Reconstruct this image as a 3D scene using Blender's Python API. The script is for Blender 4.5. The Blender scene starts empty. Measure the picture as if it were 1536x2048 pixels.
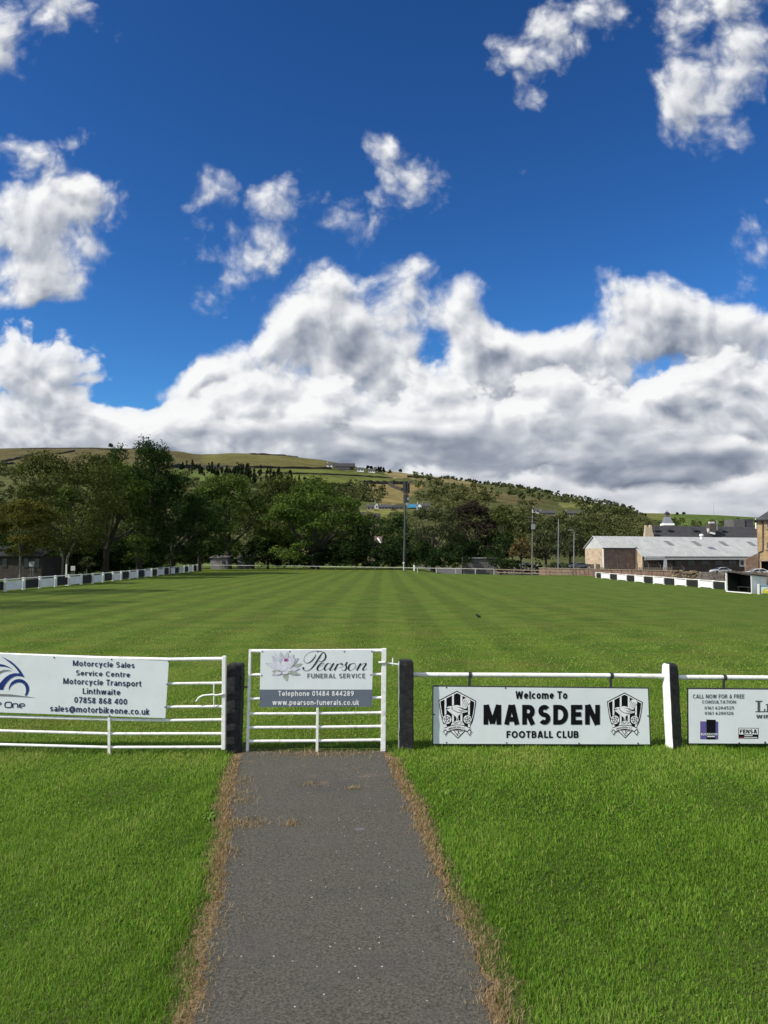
import bpy, bmesh, math, random
import numpy as np
from mathutils import Vector, Matrix, noise as mnoise

random.seed(7)
rng = np.random.default_rng(11)
scene = bpy.context.scene
C = scene.collection
R = math.radians

# ------------------------------------------------------------------ camera
W, H, F = 1536.0, 2048.0, 1541.0          # photograph size and focal length in its pixels
CAM_Z = 2.2
HORIZON = 1114.0
PITCH = math.atan((HORIZON - H / 2) / F)
cam = bpy.data.cameras.new("camera")
cam.sensor_fit = 'HORIZONTAL'
cam.sensor_width = 36.0
cam.lens = 36.0 * F / W
cam.clip_start = 0.1
cam.clip_end = 20000.0
camo = bpy.data.objects.new("camera", cam)
C.objects.link(camo)
camo.location = (0, 0, CAM_Z)
camo.rotation_euler = (math.pi / 2 + PITCH, 0, 0)
scene.camera = camo

scene.view_settings.view_transform = 'Standard'
scene.view_settings.look = 'None'
scene.view_settings.gamma = 1.0
scene.view_settings.use_curve_mapping = False
scene.view_settings.exposure = 0.30
scene.cycles.max_bounces = 6
scene.cycles.diffuse_bounces = 2
scene.cycles.glossy_bounces = 2
scene.cycles.transmission_bounces = 3
scene.cycles.transparent_max_bounces = 6
scene.cycles.use_denoising = True
scene.cycles.use_adaptive_sampling = True
scene.cycles.adaptive_threshold = 0.015
scene.cycles.adaptive_min_samples = 12
scene.cycles.caustics_reflective = False
scene.cycles.caustics_refractive = False

CP, SP = math.cos(PITCH), math.sin(PITCH)

def ray(px, py):
    """World direction through a pixel of the photograph."""
    cx, cy = (px - W / 2) / F, (H / 2 - py) / F
    return Vector((cx, CP - cy * SP, SP + cy * CP))

def at(px, py, Y):
    """World point seen at a pixel, on the upright plane y = Y."""
    d = ray(px, py)
    t = Y / d.y
    return Vector((d.x * t, Y, CAM_Z + d.z * t))

def gp(px, py, z=0.0):
    """World point of the level ground seen at a pixel."""
    d = ray(px, py)
    t = (z - CAM_Z) / d.z
    return Vector((d.x * t, d.y * t, z))

# ------------------------------------------------------------------ sun, sky
SUN_DIR = Vector((-0.692, -0.30, 0.655)).normalized()      # towards the sun
sun = bpy.data.lights.new("sun", 'SUN')
sun.energy = 4.6
sun.angle = R(0.5)
sun.color = (1.0, 0.95, 0.87)
suno = bpy.data.objects.new("sun", sun)
C.objects.link(suno)
suno.rotation_euler = SUN_DIR.to_track_quat('Z', 'Y').to_euler()
suno.location = (-60, -30, 60)

class NT:
    """Small helper that wires node trees from python expressions."""
    def __init__(s, nt):
        s.nt = nt
        s.x = 0
    def n(s, kind, **props):
        nd = s.nt.nodes.new(kind)
        s.x += 30
        nd.location = (s.x, 0)
        for k, v in props.items():
            setattr(nd, k, v)
        return nd
    def put(s, sock, v):
        if v is None:
            return
        if isinstance(v, bpy.types.NodeSocket):
            s.nt.links.new(v, sock)
        else:
            sock.default_value = v
    def m(s, op, a, b=None, c=None, clamp=False):
        nd = s.n('ShaderNodeMath', operation=op, use_clamp=clamp)
        s.put(nd.inputs[0], a); s.put(nd.inputs[1], b); s.put(nd.inputs[2], c)
        return nd.outputs[0]
    def add(s, a, b): return s.m('ADD', a, b)
    def sub(s, a, b): return s.m('SUBTRACT', a, b)
    def mul(s, a, b): return s.m('MULTIPLY', a, b)
    def mad(s, a, b, c): return s.m('MULTIPLY_ADD', a, b, c)
    def v(s, op, a, b=None, scale=None):
        nd = s.n('ShaderNodeVectorMath', operation=op)
        s.put(nd.inputs[0], a)
        if b is not None: s.put(nd.inputs[1], b)
        if scale is not None: s.put(nd.inputs['Scale'], scale)
        return nd.outputs[1] if op in ('LENGTH', 'DOT_PRODUCT', 'DISTANCE') else nd.outputs[0]
    def rng(s, v, a, b, c=0.0, d=1.0, kind='SMOOTHSTEP'):
        nd = s.n('ShaderNodeMapRange', interpolation_type=kind, clamp=True)
        s.put(nd.inputs[0], v); s.put(nd.inputs[1], a); s.put(nd.inputs[2], b); s.put(nd.inputs[3], c); s.put(nd.inputs[4], d)
        return nd.outputs[0]
    def mix(s, f, a, b, blend='MIX'):
        nd = s.n('ShaderNodeMix', data_type='RGBA', blend_type=blend, clamp_factor=True)
        s.put(nd.inputs[0], f)
        s.put(nd.inputs[6], a if isinstance(a, bpy.types.NodeSocket) else (*a, 1.0) if len(a) == 3 else a)
        s.put(nd.inputs[7], b if isinstance(b, bpy.types.NodeSocket) else (*b, 1.0) if len(b) == 3 else b)
        return nd.outputs[2]
    def noise(s, vec, scale, detail=4.0, rough=0.5, dist=0.0, lac=2.0, out=0, dims='3D'):
        nd = s.n('ShaderNodeTexNoise', noise_dimensions=dims)
        if vec is not None: s.put(nd.inputs['Vector'], vec)
        nd.inputs['Scale'].default_value = scale
        nd.inputs['Detail'].default_value = detail
        nd.inputs['Roughness'].default_value = rough
        nd.inputs['Lacunarity'].default_value = lac
        nd.inputs['Distortion'].default_value = dist
        return nd.outputs[out]
    def ramp(s, f, stops, interp='LINEAR'):
        nd = s.n('ShaderNodeValToRGB')
        nd.color_ramp.interpolation = interp
        el = nd.color_ramp.elements
        while len(el) < len(stops): el.new(0.5)
        for e, (p, c) in zip(el, stops):
            e.position = p
            e.color = (*c, 1.0) if len(c) == 3 else c
        s.put(nd.inputs[0], f)
        return nd.outputs[0]

world = bpy.data.worlds.new("World")
scene.world = world
world.use_nodes = True
world.cycles.sampling_method = 'MANUAL'
world.cycles.sample_map_resolution = 512

def plane_pos(px, py):
    """The sky's own coordinates of a direction: where it meets a far upright plane to the north."""
    d = ray(px, py)
    return d.x / d.y, d.z / d.y

# clouds: centre and half-axes in the photograph's pixels, tilt in degrees (anticlockwise), strength
CLOUDS = [
    # large cumulus on the left
    (20, 480, 215, 205, 0, 1.6), (60, 400, 130, 90, 0, .55), (120, 500, 95, 130, 0, .5), (40, 600, 150, 70, 0, .45),
    # thin clouds above it
    (40, 30, 230, 130, 10, 1.1), (0, 90, 80, 100, 0, .6), (190, 20, 100, 60, -30, .6), (60, 296, 190, 60, 6, .92), (130, 274, 60, 45, 0, .3),
    (198, 396, 75, 60, -40, .85), (405, 405, 120, 62, 30, .78), (560, 395, 120, 60, -20, .5),
    (510, 452, 190, 90, 20, .60), (545, 515, 100, 90, 0, .62), (460, 560, 130, 100, 25, .45), (475, 620, 130, 75, 0, .75), (650, 520, 50, 45, 0, .38),
    (765, 385, 210, 115, 15, .58), (772, 318, 75, 85, 0, .66), (830, 402, 105, 80, -10, .48), (730, 420, 110, 60, 10, .45),
    # central bank
    (640, 605, 115, 95, 0, 1.15), (720, 660, 220, 120, 10, .85), (790, 540, 120, 66, 15, .8), (850, 630, 130, 95, 20, .62), (920, 590, 85, 48, 40, .7),
    (560, 700, 170, 85, 20, .7), (390, 750, 140, 80, 25, .7), (320, 800, 150, 90, 0, .75), (700, 760, 320, 150, 0, 1.0), (560, 810, 360, 140, 0, .95), (840, 730, 75, 75, 0, .5),
    # right bank
    (960, 690, 135, 120, 0, 1.7), (1030, 790, 260, 150, 0, .85), (1225, 600, 145, 105, 20, 1.25), (1160, 670, 170, 90, 25, .7), (1320, 690, 240, 100, 8, 1.0),
    (1420, 640, 150, 70, 12, .8), (1510, 715, 180, 150, 0, 1.05), (1300, 820, 460, 190, 0, 1.15),
    # upper right
    (1140, 35, 230, 95, 40, 1.0), (1040, 105, 110, 100, 30, .85), (1045, 215, 60, 50, 0, .6), (1490, 80, 180, 220, 35, 1.35), (1412, 215, 100, 135, 30, 1.0), (1340, 20, 130, 75, 10, .6),
    (1520, 490, 105, 85, 35, 1.0), (1545, 430, 70, 70, 0, .4), (1215, 545, 60, 50, 20, .5), (1335, 592, 70, 44, 0, .55), (1030, 330, 80, 38, 20, .55),
    # gaps where the blue shows
    (160, 690, 230, 70, 0, -1.1), (70, 645, 190, 36, 0, -.9), (235, 735, 140, 95, -25, -1.5), (180, 320, 60, 40, 0, -.3), (878, 700, 60, 95, 15, -1.6), (1060, 625, 95, 60, 20, -1.1), (520, 640, 60, 50, 0, -.4), (1540, 600, 130, 50, 0, -.5),
    (1340, 738, 90, 32, 15, -.45), (873, 738, 40, 70, -10, -.85), (590, 762, 45, 30, 0, -.55), (230, 740, 130, 70, 10, -.7), (980, 620, 90, 50, 0, -.5), (1120, 590, 80, 50, 30, -.4),
    (1080, 640, 60, 50, 0, -.5), (640, 705, 40, 25, 0, -.25), (300, 640, 140, 120, 0, -.5), (430, 690, 90, 40, 20, -.3),
]
# the lower layers of the bank: far cloud on the horizon, billows in the middle, flat grey bases in front
HORIZON_CLOUDS = [(768, 985, 3200, 150, 0, 2.6), (640, 905, 60, 50, 0, .5), (490, 880, 70, 45, 0, .4), (1400, 1000, 300, 60, 12, .5), (240, 860, 200, 40, 0, .3)]
BILLOWS = [
    (20, 775, 190, 130, 0, 1.2), (140, 772, 95, 66, 0, .85), (190, 815, 85, 46, 0, .6), (25, 690, 70, 62, 0, .7),
    (330, 830, 150, 80, 15, .9), (440, 795, 130, 75, 15, .8), (570, 840, 160, 90, 0, .9), (700, 790, 150, 80, 10, .85), (845, 745, 85, 75, 0, .85), (800, 830, 180, 90, 0, .9),
    (960, 805, 150, 90, 0, .9), (1080, 770, 140, 80, 10, .85), (1200, 825, 180, 90, 0, .9), (1330, 790, 150, 80, 10, .8), (1460, 800, 170, 110, 0, 1.0), (1545, 745, 110, 80, 0, .8),
    (200, 890, 520, 80, 0, 1.2), (768, 890, 900, 80, 0, 1.3), (1320, 880, 460, 100, 0, 1.3),
]
BASES = [(1150, 900, 560, 76, 0, 1.6), (820, 875, 440, 50, 0, 1.3), (1430, 945, 330, 56, 4, 1.5), (620, 845, 300, 40, 0, 1.2), (1520, 992, 90, 22, 15, .9), (330, 865, 240, 30, 0, .55), (1050, 820, 300, 36, 0, .9), (1440, 760, 140, 40, 10, .5)]

def build_world():
    nt = world.node_tree
    nt.nodes.clear()
    g = NT(nt)
    out = g.n('ShaderNodeOutputWorld')
    sky = g.n('ShaderNodeTexSky', sky_type='NISHITA', sun_disc=False)
    sky.sun_elevation = math.asin(SUN_DIR.z)
    sky.sun_rotation = math.atan2(SUN_DIR.x, SUN_DIR.y)
    sky.air_density = 1.0
    sky.dust_density = 0.3
    sky.ozone_density = 2.2
    co = g.n('ShaderNodeTexCoord').outputs['Generated']
    sep = g.n('ShaderNodeSeparateXYZ')
    g.put(sep.inputs[0], co)
    yy = g.m('MAXIMUM', sep.outputs[1], 0.12)
    comb = g.n('ShaderNodeCombineXYZ')
    g.put(comb.inputs[0], g.m('DIVIDE', sep.outputs[0], yy)); g.put(comb.inputs[1], g.m('DIVIDE', sep.outputs[2], yy))
    P = comb.outputs[0]

    def blobs(gg, vec, table):
        acc = 0.0
        for (px, py, rx, ry, rot, amp) in table:
            x, z = plane_pos(px, py)
            mp = gg.n('ShaderNodeMapping', vector_type='TEXTURE')
            mp.inputs['Location'].default_value = (x, z, 0)
            mp.inputs['Rotation'].default_value = (0, 0, R(rot))
            mp.inputs['Scale'].default_value = (rx / F * 1.24, ry / F * 1.24, 1)
            gg.put(mp.inputs[0], vec)
            gr = gg.n('ShaderNodeTexGradient', gradient_type='SPHERICAL')
            gg.put(gr.inputs[0], mp.outputs[0])
            acc = gg.mad(gr.outputs['Fac'], amp, acc)
        return acc

    def layer(name, table, seed, scale=7.0, stretch=1.0, rough=.60, nz=2.5, bw=.85, cap=2.1):
        """A node group: density of one layer of cloud at a place of the sky."""
        grp = bpy.data.node_groups.new(name, 'ShaderNodeTree')
        grp.interface.new_socket("P", in_out='INPUT', socket_type='NodeSocketVector')
        grp.interface.new_socket("Detail", in_out='INPUT', socket_type='NodeSocketFloat')
        grp.interface.new_socket("D", in_out='OUTPUT', socket_type='NodeSocketFloat')
        q = NT(grp)
        gi = q.n('NodeGroupInput'); go = q.n('NodeGroupOutput')
        p = gi.outputs[0]
        sh = q.v('ADD', q.v('MULTIPLY', p, (stretch, 1, 1)), (seed * 3.7, seed * 1.9, 0))
        w1 = q.v('SCALE', q.v('SUBTRACT', q.noise(sh, 7.0, 2.0, 0.55, out=1, dims='2D'), (0.5, 0.5, 0.5)), scale=0.042)
        w2 = q.v('SCALE', q.v('SUBTRACT', q.noise(sh, 34.0, 2.0, 0.6, out=1, dims='2D'), (0.5, 0.5, 0.5)), scale=0.010)
        cov = q.m('MINIMUM', blobs(q, q.v('ADD', p, w1), table), cap)
        pw2 = q.v('ADD', q.v('ADD', sh, w1), w2)
        fbm = q.noise(pw2, scale, 8.0, rough, 0.0, 2.1, dims='2D')
        q.put(fbm.node.inputs['Detail'], gi.outputs[1])
        vo = q.n('ShaderNodeTexVoronoi', feature='F1', voronoi_dimensions='2D')
        q.put(vo.inputs['Vector'], pw2)
        vo.inputs['Scale'].default_value = scale * 1.86
        q.put(vo.inputs['Detail'], q.m('MINIMUM', q.sub(gi.outputs[1], 1.5), 3.0))
        vo.inputs['Roughness'].default_value = 0.55
        d = q.mad(q.mul(q.sub(fbm, 0.5), nz), q.rng(cov, 0.0, 0.40, 0.35, 1.0), cov)
        d = q.mad(q.mul(q.sub(0.62, vo.outputs['Distance']), bw), q.rng(cov, 0.0, 0.40, 0.3, 1.0), d)
        q.put(go.inputs[0], d)
        return grp

    def dens(grp, off, detail):
        nd = g.n('ShaderNodeGroup'); nd.node_tree = grp
        g.put(nd.inputs[0], g.v('ADD', P, off) if off else P)
        nd.inputs[1].default_value = detail
        return nd.outputs[0]

    def shade(lit):
        return g.ramp(g.m('ADD', lit, 0.0, clamp=True), [(0.0, (.135, .165, .225)), (0.25, (.245, .275, .335)), (0.52, (.41, .435, .48)), (0.78, (.61, .625, .65)), (1.0, (.77, .775, .775))])

    T = 0.30
    skyc = g.n('ShaderNodeHueSaturation'); skyc.inputs['Saturation'].default_value = 1.1
    gm = g.n('ShaderNodeGamma'); gm.inputs[1].default_value = 1.5
    g.put(skyc.inputs['Color'], sky.outputs[0]); g.put(gm.inputs[0], skyc.outputs[0])
    col = g.mix(1.0, gm.outputs[0], (0.47 * .05, 0.79 * .05, 0.972 * .05), 'MULTIPLY')
    col.node.clamp_result = False

    def over(col, grp, base, thin, up, drop, edge, veil, soft=3.6):
        """Lay one layer of cloud over what is behind it: bright where it thins towards the sun, grey where it is deep or faces down."""
        D0 = dens(grp, None, 8.0)
        Ds = dens(grp, None, soft)
        D1 = dens(grp, (-0.010, 0.017, 0), soft)
        a = g.rng(D0, T, T + edge)
        if veil: a = g.mul(a, g.rng(D0, T + 0.1, T + 1.1, 1 - veil, 1.0))
        rim = g.rng(Ds, T + 0.9, T + 0.1)                      # thin edge of the cloud
        lit = g.mad(g.sub(Ds, D1), up, base)
        lit = g.mad(rim, thin, lit)
        lit = g.mad(g.sub(D0, Ds), 0.30, lit)
        lit = g.mad(g.rng(Ds, T + 0.6, T + 2.2), -drop, lit)
        return g.mix(a, col, shade(lit)), a

    G0 = layer("cloud_horizon", HORIZON_CLOUDS, 1, 9.0, .45, nz=1.6, bw=.5)
    G1 = layer("cloud_towers", CLOUDS, 2)
    G2 = layer("cloud_billows", BILLOWS, 3, 8.0, .8, nz=2.3, bw=1.0, cap=1.9)
    G3 = layer("cloud_bases", BASES, 4, 7.0, .55, nz=2.6, bw=.8, cap=1.55)
    front = g.rng(sep.outputs[1], 0.12, 0.3); up_ = g.rng(sep.outputs[2], -0.02, 0.0)
    sky0 = col
    col, a0 = over(col, G0, .76, .10, .50, .10, .5, 0.0)
    col, a1 = over(col, G1, .70, .18, .62, .26, .85, .45)
    col, a2 = over(col, G2, .64, .24, .66, .22, .45, .12)
    col, a3 = over(col, G3, .33, .24, .60, .08, .80, .18)
    col = g.mix(g.mul(front, up_), sky0, col)
    # unseen broken cloud, added behind and overhead to whiten the fill light
    rest = g.mul(g.rng(sep.outputs[1], 0.50, 0.20), g.rng(g.noise(co, 2.6, 4.0, 0.6), 0.38, 0.58))
    col = g.mix(g.mul(g.mul(rest, up_), .9), col, (.76, .76, .76))
    bg = g.n('ShaderNodeBackground'); bg.inputs[1].default_value = 1.0
    g.put(bg.inputs[0], col)
    g.put(out.inputs[0], bg.outputs[0])

build_world()

# ------------------------------------------------------------------ helpers
LOC = {}

def tag(o, label=None, cat=None, group=None, kind=None):
    if label: o['label'] = label
    if cat: o['category'] = cat
    if group: o['group'] = group
    if kind: o['kind'] = kind
    return o

def thing(name, label, cat, loc, group=None):
    """An Empty at a thing's base that parents its parts."""
    o = bpy.data.objects.new(name, None)
    C.objects.link(o)
    o.location = loc
    o.empty_display_size = 0.3
    LOC[o.name] = Vector(loc)
    return tag(o, label, cat, group)

class MB:
    """Collects simple shapes in world coordinates and links them as one mesh object."""
    def __init__(s):
        s.v, s.f = [], []
    def face(s, pts):
        i = len(s.v)
        s.v += [tuple(p) for p in pts]
        s.f.append(tuple(range(i, i + len(pts))))
    def prism(s, pts, vec):
        vec = Vector(vec)
        a = [Vector(p) for p in pts]
        n = len(a); i = len(s.v)
        s.v += [tuple(p) for p in a] + [tuple(p + vec) for p in a]
        s.f.append(tuple(range(i, i + n)))
        s.f.append(tuple(range(i + 2 * n - 1, i + n - 1, -1)))
        for k in range(n):
            j = (k + 1) % n
            s.f.append((i + k, i + n + k, i + n + j, i + j))
    def box(s, x0, x1, y0, y1, z0, z1):
        s.prism([(x0, y0, z0), (x1, y0, z0), (x1, y1, z0), (x0, y1, z0)], (0, 0, z1 - z0))
    def beam(s, a, b, w, h, up=(0, 0, 1)):
        """A bar of rectangular section from a to b: w across, h along up."""
        a, b, up = Vector(a), Vector(b), Vector(up)
        d = (b - a).normalized()
        x = d.cross(up).normalized()
        u = x.cross(d).normalized()
        q = [a + x * (w / 2 * i) + u * (h / 2 * j) for i, j in ((-1, -1), (1, -1), (1, 1), (-1, 1))]
        s.prism(q, b - a)
    def tube(s, pts, r, n=10):
        pts = [Vector(p) for p in pts]
        rs = r if isinstance(r, (list, tuple)) else [r] * len(pts)
        rings = []
        ref = None
        for k, p in enumerate(pts):
            d = (pts[min(k + 1, len(pts) - 1)] - pts[max(k - 1, 0)]).normalized()
            if ref is None:
                ref = d.orthogonal().normalized()
            x = (ref - d * ref.dot(d)).normalized()
            ref = x
            y = d.cross(x)
            i = len(s.v)
            s.v += [tuple(p + (x * math.cos(2 * math.pi * t / n) + y * math.sin(2 * math.pi * t / n)) * rs[k]) for t in range(n)]
            rings.append(i)
        for a, b in zip(rings, rings[1:]):
            for t in range(n):
                s.f.append((a + t, a + (t + 1) % n, b + (t + 1) % n, b + t))
        s.f.append(tuple(range(rings[0] + n - 1, rings[0] - 1, -1)))
        s.f.append(tuple(range(rings[-1], rings[-1] + n)))
    def ball(s, c, r, nu=10, nv=7, sc=(1, 1, 1)):
        c = Vector(c); i = len(s.v)
        for a in range(1, nv):
            th = math.pi * a / nv
            for b in range(nu):
                ph = 2 * math.pi * b / nu
                s.v.append((c.x + r * sc[0] * math.sin(th) * math.cos(ph), c.y + r * sc[1] * math.sin(th) * math.sin(ph), c.z + r * sc[2] * math.cos(th)))
        s.v.append((c.x, c.y, c.z + r * sc[2])); top = len(s.v) - 1
        s.v.append((c.x, c.y, c.z - r * sc[2])); bot = len(s.v) - 1
        for a in range(nv - 2):
            for b in range(nu):
                s.f.append((i + a * nu + b, i + a * nu + (b + 1) % nu, i + (a + 1) * nu + (b + 1) % nu, i + (a + 1) * nu + b))
        for b in range(nu):
            s.f.append((top, i + (b + 1) % nu, i + b))
            s.f.append((bot, i + (nv - 2) * nu + b, i + (nv - 2) * nu + (b + 1) % nu))
    def build(s, name, m, parent=None, loc=None, smooth=False, bevel=0.0, seg=2):
        base = LOC[parent.name] if parent is not None and parent.name in LOC else Vector(loc) if loc is not None else Vector((0, 0, 0))
        me = bpy.data.meshes.new(name)
        me.from_pydata([(x - base.x, y - base.y, z - base.z) for x, y, z in s.v], [], s.f)
        bm = bmesh.new(); bm.from_mesh(me)
        bmesh.ops.recalc_face_normals(bm, faces=bm.faces)
        if bevel:
            bmesh.ops.bevel(bm, geom=[e for e in bm.edges if len(e.link_faces) == 2 and e.calc_face_angle(0) > 0.6], offset=bevel, segments=seg, affect='EDGES', clamp_overlap=True)
        bm.to_mesh(me); bm.free()
        if smooth:
            me.polygons.foreach_set('use_smooth', [True] * len(me.polygons))
            try:
                me.set_sharp_from_angle(angle=0.7)
            except Exception:
                pass
        me.materials.append(m)
        o = bpy.data.objects.new(name, me)
        C.objects.link(o)
        if parent is not None:
            o.parent = parent
            LOC[o.name] = base
        else:
            o.location = base
            LOC[o.name] = base
        return o

def np_mesh(name, V, faces_per, m, attr=None, base=(0, 0, 0), parent=None):
    """Mesh from an (n*k, 3) array: n separate polygons of k corners each, with an optional per-corner float attribute 'tint'."""
    n = len(V) // faces_per
    me = bpy.data.meshes.new(name)
    V = np.ascontiguousarray(V - np.array(base), dtype=np.float32)
    me.vertices.add(len(V)); me.vertices.foreach_set('co', V.ravel())
    me.loops.add(len(V)); me.loops.foreach_set('vertex_index', np.arange(len(V), dtype=np.int32))
    me.polygons.add(n)
    me.polygons.foreach_set('loop_start', np.arange(0, len(V), faces_per, dtype=np.int32))
    me.update(calc_edges=True)
    if attr is not None:
        at_ = me.attributes.new('tint', 'FLOAT', 'POINT')
        at_.data.foreach_set('value', np.ascontiguousarray(attr, dtype=np.float32))
    me.materials.append(m)
    o = bpy.data.objects.new(name, me)
    C.objects.link(o)
    if parent is not None: o.parent = parent
    else: o.location = base
    return o

def dup(root, loc, rotz=0.0, scale=1.0, label=None):
    """A copy of a thing with copies of its parts and sub-parts."""
    r = root.copy(); C.objects.link(r)
    r.location = loc; r.rotation_euler = (0, 0, rotz); r.scale = (scale,) * 3
    if label: r['label'] = label
    for ch in list(root.children):
        c = ch.copy(); C.objects.link(c); c.parent = r
        for gch in ch.children:
            d = gch.copy(); C.objects.link(d); d.parent = c
    return r

def srgb(r, g, b):
    return tuple((c / 255 / 12.92) if c / 255 <= 0.04045 else ((c / 255 + 0.055) / 1.055) ** 2.4 for c in (r, g, b))

def mat(name, col, col2=None, rough=0.7, scale=6.0, detail=5.0, lo=0.35, hi=0.65, bump=0.0, bscale=40.0, spec=0.3, metal=0.0, stain=None, stain_amt=0.0, stain_scale=2.0):
    """Painted / stone / metal surface: two colours mottled by noise, optional stains and grain."""
    m = bpy.data.materials.new(name); m.use_nodes = True
    nt = m.node_tree; nt.nodes.clear(); g = NT(nt)
    out = g.n('ShaderNodeOutputMaterial'); bs = g.n('ShaderNodeBsdfPrincipled')
    co = g.n('ShaderNodeTexCoord').outputs['Object']
    col2 = col2 or tuple(c * 0.82 for c in col)
    f = g.rng(g.noise(co, scale, detail, 0.6), lo, hi)
    c = g.mix(f, col2, col)
    if stain is not None:
        sf = g.rng(g.noise(co, stain_scale, 8.0, 0.65), 0.52, 0.72, 0.0, stain_amt)
        c = g.mix(sf, c, stain)
    g.put(bs.inputs['Base Color'], c)
    bs.inputs['Roughness'].default_value = rough
    bs.inputs['Specular IOR Level'].default_value = spec
    bs.inputs['Metallic'].default_value = metal
    if bump:
        b = g.n('ShaderNodeBump'); b.inputs['Strength'].default_value = bump; b.inputs['Distance'].default_value = 0.02
        g.put(b.inputs['Height'], g.noise(co, bscale, 6.0, 0.6))
        g.put(bs.inputs['Normal'], b.outputs[0])
    g.put(out.inputs[0], bs.outputs[0])
    return m

def brick_mat(name, a, b, mortar, bw=0.45, rh=0.15, bump=0.3, rot=None):
    m = bpy.data.materials.new(name); m.use_nodes = True
    nt = m.node_tree; nt.nodes.clear(); g = NT(nt)
    out = g.n('ShaderNodeOutputMaterial'); bs = g.n('ShaderNodeBsdfPrincipled')
    co = g.n('ShaderNodeTexCoord').outputs['Object']
    sp = g.n('ShaderNodeSeparateXYZ'); g.put(sp.inputs[0], co)
    cb = g.n('ShaderNodeCombineXYZ')
    g.put(cb.inputs[0], g.add(sp.outputs[0], g.mul(sp.outputs[1], 0.83))); g.put(cb.inputs[1], sp.outputs[2])
    br = g.n('ShaderNodeTexBrick')
    g.put(br.inputs['Vector'], cb.outputs[0])
    br.inputs['Scale'].default_value = 1.0
    br.inputs['Brick Width'].default_value = bw
    br.inputs['Row Height'].default_value = rh
    br.inputs['Mortar Size'].default_value = 0.012
    br.inputs['Color1'].default_value = (*a, 1); br.inputs['Color2'].default_value = (*b, 1); br.inputs['Mortar'].default_value = (*mortar, 1)
    nz = g.rng(g.noise(co, 1.1, 6.0, 0.65), 0.3, 0.7, 0.72, 1.12)
    vm = g.n('ShaderNodeVectorMath', operation='SCALE'); g.put(vm.inputs[0], br.outputs['Color']); g.put(vm.inputs['Scale'], nz)
    g.put(bs.inputs['Base Color'], vm.outputs[0])
    bs.inputs['Roughness'].default_value = 0.9
    bs.inputs['Specular IOR Level'].default_value = 0.15
    bp = g.n('ShaderNodeBump'); bp.inputs['Strength'].default_value = bump; bp.inputs['Distance'].default_value = 0.01
    g.put(bp.inputs['Height'], br.outputs['Fac']); bp.invert = True
    g.put(bs.inputs['Normal'], bp.outputs[0])
    g.put(out.inputs[0], bs.outputs[0])
    return m

def leaf_mat(name, dark, mid, light, trans=0.28):
    """Foliage: each leaf has its own green through the 'tint' attribute."""
    m = bpy.data.materials.new(name); m.use_nodes = True
    nt = m.node_tree; nt.nodes.clear(); g = NT(nt)
    out = g.n('ShaderNodeOutputMaterial')
    a = g.n('ShaderNodeAttribute', attribute_name='tint')
    c = g.ramp(a.outputs['Fac'], [(0.0, dark), (0.5, mid), (1.0, light)])
    d = g.n('ShaderNodeBsdfDiffuse'); t = g.n('ShaderNodeBsdfTranslucent')
    g.put(d.inputs[0], c); g.put(t.inputs[0], c)
    mx = g.n('ShaderNodeMixShader'); mx.inputs[0].default_value = trans
    g.put(mx.inputs[1], d.outputs[0]); g.put(mx.inputs[2], t.outputs[0])
    g.put(out.inputs[0], mx.outputs[0])
    return m

M = {}
M['white_paint'] = mat('white_paint', (.80, .80, .77), (.70, .70, .66), rough=.45, scale=14, stain=(.30, .23, .15), stain_amt=.5, stain_scale=13, bump=.08, bscale=60)
M['dull_white'] = mat('dull_white', (.48, .47, .44), (.36, .35, .32), rough=.6, scale=1.5)
M['white_board'] = mat('white_board', (.67, .71, .72), (.63, .67, .68), rough=.4, scale=3, stain=(.55, .56, .52), stain_amt=.3, stain_scale=4)
M['white_panel'] = mat('white_panel', (.80, .80, .78), (.70, .70, .68), rough=.6, scale=2, stain=(.45, .45, .40), stain_amt=.3, stain_scale=1.5)
M['black_paint'] = mat('black_paint', (.022, .022, .024), (.010, .010, .011), rough=.6, scale=18, bump=.35, bscale=22, spec=.35, stain=(.09, .085, .075), stain_amt=.35, stain_scale=11)
M['black_panel'] = mat('black_panel', (.016, .017, .017), rough=.7, scale=3)
M['black_print'] = mat('black_print', (.010, .011, .012), rough=.9, scale=30, spec=0.0)
M['navy_print'] = mat('navy_print', (.026, .036, .095), rough=.9, scale=30, spec=0.0)
M['blue_print'] = mat('blue_print', (.012, .035, .20), (.010, .025, .13), rough=.45, scale=8)
M['grey_print'] = mat('grey_print', (.20, .21, .215), rough=.45, scale=20)
M['slate_print'] = mat('slate_print', (.120, .145, .180), (.112, .135, .170), rough=.45, scale=5)
M['white_print'] = mat('white_print', (.80, .81, .81), rough=.45, scale=20)
M['dark_metal'] = mat('dark_metal', (.03, .03, .033), rough=.5, scale=20, spec=.5)
M['galvanised'] = mat('galvanised', (.34, .35, .36), (.26, .27, .28), rough=.45, metal=.6, scale=8)
M['bolt'] = mat('bolt', (.10, .10, .11), rough=.35, metal=.7, scale=30)
M['timber'] = mat('timber', (.21, .165, .115), (.13, .10, .07), rough=.85, scale=9, bump=.3)
M['grey_timber'] = mat('grey_timber', (.13, .125, .115), (.08, .078, .072), rough=.85, scale=3, bump=.2)
M['bark'] = mat('bark', (.050, .042, .033), (.028, .024, .019), rough=.95, scale=7, bump=.8, bscale=18)
M['pale_bark'] = mat('pale_bark', (.19, .175, .14), (.10, .092, .075), rough=.9, scale=6, bump=.5)
M['glass'] = mat('glass', (.025, .03, .036), rough=.12, scale=2, spec=.6)
M['slate'] = mat('slate', (.070, .070, .074), (.048, .048, .052), rough=.75, scale=.9, detail=8)
M['dark_slate'] = mat('dark_slate', (.045, .044, .046), (.034, .034, .036), rough=.8, scale=.6, detail=8)
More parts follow.
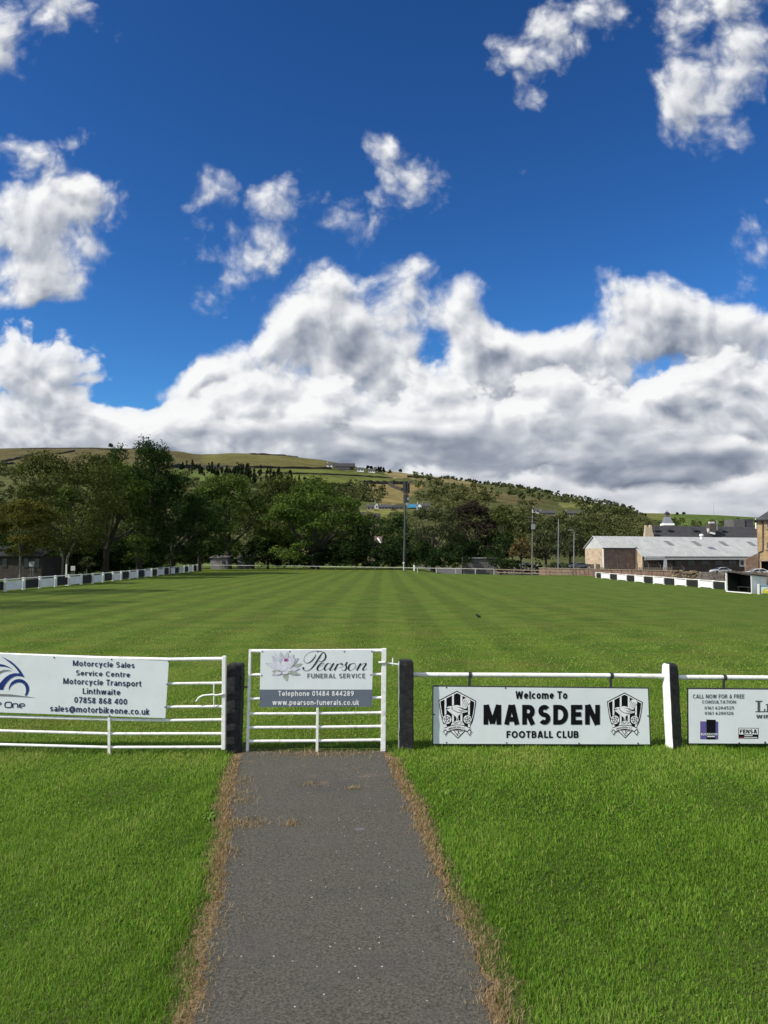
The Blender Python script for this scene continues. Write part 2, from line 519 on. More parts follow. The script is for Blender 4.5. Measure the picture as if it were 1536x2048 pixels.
M['stone'] = mat('stone', (.36, .29, .20), (.22, .18, .125), rough=.9, scale=3)
M['pale_render'] = mat('pale_render', (.62, .60, .55), (.52, .50, .46), rough=.85, scale=1.2)
M['dark_stone'] = mat('dark_stone', (.105, .088, .070), (.06, .052, .043), rough=.95, scale=2.2, bump=.5)
M['tyre'] = mat('tyre', (.015, .015, .016), rough=.8, scale=20)
M['blue_sheet'] = mat('blue_sheet', (.035, .17, .30), rough=.6, scale=1)
M['yellow_print'] = mat('yellow_print', (.72, .60, .02), rough=.5, scale=4)

# ------------------------------------------------------------------ the land
def sstep(a, b, x):
    t = np.clip((x - a) / (b - a), 0, 1)
    return t * t * (3 - 2 * t)

def ground_z(x, y):
    """The pitch is level; behind its far right corner the works yard lies lower."""
    x = np.asarray(x, float); y = np.asarray(y, float)
    edge = 93 + np.clip(20 - x, 0, 60) * 0.9
    return -1.3 * sstep(0, 14, y - edge) * sstep(4, 16, x) - 1.3 * sstep(25.5, 31, x) * sstep(60, 75, y) * (1 - sstep(0, 14, y - edge))

PATH_L = [(486, 1505), (480, 1520), (477, 1527), (467, 1562), (457, 1604), (461, 1650), (450, 1708), (446, 1750), (447, 1790), (438, 1823), (422, 1865), (417, 1917), (410, 1969), (386, 2044), (330, 2180), (150, 2700)]
PATH_R = [(766, 1505), (774, 1518), (779, 1525), (793, 1568), (826, 1620), (842, 1667), (856, 1708), (879, 1760), (909, 1833), (938, 1885), (958, 1932), (974, 1969), (978, 2020), (985, 2044), (1040, 2180), (1230, 2700)]

def densify(pts, n=6, jit=0.012, seed=1):
    rr = random.Random(seed)
    P = [gp(*a) for a in pts]
    ys = np.linspace(P[0].y, P[-1].y, 130)
    xs = np.interp(-ys, [-p.y for p in P], [p.x for p in P])
    return [(float(x) + rr.uniform(-jit, jit) * 1.6, float(y)) for x, y in zip(xs, ys)]

EDGE_L = densify(PATH_L, 6, 0.016, 3)
EDGE_R = densify(PATH_R, 6, 0.016, 4)

def ground_material():
    m = bpy.data.materials.new('turf'); m.use_nodes = True
    nt = m.node_tree; nt.nodes.clear(); g = NT(nt)
    out = g.n('ShaderNodeOutputMaterial'); bs = g.n('ShaderNodeBsdfPrincipled')
    pos = g.n('ShaderNodeNewGeometry').outputs['Position']
    sp = g.n('ShaderNodeSeparateXYZ'); g.put(sp.inputs[0], pos)
    x, y = sp.outputs[0], sp.outputs[1]
    big = g.noise(pos, 0.11, 4.0, 0.6)
    med = g.noise(pos, 0.9, 6.0, 0.62)
    fine = g.noise(pos, 16.0, 5.0, 0.7)
    # streaks left by the mower across the pitch, and faint stripes along it
    mp = g.n('ShaderNodeMapping'); g.put(mp.inputs[0], pos); mp.inputs['Scale'].default_value = (0.22, 1.6, 1)
    streak = g.noise(mp.outputs[0], 1.0, 6.0, 0.65)
    wob = g.mad(big, .5, x)
    st = g.m('SINE', g.mul(wob, 2 * math.pi / 2.0))
    stripe = g.rng(st, -0.45, 0.45, -1.0, 1.0)
    left = g.rng(x, 2.0, 12.0, 1.0, 0.35)
    c = g.mix(g.rng(med, 0.38, 0.62), (.050, .092, .008), (.088, .124, .016))
    c = g.mix(g.rng(streak, 0.42, 0.66, 0.0, 0.40), c, (.105, .116, .020))
    c = g.mix(g.rng(big, 0.45, 0.7, 0.0, 0.5), c, (.070, .115, .014))
    dry = g.mul(g.rng(g.noise(pos, 0.35, 5.0, 0.65), 0.5, 0.68), g.rng(y, 14, 45, 0.65, 0.25))
    c = g.mix(dry, c, (.115, .112, .026))
    f2 = g.mad(stripe, g.mul(left, 0.10), 1.0)
    f2 = g.mul(f2, g.rng(fine, 0.35, 0.65, 0.66, 1.32))
    vm = g.n('ShaderNodeVectorMath', operation='SCALE'); g.put(vm.inputs[0], c); g.put(vm.inputs['Scale'], f2)
    # rough soil showing between the longer grass on this side of the gates
    soil = g.mix(g.rng(med, 0.3, 0.7), (.040, .062, .014), (.080, .105, .026))
    near = g.rng(y, 8.3, 9.6)
    c = g.mix(near, soil, vm.outputs[0])
    # yard of the works and the verges beyond the pitch
    yard = g.rng(sp.outputs[2], -0.25, -0.9)
    c = g.mix(yard, c, (.11, .105, .095))
    g.put(bs.inputs['Base Color'], c)
    bs.inputs['Roughness'].default_value = 0.95
    bs.inputs['Specular IOR Level'].default_value = 0.1
    b = g.n('ShaderNodeBump'); b.inputs['Strength'].default_value = 0.5; b.inputs['Distance'].default_value = 0.05
    g.put(b.inputs['Height'], g.noise(pos, 9.0, 7.0, 0.7))
    g.put(bs.inputs['Normal'], b.outputs[0])
    g.put(out.inputs[0], bs.outputs[0])
    return m

def build_ground():
    xs = np.unique(np.concatenate([[-9000, -3000, -1000, -400, -200, -120], np.arange(-80, 120, 4.0), [130, 160, 200, 400, 1000, 3000, 9000]]))
    ys = np.unique(np.concatenate([[-3000, -600, -100, -30], np.arange(-10, 180, 4.0), [200, 240, 300, 500, 1000, 3000, 9000]]))
    X, Y = np.meshgrid(xs, ys)
    Z = ground_z(X, Y)
    V = np.stack([X, Y, Z], -1).reshape(-1, 3)
    nx = len(xs)
    Fc = [(j * nx + i, j * nx + i + 1, (j + 1) * nx + i + 1, (j + 1) * nx + i) for j in range(len(ys) - 1) for i in range(nx - 1)]
    me = bpy.data.meshes.new('ground'); me.from_pydata(V.tolist(), [], Fc)
    me.polygons.foreach_set('use_smooth', [True] * len(me.polygons))
    me.materials.append(ground_material())
    o = bpy.data.objects.new('ground', me); C.objects.link(o)
    tag(o, 'mown green football pitch and rough grass before the gates', None, None, 'structure')

def path_material():
    m = bpy.data.materials.new('worn_asphalt'); m.use_nodes = True
    nt = m.node_tree; nt.nodes.clear(); g = NT(nt)
    out = g.n('ShaderNodeOutputMaterial'); bs = g.n('ShaderNodeBsdfPrincipled')
    pos = g.n('ShaderNodeNewGeometry').outputs['Position']
    agg = g.noise(pos, 62.0, 4.0, 0.75)
    vor = g.n('ShaderNodeTexVoronoi'); g.put(vor.inputs['Vector'], pos); vor.inputs['Scale'].default_value = 70.0
    med = g.noise(pos, 2.2, 7.0, 0.65)
    c = g.mix(g.rng(agg, 0.30, 0.72), (.030, .029, .022), (.126, .120, .094))
    stone = g.rng(vor.outputs['Distance'], 0.16, 0.05)
    pick = g.n('ShaderNodeSeparateColor'); g.put(pick.inputs[0], vor.outputs['Color'])
    stone = g.mul(stone, g.rng(pick.outputs[0], 0.80, 0.90))
    c = g.mix(stone, c, (.26, .245, .225))
    c = g.mix(g.rng(med, 0.42, 0.72, 0.0, 0.42), c, (.088, .074, .070))
    c = g.mix(g.rng(g.noise(pos, 0.9, 6.0, 0.6), 0.5, 0.75, 0.0, 0.5), c, (.048, .046, .046))
    # dust and straw swept over the gate end
    sp = g.n('ShaderNodeSeparateXYZ'); g.put(sp.inputs[0], pos)
    dust = g.mul(g.rng(g.noise(pos, 4.0, 7.0, 0.72), 0.55, 0.72), g.rng(sp.outputs[1], 6.0, 8.3, 0.05, 0.75))
    c = g.mix(dust, c, (.17, .125, .085))
    # pale spatter down the middle of the path
    v2 = g.n('ShaderNodeTexVoronoi'); g.put(v2.inputs['Vector'], pos); v2.inputs['Scale'].default_value = 19.0; v2.inputs['Randomness'].default_value = 1.0
    p2 = g.n('ShaderNodeSeparateColor'); g.put(p2.inputs[0], v2.outputs['Color'])
    spot = g.rng(g.mad(g.noise(pos, 90.0, 2.0, 0.5), 0.16, v2.outputs['Distance']), 0.185, 0.14)
    line = g.m('ABSOLUTE', g.sub(sp.outputs[0], g.mad(sp.outputs[1], -0.045, 0.06)))
    band = g.rng(line, 0.42, 0.05, 0.0, 1.0)
    spot = g.mul(spot, g.rng(p2.outputs[1], g.mad(band, -0.52, 0.93), g.mad(band, -0.52, 0.95), kind='LINEAR'))
    c = g.mix(spot, c, (.58, .57, .53))
    g.put(bs.inputs['Base Color'], c)
    bs.inputs['Roughness'].default_value = 0.88
    bs.inputs['Specular IOR Level'].default_value = 0.25
    b = g.n('ShaderNodeBump'); b.inputs['Strength'].default_value = 0.75; b.inputs['Distance'].default_value = 0.006
    g.put(b.inputs['Height'], g.add(g.noise(pos, 120.0, 4.0, 0.7), g.mul(stone, 0.3)))
    g.put(bs.inputs['Normal'], b.outputs[0])
    g.put(out.inputs[0], bs.outputs[0])
    return m

def build_path():
    mb = MB()
    n = min(len(EDGE_L), len(EDGE_R))
    for k in range(n - 1):
        a, b, c, d = EDGE_L[k], EDGE_R[k], EDGE_R[k + 1], EDGE_L[k + 1]
        mb.face([(a[0], a[1], .012), (b[0], b[1], .012), (c[0], c[1], .012), (d[0], d[1], .012)])
    o = mb.build('path', path_material())
    tag(o, 'worn grey tarmac footpath leading up to the narrow white gate', None, None, 'structure')

# ---- hills
RIDGE_X = [-900, -300, 0, 60, 130, 217, 300, 350, 385, 400, 450, 500, 560, 640, 700, 770, 830, 900, 960, 1000, 1060, 1100, 1150, 1200, 1240, 1262, 1285, 1310, 1340, 1400, 1470, 1540, 1800]
RIDGE_Y = [905, 899, 897, 895.5, 895, 896, 898, 902, 908, 909, 906.5, 907, 910, 919, 931, 942, 948, 957, 966, 970, 978, 986, 997, 1006, 1013, 1019, 1029, 1041, 1060, 1090, 1108, 1113, 1114]
Y0 = 260.0
def ridge_y(px): return np.interp(px, RIDGE_X, RIDGE_Y)
def ridge_d(px): return np.interp(px, [-900, 0, 800, 1300, 1700], [1900, 1700, 1400, 1050, 900])
def elev(py):                                # z rise per metre of depth for a pixel row
    cy = (H / 2 - np.asarray(py, float)) / F
    return (SP + cy * CP) / (CP - cy * SP)
def px_x(px, Y): return (np.asarray(px, float) - W / 2) / F * Y / 0.999

def hill_z(px, Y):
    px = np.asarray(px, float); Y = np.asarray(Y, float)
    YR = ridge_d(px)
    zr = CAM_Z + elev(ridge_y(px)) * YR
    t = (Y - Y0) / (YR - Y0)
    body = -1.5 + (zr + 1.5) * np.clip(t, 0, 1)
    x = px_x(px, Y)
    bump = 3.2 * np.sin(x * 0.013 + Y * 0.004) * np.sin(Y * 0.011 + 1.3) + 1.4 * np.sin(x * 0.041 + 2.0 + Y * 0.02)
    body = body + bump * np.clip(t, 0, 1) * (1 - np.clip(t, 0, 1)) * 2.4
    return np.where(t > 1, zr - (Y - YR) * 0.14, body)

def hill_point(px, py):
    """Where the hillside is seen at a pixel (or its ridge, when the pixel is above it)."""
    YR = float(ridge_d(px))
    Ys = np.linspace(Y0, YR, 400)
    e = (hill_z(np.full_like(Ys, px), Ys) - CAM_Z) / Ys
    k = np.searchsorted(np.maximum.accumulate(e), elev(py))
    Y = float(Ys[min(k, 399)])
    return Vector((float(px_x(px, Y)), Y, float(hill_z(px, Y))))

def inside(poly, x, y):
    x = np.asarray(x, float); y = np.asarray(y, float)
    r = np.zeros(x.shape, bool)
    n = len(poly)
    for i in range(n):
        x1, y1 = poly[i]; x2, y2 = poly[(i + 1) % n]
        if y1 == y2: continue
        c = ((y1 > y) != (y2 > y)) & (x < (x2 - x1) * (y - y1) / (y2 - y1) + x1)
        r ^= c
    return r

FIELDS = [   # parcels of the hillside: outline in the photograph, ground colour with cloud shade and sunlit tone mixed in
    ([(-900, 800), (405, 800), (405, 934), (200, 938), (-900, 950)], (.105, .092, .046)),
    ([(180, 930), (260, 926), (330, 936), (330, 948), (150, 944)], (.105, .118, .042)),
    ([(-300, 930), (30, 928), (150, 930), (140, 948), (-300, 960)], (.090, .100, .040)),
    ([(392, 800), (700, 800), (662, 938), (406, 934)], (.125, .118, .046)),
    ([(330, 938), (447, 946), (450, 965), (330, 958)], (.105, .138, .042)),
    ([(500, 938), (662, 939), (735, 946), (800, 957), (725, 953), (515, 947)], (.122, .142, .042)),
    ([(510, 948), (725, 954), (800, 960), (800, 967), (728, 967), (640, 968), (560, 962)], (.122, .142, .040)),
    ([(728, 968), (782, 969), (806, 983), (812, 1007), (762, 1008), (740, 985)], (.205, .165, .070)),
    ([(782, 969), (806, 969), (806, 982)], (.20, .155, .062)),
    ([(806, 969), (856, 968), (826, 985), (812, 1007)], (.205, .150, .066)),
    ([(762, 800), (870, 800), (965, 960), (940, 969), (870, 962), (780, 955), (770, 950)], (.215, .178, .086)),
    ([(870, 963), (960, 971), (1010, 990), (1000, 1000), (930, 990), (870, 975)], (.135, .118, .052)),
    ([(1000, 985), (1100, 1000), (1060, 1012), (990, 1004)], (.115, .100, .048)),
    ([(1118, 1003), (1192, 1010), (1184, 1019), (1125, 1014)], (.165, .170, .060)),
    ([(705, 1021), (812, 1019), (812, 1036), (712, 1042)], (.150, .160, .048)),
]

def hill_material():
    m = bpy.data.materials.new('hillside'); m.use_nodes = True
    nt = m.node_tree; nt.nodes.clear(); g = NT(nt)
    out = g.n('ShaderNodeOutputMaterial'); bs = g.n('ShaderNodeBsdfPrincipled')
    pos = g.n('ShaderNodeNewGeometry').outputs['Position']
    a = g.n('ShaderNodeAttribute', attribute_name='parcel')
    n1 = g.rng(g.noise(pos, 0.02, 8.0, 0.68), 0.3, 0.7, 0.72, 1.2)
    n2 = g.rng(g.noise(pos, 0.12, 6.0, 0.7), 0.35, 0.65, 0.8, 1.12)
    vm = g.n('ShaderNodeVectorMath', operation='SCALE'); g.put(vm.inputs[0], a.outputs['Color']); g.put(vm.inputs['Scale'], g.mul(n1, n2))
    c = g.mix(g.rng(g.noise(pos, 0.035, 8.0, 0.7), 0.55, 0.70, 0, .55), vm.outputs[0], (.060, .052, .030))
    g.put(bs.inputs['Base Color'], c)
    bs.inputs['Roughness'].default_value = 1.0; bs.inputs['Specular IOR Level'].default_value = 0.0
    b = g.n('ShaderNodeBump'); b.inputs['Strength'].default_value = 0.7; b.inputs['Distance'].default_value = 1.5
    g.put(b.inputs['Height'], g.noise(pos, 0.25, 7.0, 0.7)); g.put(bs.inputs['Normal'], b.outputs[0])
    g.put(out.inputs[0], bs.outputs[0])
    return m

def build_hills():
    hm = hill_material()
    pxs = np.arange(-900, 1801, 5.0)
    ts = np.concatenate([np.linspace(0, 1, 260), [1.02, 1.06, 1.15, 1.35]])
    PX, T = np.meshgrid(pxs, ts)
    Y = Y0 + T * (ridge_d(PX) - Y0)
    Z = hill_z(PX, Y)
    X = px_x(PX, Y)
    rough = np.array([[mnoise.noise((x * 0.02, y * 0.02, 0)) for x, y in zip(xr, yr)] for xr, yr in zip(X[-40:-3:1], Y[-40:-3:1])])
    Z[-40:-3] += rough * 1.6
    cy = (Z - CAM_Z) / Y                     # back to the picture, to find each vertex's parcel
    py = H / 2 - F * (cy * CP - SP) / (cy * SP + CP)
    col = np.empty(PX.shape + (4,), np.float32); col[...] = (.086, .094, .038, 1)
    jx = 3 * np.sin(py * .5) + 2 * np.sin(PX * .13); jy = 1.2 * np.sin(PX * .11) + .8 * np.sin(PX * .31)
    for poly, c in FIELDS:
        k = inside(poly, PX + jx, py + jy)
        col[k] = (*c, 1)
    V = np.stack([X, Y, Z], -1).reshape(-1, 3)
    nx = len(pxs)
    I = np.arange(len(ts) - 1)[:, None] * nx + np.arange(nx - 1)[None]
    Fc = np.stack([I, I + 1, I + nx + 1, I + nx], -1).reshape(-1, 4)
    me = bpy.data.meshes.new('hills'); me.from_pydata(V.tolist(), [], Fc.tolist())
    me.polygons.foreach_set('use_smooth', [True] * len(me.polygons))
    ca = me.color_attributes.new('parcel', 'FLOAT_COLOR', 'POINT')
    ca.data.foreach_set('color', col.reshape(-1))
    me.materials.append(hm)
    o = bpy.data.objects.new('hills', me); C.objects.link(o)
    tag(o, 'long moorland hillside of pasture and brown moor across the valley', None, None, 'structure')
    # the further green hill that shows at the right
    pxs = np.arange(1000, 2100, 10.0); ts = np.concatenate([np.linspace(0, 1, 60), [1.1, 1.4]])
    PX, T = np.meshgrid(pxs, ts)
    YR = 3000.0
    Yf = 1300 + T * (YR - 1300)
    ry = np.interp(PX, [1000, 1200, 1260, 1330, 1440, 1540, 1700, 2100], [1040, 1030, 1025.5, 1027, 1030.5, 1036.5, 1046, 1070])
    zr = CAM_Z + elev(ry) * YR
    Zf = np.where(T > 1, zr - (Yf - YR) * .2, -5 + (zr + 5) * np.clip(T, 0, 1) + 5 * np.sin(PX * .02 + T * 9) * T * (1 - T) * 4)
    Xf = px_x(PX, Yf)
    V = np.stack([Xf, Yf, Zf], -1).reshape(-1, 3); nx = len(pxs)
    I = np.arange(len(ts) - 1)[:, None] * nx + np.arange(nx - 1)[None]
    Fc = np.stack([I, I + 1, I + nx + 1, I + nx], -1).reshape(-1, 4)
    me = bpy.data.meshes.new('far_hills'); me.from_pydata(V.tolist(), [], Fc.tolist())
    me.polygons.foreach_set('use_smooth', [True] * len(me.polygons))
    col = np.empty(PX.shape + (4,), np.float32); col[...] = (.082, .120, .034, 1)
    col[(PX > 1330) & (T > .55) & (T < .8)] = (.098, .145, .036, 1)
    col[(PX < 1345) & (T > .7)] = (.135, .140, .045, 1)
    ca = me.color_attributes.new('parcel', 'FLOAT_COLOR', 'POINT'); ca.data.foreach_set('color', col.reshape(-1))
    me.materials.append(hm)
    o = bpy.data.objects.new('far_hills', me); C.objects.link(o)
    tag(o, 'distant smooth green hill behind the mill roof', None, None, 'structure')

def build_edges():
    m = bpy.data.materials.new('thatch'); m.use_nodes = True
    nt = m.node_tree; nt.nodes.clear(); g = NT(nt)
    out = g.n('ShaderNodeOutputMaterial'); bs = g.n('ShaderNodeBsdfPrincipled')
    pos = g.n('ShaderNodeNewGeometry').outputs['Position']
    c = g.mix(g.rng(g.noise(pos, 60.0, 5.0, 0.7), 0.35, 0.65), (.10, .070, .036), (.36, .265, .150))
    c = g.mix(g.rng(g.noise(pos, 7.0, 5.0, 0.65), 0.5, 0.7, 0, .7), c, (.075, .075, .025))
    g.put(bs.inputs['Base Color'], c); bs.inputs['Roughness'].default_value = 1.0; bs.inputs['Specular IOR Level'].default_value = 0.0
    b = g.n('ShaderNodeBump'); b.inputs['Strength'].default_value = 1.0; b.inputs['Distance'].default_value = 0.02
    g.put(b.inputs['Height'], g.noise(pos, 90.0, 5.0, 0.7)); g.put(bs.inputs['Normal'], b.outputs[0])
    g.put(out.inputs[0], bs.outputs[0])
    r = random.Random(17)
    for edge, sgn, label in ((EDGE_L, -1, 'strip of bare dead thatch along the left edge of the path'), (EDGE_R, 1, 'strip of bare dead thatch along the right edge of the path')):
        mb = MB(); w = .06
        rows_ = []
        for (x, y) in edge:
            w = min(.11, max(.02, w + r.uniform(-.022, .022)))
            rows_.append((x - sgn * .05, x + sgn * w, y))
        for a, b in zip(rows_, rows_[1:]):
            mb.face([(a[0], a[2], .006), (a[1], a[2], .006), (b[1], b[2], .006), (b[0], b[2], .006)])
        o = mb.build('path_edge', m); tag(o, label, None, None, 'structure')

build_ground()
build_path()
build_edges()
build_hills()

# ------------------------------------------------------------------ trees and other plants
LEAF = {
    'bright': leaf_mat('leaves_sunlit_green', (.020, .038, .009), (.066, .108, .021), (.135, .185, .040)),  # brightened copy of the green, sun on the leaves put into its colour
    'green': leaf_mat('leaves_green', (.016, .030, .008), (.054, .086, .018), (.112, .150, .034)),
    'dark': leaf_mat('leaves_dark', (.010, .019, .008), (.028, .050, .015), (.064, .096, .028)),  # darker greens, also used in place of shade on trees standing in it
    'olive': leaf_mat('leaves_olive', (.020, .027, .009), (.060, .074, .021), (.118, .132, .038)),
    'yellow': leaf_mat('leaves_yellow', (.028, .032, .008), (.078, .078, .018), (.150, .140, .034)),
    'grey': leaf_mat('leaves_grey_green', (.026, .032, .014), (.068, .080, .034), (.125, .140, .066)),
    'copper': leaf_mat('leaves_copper', (.012, .010, .008), (.036, .029, .021), (.070, .058, .040)),
    'rust': leaf_mat('leaves_rust', (.030, .024, .010), (.085, .062, .024), (.150, .110, .045)),
    'conifer': leaf_mat('needles_dark', (.005, .009, .006), (.013, .021, .011), (.026, .037, .018), trans=.1),
    'wood': leaf_mat('leaves_woodland', (.020, .028, .011), (.070, .084, .030), (.150, .150, .056), trans=.2),
}

def leaf_quads(P, N, size, r):
    """Quads of about SIZE at points P, facing roughly along N: an (n*4, 3) array."""
    n = len(P)
    N = N + r.normal(0, .55, (n, 3)); N /= np.linalg.norm(N, axis=1, keepdims=True) + 1e-9
    A = np.cross(N, r.normal(0, 1, (n, 3))); A /= np.linalg.norm(A, axis=1, keepdims=True) + 1e-9
    B = np.cross(N, A)
    s = (size * r.uniform(.55, 1.25, (n, 1))) * .5
    w = r.uniform(.45, .8, (n, 1))
    return np.stack([P - A * s, P - B * s * w, P + A * s, P + B * s * w], 1).reshape(-1, 3)

def crown_points(n, rx, ry, z0, z1, seed, lumps=34, lump=.30, top=1.0, gap=0.0, shape='round'):
    """Points on the leafy shells of many boughs spread through a crown, their outward normals and a shade per bough."""
    r = np.random.default_rng(seed)
    hz = (z1 - z0) / 2; cz = (z0 + z1) / 2
    cs, rs, tn = [], [], []
    for k in range(lumps):
        while True:
            d = r.normal(0, 1, 3); d /= np.linalg.norm(d)
            q = r.uniform(.25, 1.0) ** .5
            u = d * q
            if shape != 'cone':                      # a dome: full down to its skirts
                zc = r.uniform(-1, .96); top_ = max(0., (zc - (.15 if shape == 'tall' else -.15)) / (.85 if shape == 'tall' else 1.15))
                pr = math.sqrt(max(0., 1 - top_ ** 2.2)) * (1 - .30 * max(0., -zc - .35))
                ph = r.uniform(0, 6.2832); u = np.array([math.cos(ph) * pr * q, math.sin(ph) * pr * q, zc])
            h = (u[2] + 1) / 2
            if shape == 'round': wid = 1.0
            elif shape == 'cone': wid = max(.06, 1.15 * (1 - h))
            else: wid = .95
            break
        L = lump * r.uniform(.65, 1.25)
        cs.append((u[0] * rx * wid * (1 - L * .55), u[1] * ry * wid * (1 - L * .55), cz + u[2] * hz * (1 - L * .6)))
        rs.append((rx * L, ry * L, hz * L * .9)); tn.append(r.uniform(-.16, .16))
    cs, rs, tn = np.array(cs), np.array(rs), np.array(tn)
    vol = rs.prod(1) ** (2 / 3); pick = r.choice(lumps, n, p=vol / vol.sum())
    d = r.normal(0, 1, (n, 3)); d /= np.linalg.norm(d, axis=1, keepdims=True)
    d[:, 2] = np.where(d[:, 2] < -.35, -d[:, 2] * .6, d[:, 2])
    rad = r.uniform(.45, 1.0, (n, 1)) ** .45
    rad = rad * (1 + .10 * r.normal(0, 1, (n, 1)))
    P = cs[pick] + d * rs[pick] * rad
    Nn = d / (rs[pick] / rs[pick].max(1, keepdims=True)); Nn /= np.linalg.norm(Nn, axis=1, keepdims=True)
    t = np.clip(.5 + tn[pick] + r.normal(0, .17, n), 0, 1)
    return P, Nn, t, cs

def make_tree(name, label, cat, x, y, w, z0, z1, kind, seed, D, group=None, lumps=40, lump=.34, shape='round', depth=.85, trunk='bark', tw=None, twin=False, zb=None, dens=1.0, leaf=None):
    """A tree at (x, y): crown W wide from z0 to z1, its trunk and limbs from the ground up."""
    zb = float(ground_z(x, y)) if zb is None else zb
    root = thing(name, label, cat, (x, y, zb), group)
    size = leaf or max(.0030 * D, .05)
    area = w * (z1 - z0) * .8
    n = int(min(24000, max(500, dens * 8.0 * area / (size * size * .62))))
    P, N, t, cs = crown_points(n, w / 2, w / 2 * depth, z0 - zb, z1 - zb, seed, lumps, lump, shape=shape)
    V = leaf_quads(P, N, size, np.random.default_rng(seed + 1))
    tint = np.repeat(t, 4)
    o = np_mesh('crown', V, 4, LEAF[kind], tint, parent=root)
    mb = MB()
    tw = tw or max(.12, w * .035)
    r = random.Random(seed)
    base = Vector((x, y, zb - .2)); mid = Vector((x + r.uniform(-.2, .2) * w * .1, y, z0 + (z1 - z0) * .22))
    if twin:
        for sgn in (-1, 1):
            mb.tube([base + Vector((sgn * tw * .9, 0, 0)), base.lerp(mid, .5) + Vector((sgn * tw * 1.3, 0, 0)), mid + Vector((sgn * w * .08, 0, 0))], [tw, tw * .8, tw * .6], 8)
    else:
        mb.tube([base, base.lerp(mid, .35), mid, mid + Vector((0, 0, (z1 - z0) * .35))], [tw * 1.25, tw, tw * .75, tw * .3], 8)
    mb.build('trunk', M[trunk], root, smooth=True)
    mb = MB()
    high = [q for q in cs if q[2] > z0 - zb + .45 * (z1 - z0)] or list(cs)
    for k in range(min(7, len(high))):
        c = high[(k * 5) % len(high)]
        e = Vector((x + c[0], y + c[1], zb + c[2]))
        s = base.lerp(mid, r.uniform(.72, 1.0))
        m2 = s.lerp(e, .55) + Vector((0, 0, -.04 * w))
        mb.tube([s, m2, e], [tw * .5, tw * .33, tw * .12], 6)
    mb.build('limbs', M['bark'], root, smooth=True)
    return root

def tree_px(name, label, cat, pxc, wpx, ytop, ylow, D, kind, seed, **kw):
    """A tree from where the photograph shows it: centre column, width, top row, lowest leaves' row and distance."""
    x = at(pxc, HORIZON, D).x
    return make_tree(name, label, cat, x, D, wpx * D / F, at(pxc, ylow, D).z, at(pxc, ytop, D).z, kind, seed, D, **kw)

G_L = 'trees lining the left touchline'
G_M = 'trees beyond the far fence'
tree_px('small_tree', 'small yellow green tree with a thin pale trunk behind the left barrier', 'tree', 42, 165, 998, 1124, 62, 'yellow', 21, group=G_L, trunk='pale_bark', tw=.10, lumps=40, lump=.26)
tree_px('broad_tree', 'broad olive green tree on twin pale trunks, second along the left touchline', 'tree', 128, 262, 893, 1122, 78, 'olive', 22, group=G_L, trunk='pale_bark', tw=.17, twin=True, lumps=60, lump=.24)
tree_px('broad_tree', 'dark leafy tree filling the gap below the tallest tree on its left', 'tree', 210, 210, 914, 1136, 90, 'green', 23, group=G_L, lumps=46, lump=.26)
tree_px('tall_tree', 'tallest dark tree whose pointed top breaks the moor skyline', 'tree', 278, 185, 874, 1134, 96, 'dark', 24, group=G_L, lumps=60, lump=.24, shape='tall')
tree_px('broad_tree', 'very dark rounded tree just right of the tallest tree', 'tree', 345, 165, 944, 1138, 104, 'dark', 25, group=G_L, lumps=44, lump=.26)
tree_px('broad_tree', 'low dark tree over the far corner of the left barrier', 'tree', 398, 125, 985, 1136, 122, 'dark', 26, group=G_L, lumps=36)
tree_px('broad_tree', 'large mid green tree standing over two pale sheds', 'tree', 456, 175, 948, 1124, 142, 'green', 27, group=G_M, lumps=54, lump=.24)
tree_px('broad_tree', 'light green treetop rising behind and between the two largest round trees', 'tree', 556, 120, 950, 1100, 185, 'olive', 28, group=G_M, lumps=40)
tree_px('broad_tree', 'pale green treetop behind the big round tree', 'tree', 622, 120, 951, 1090, 190, 'green', 29, group=G_M, lumps=40)
tree_px('round_tree', 'big round bright green tree in the middle, hanging low over the white rail', 'tree', 630, 222, 966, 1134, 138, 'bright', 30, group=G_M, lumps=70, lump=.22)
tree_px('round_tree', 'small green tree tucked against the left flank of the big round tree', 'tree', 536, 70, 1050, 1130, 140, 'green', 31, group=G_M, lumps=26)
tree_px('round_tree', 'shaded dark tree left of the gabled house', 'tree', 712, 70, 1028, 1132, 155, 'dark', 32, group=G_M, lumps=30)
tree_px('round_tree', 'dark domed tree above the roof of the gabled house', 'tree', 745, 100, 1030, 1078, 215, 'dark', 33, group=G_M, lumps=30)
tree_px('round_tree', 'dark domed tree close behind the telecom mast', 'tree', 796, 70, 1028, 1125, 200, 'dark', 34, group=G_M, lumps=30)
tree_px('bush_tree', 'shadowy low tree between the gabled house and the telecom mast', 'tree', 784, 64, 1078, 1132, 150, 'dark', 35, group=G_M, lumps=24)
tree_px('willow', 'wide grey green willow right of the telecom mast', 'tree', 866, 128, 1010, 1126, 140, 'grey', 36, group=G_M, lumps=56, lump=.24)
tree_px('copper_beech', 'dark purple copper beech above the grey timber shed', 'tree', 950, 112, 1000, 1122, 152, 'copper', 37, group=G_M, lumps=54, lump=.24)
tree_px('poplar', 'slender yellow green tree between the copper beech and the first pole', 'tree', 1003, 52, 1004, 1110, 185, 'olive', 38, group=G_M, lumps=30, shape='tall')
tree_px('broad_tree', 'deep shaded tree at the end of the grey timber shed', 'tree', 1002, 66, 1062, 1128, 150, 'dark', 39, group=G_M, lumps=30)
tree_px('small_tree', 'small tree with rusty orange leaves beside the tall wooden pole', 'tree', 1042, 50, 1074, 1122, 146, 'rust', 40, group=G_M, lumps=22)
tree_px('broad_tree', 'pale grey green tree between the tall pole and the thin pole', 'tree', 1092, 74, 1056, 1126, 172, 'grey', 41, group=G_M, lumps=34)
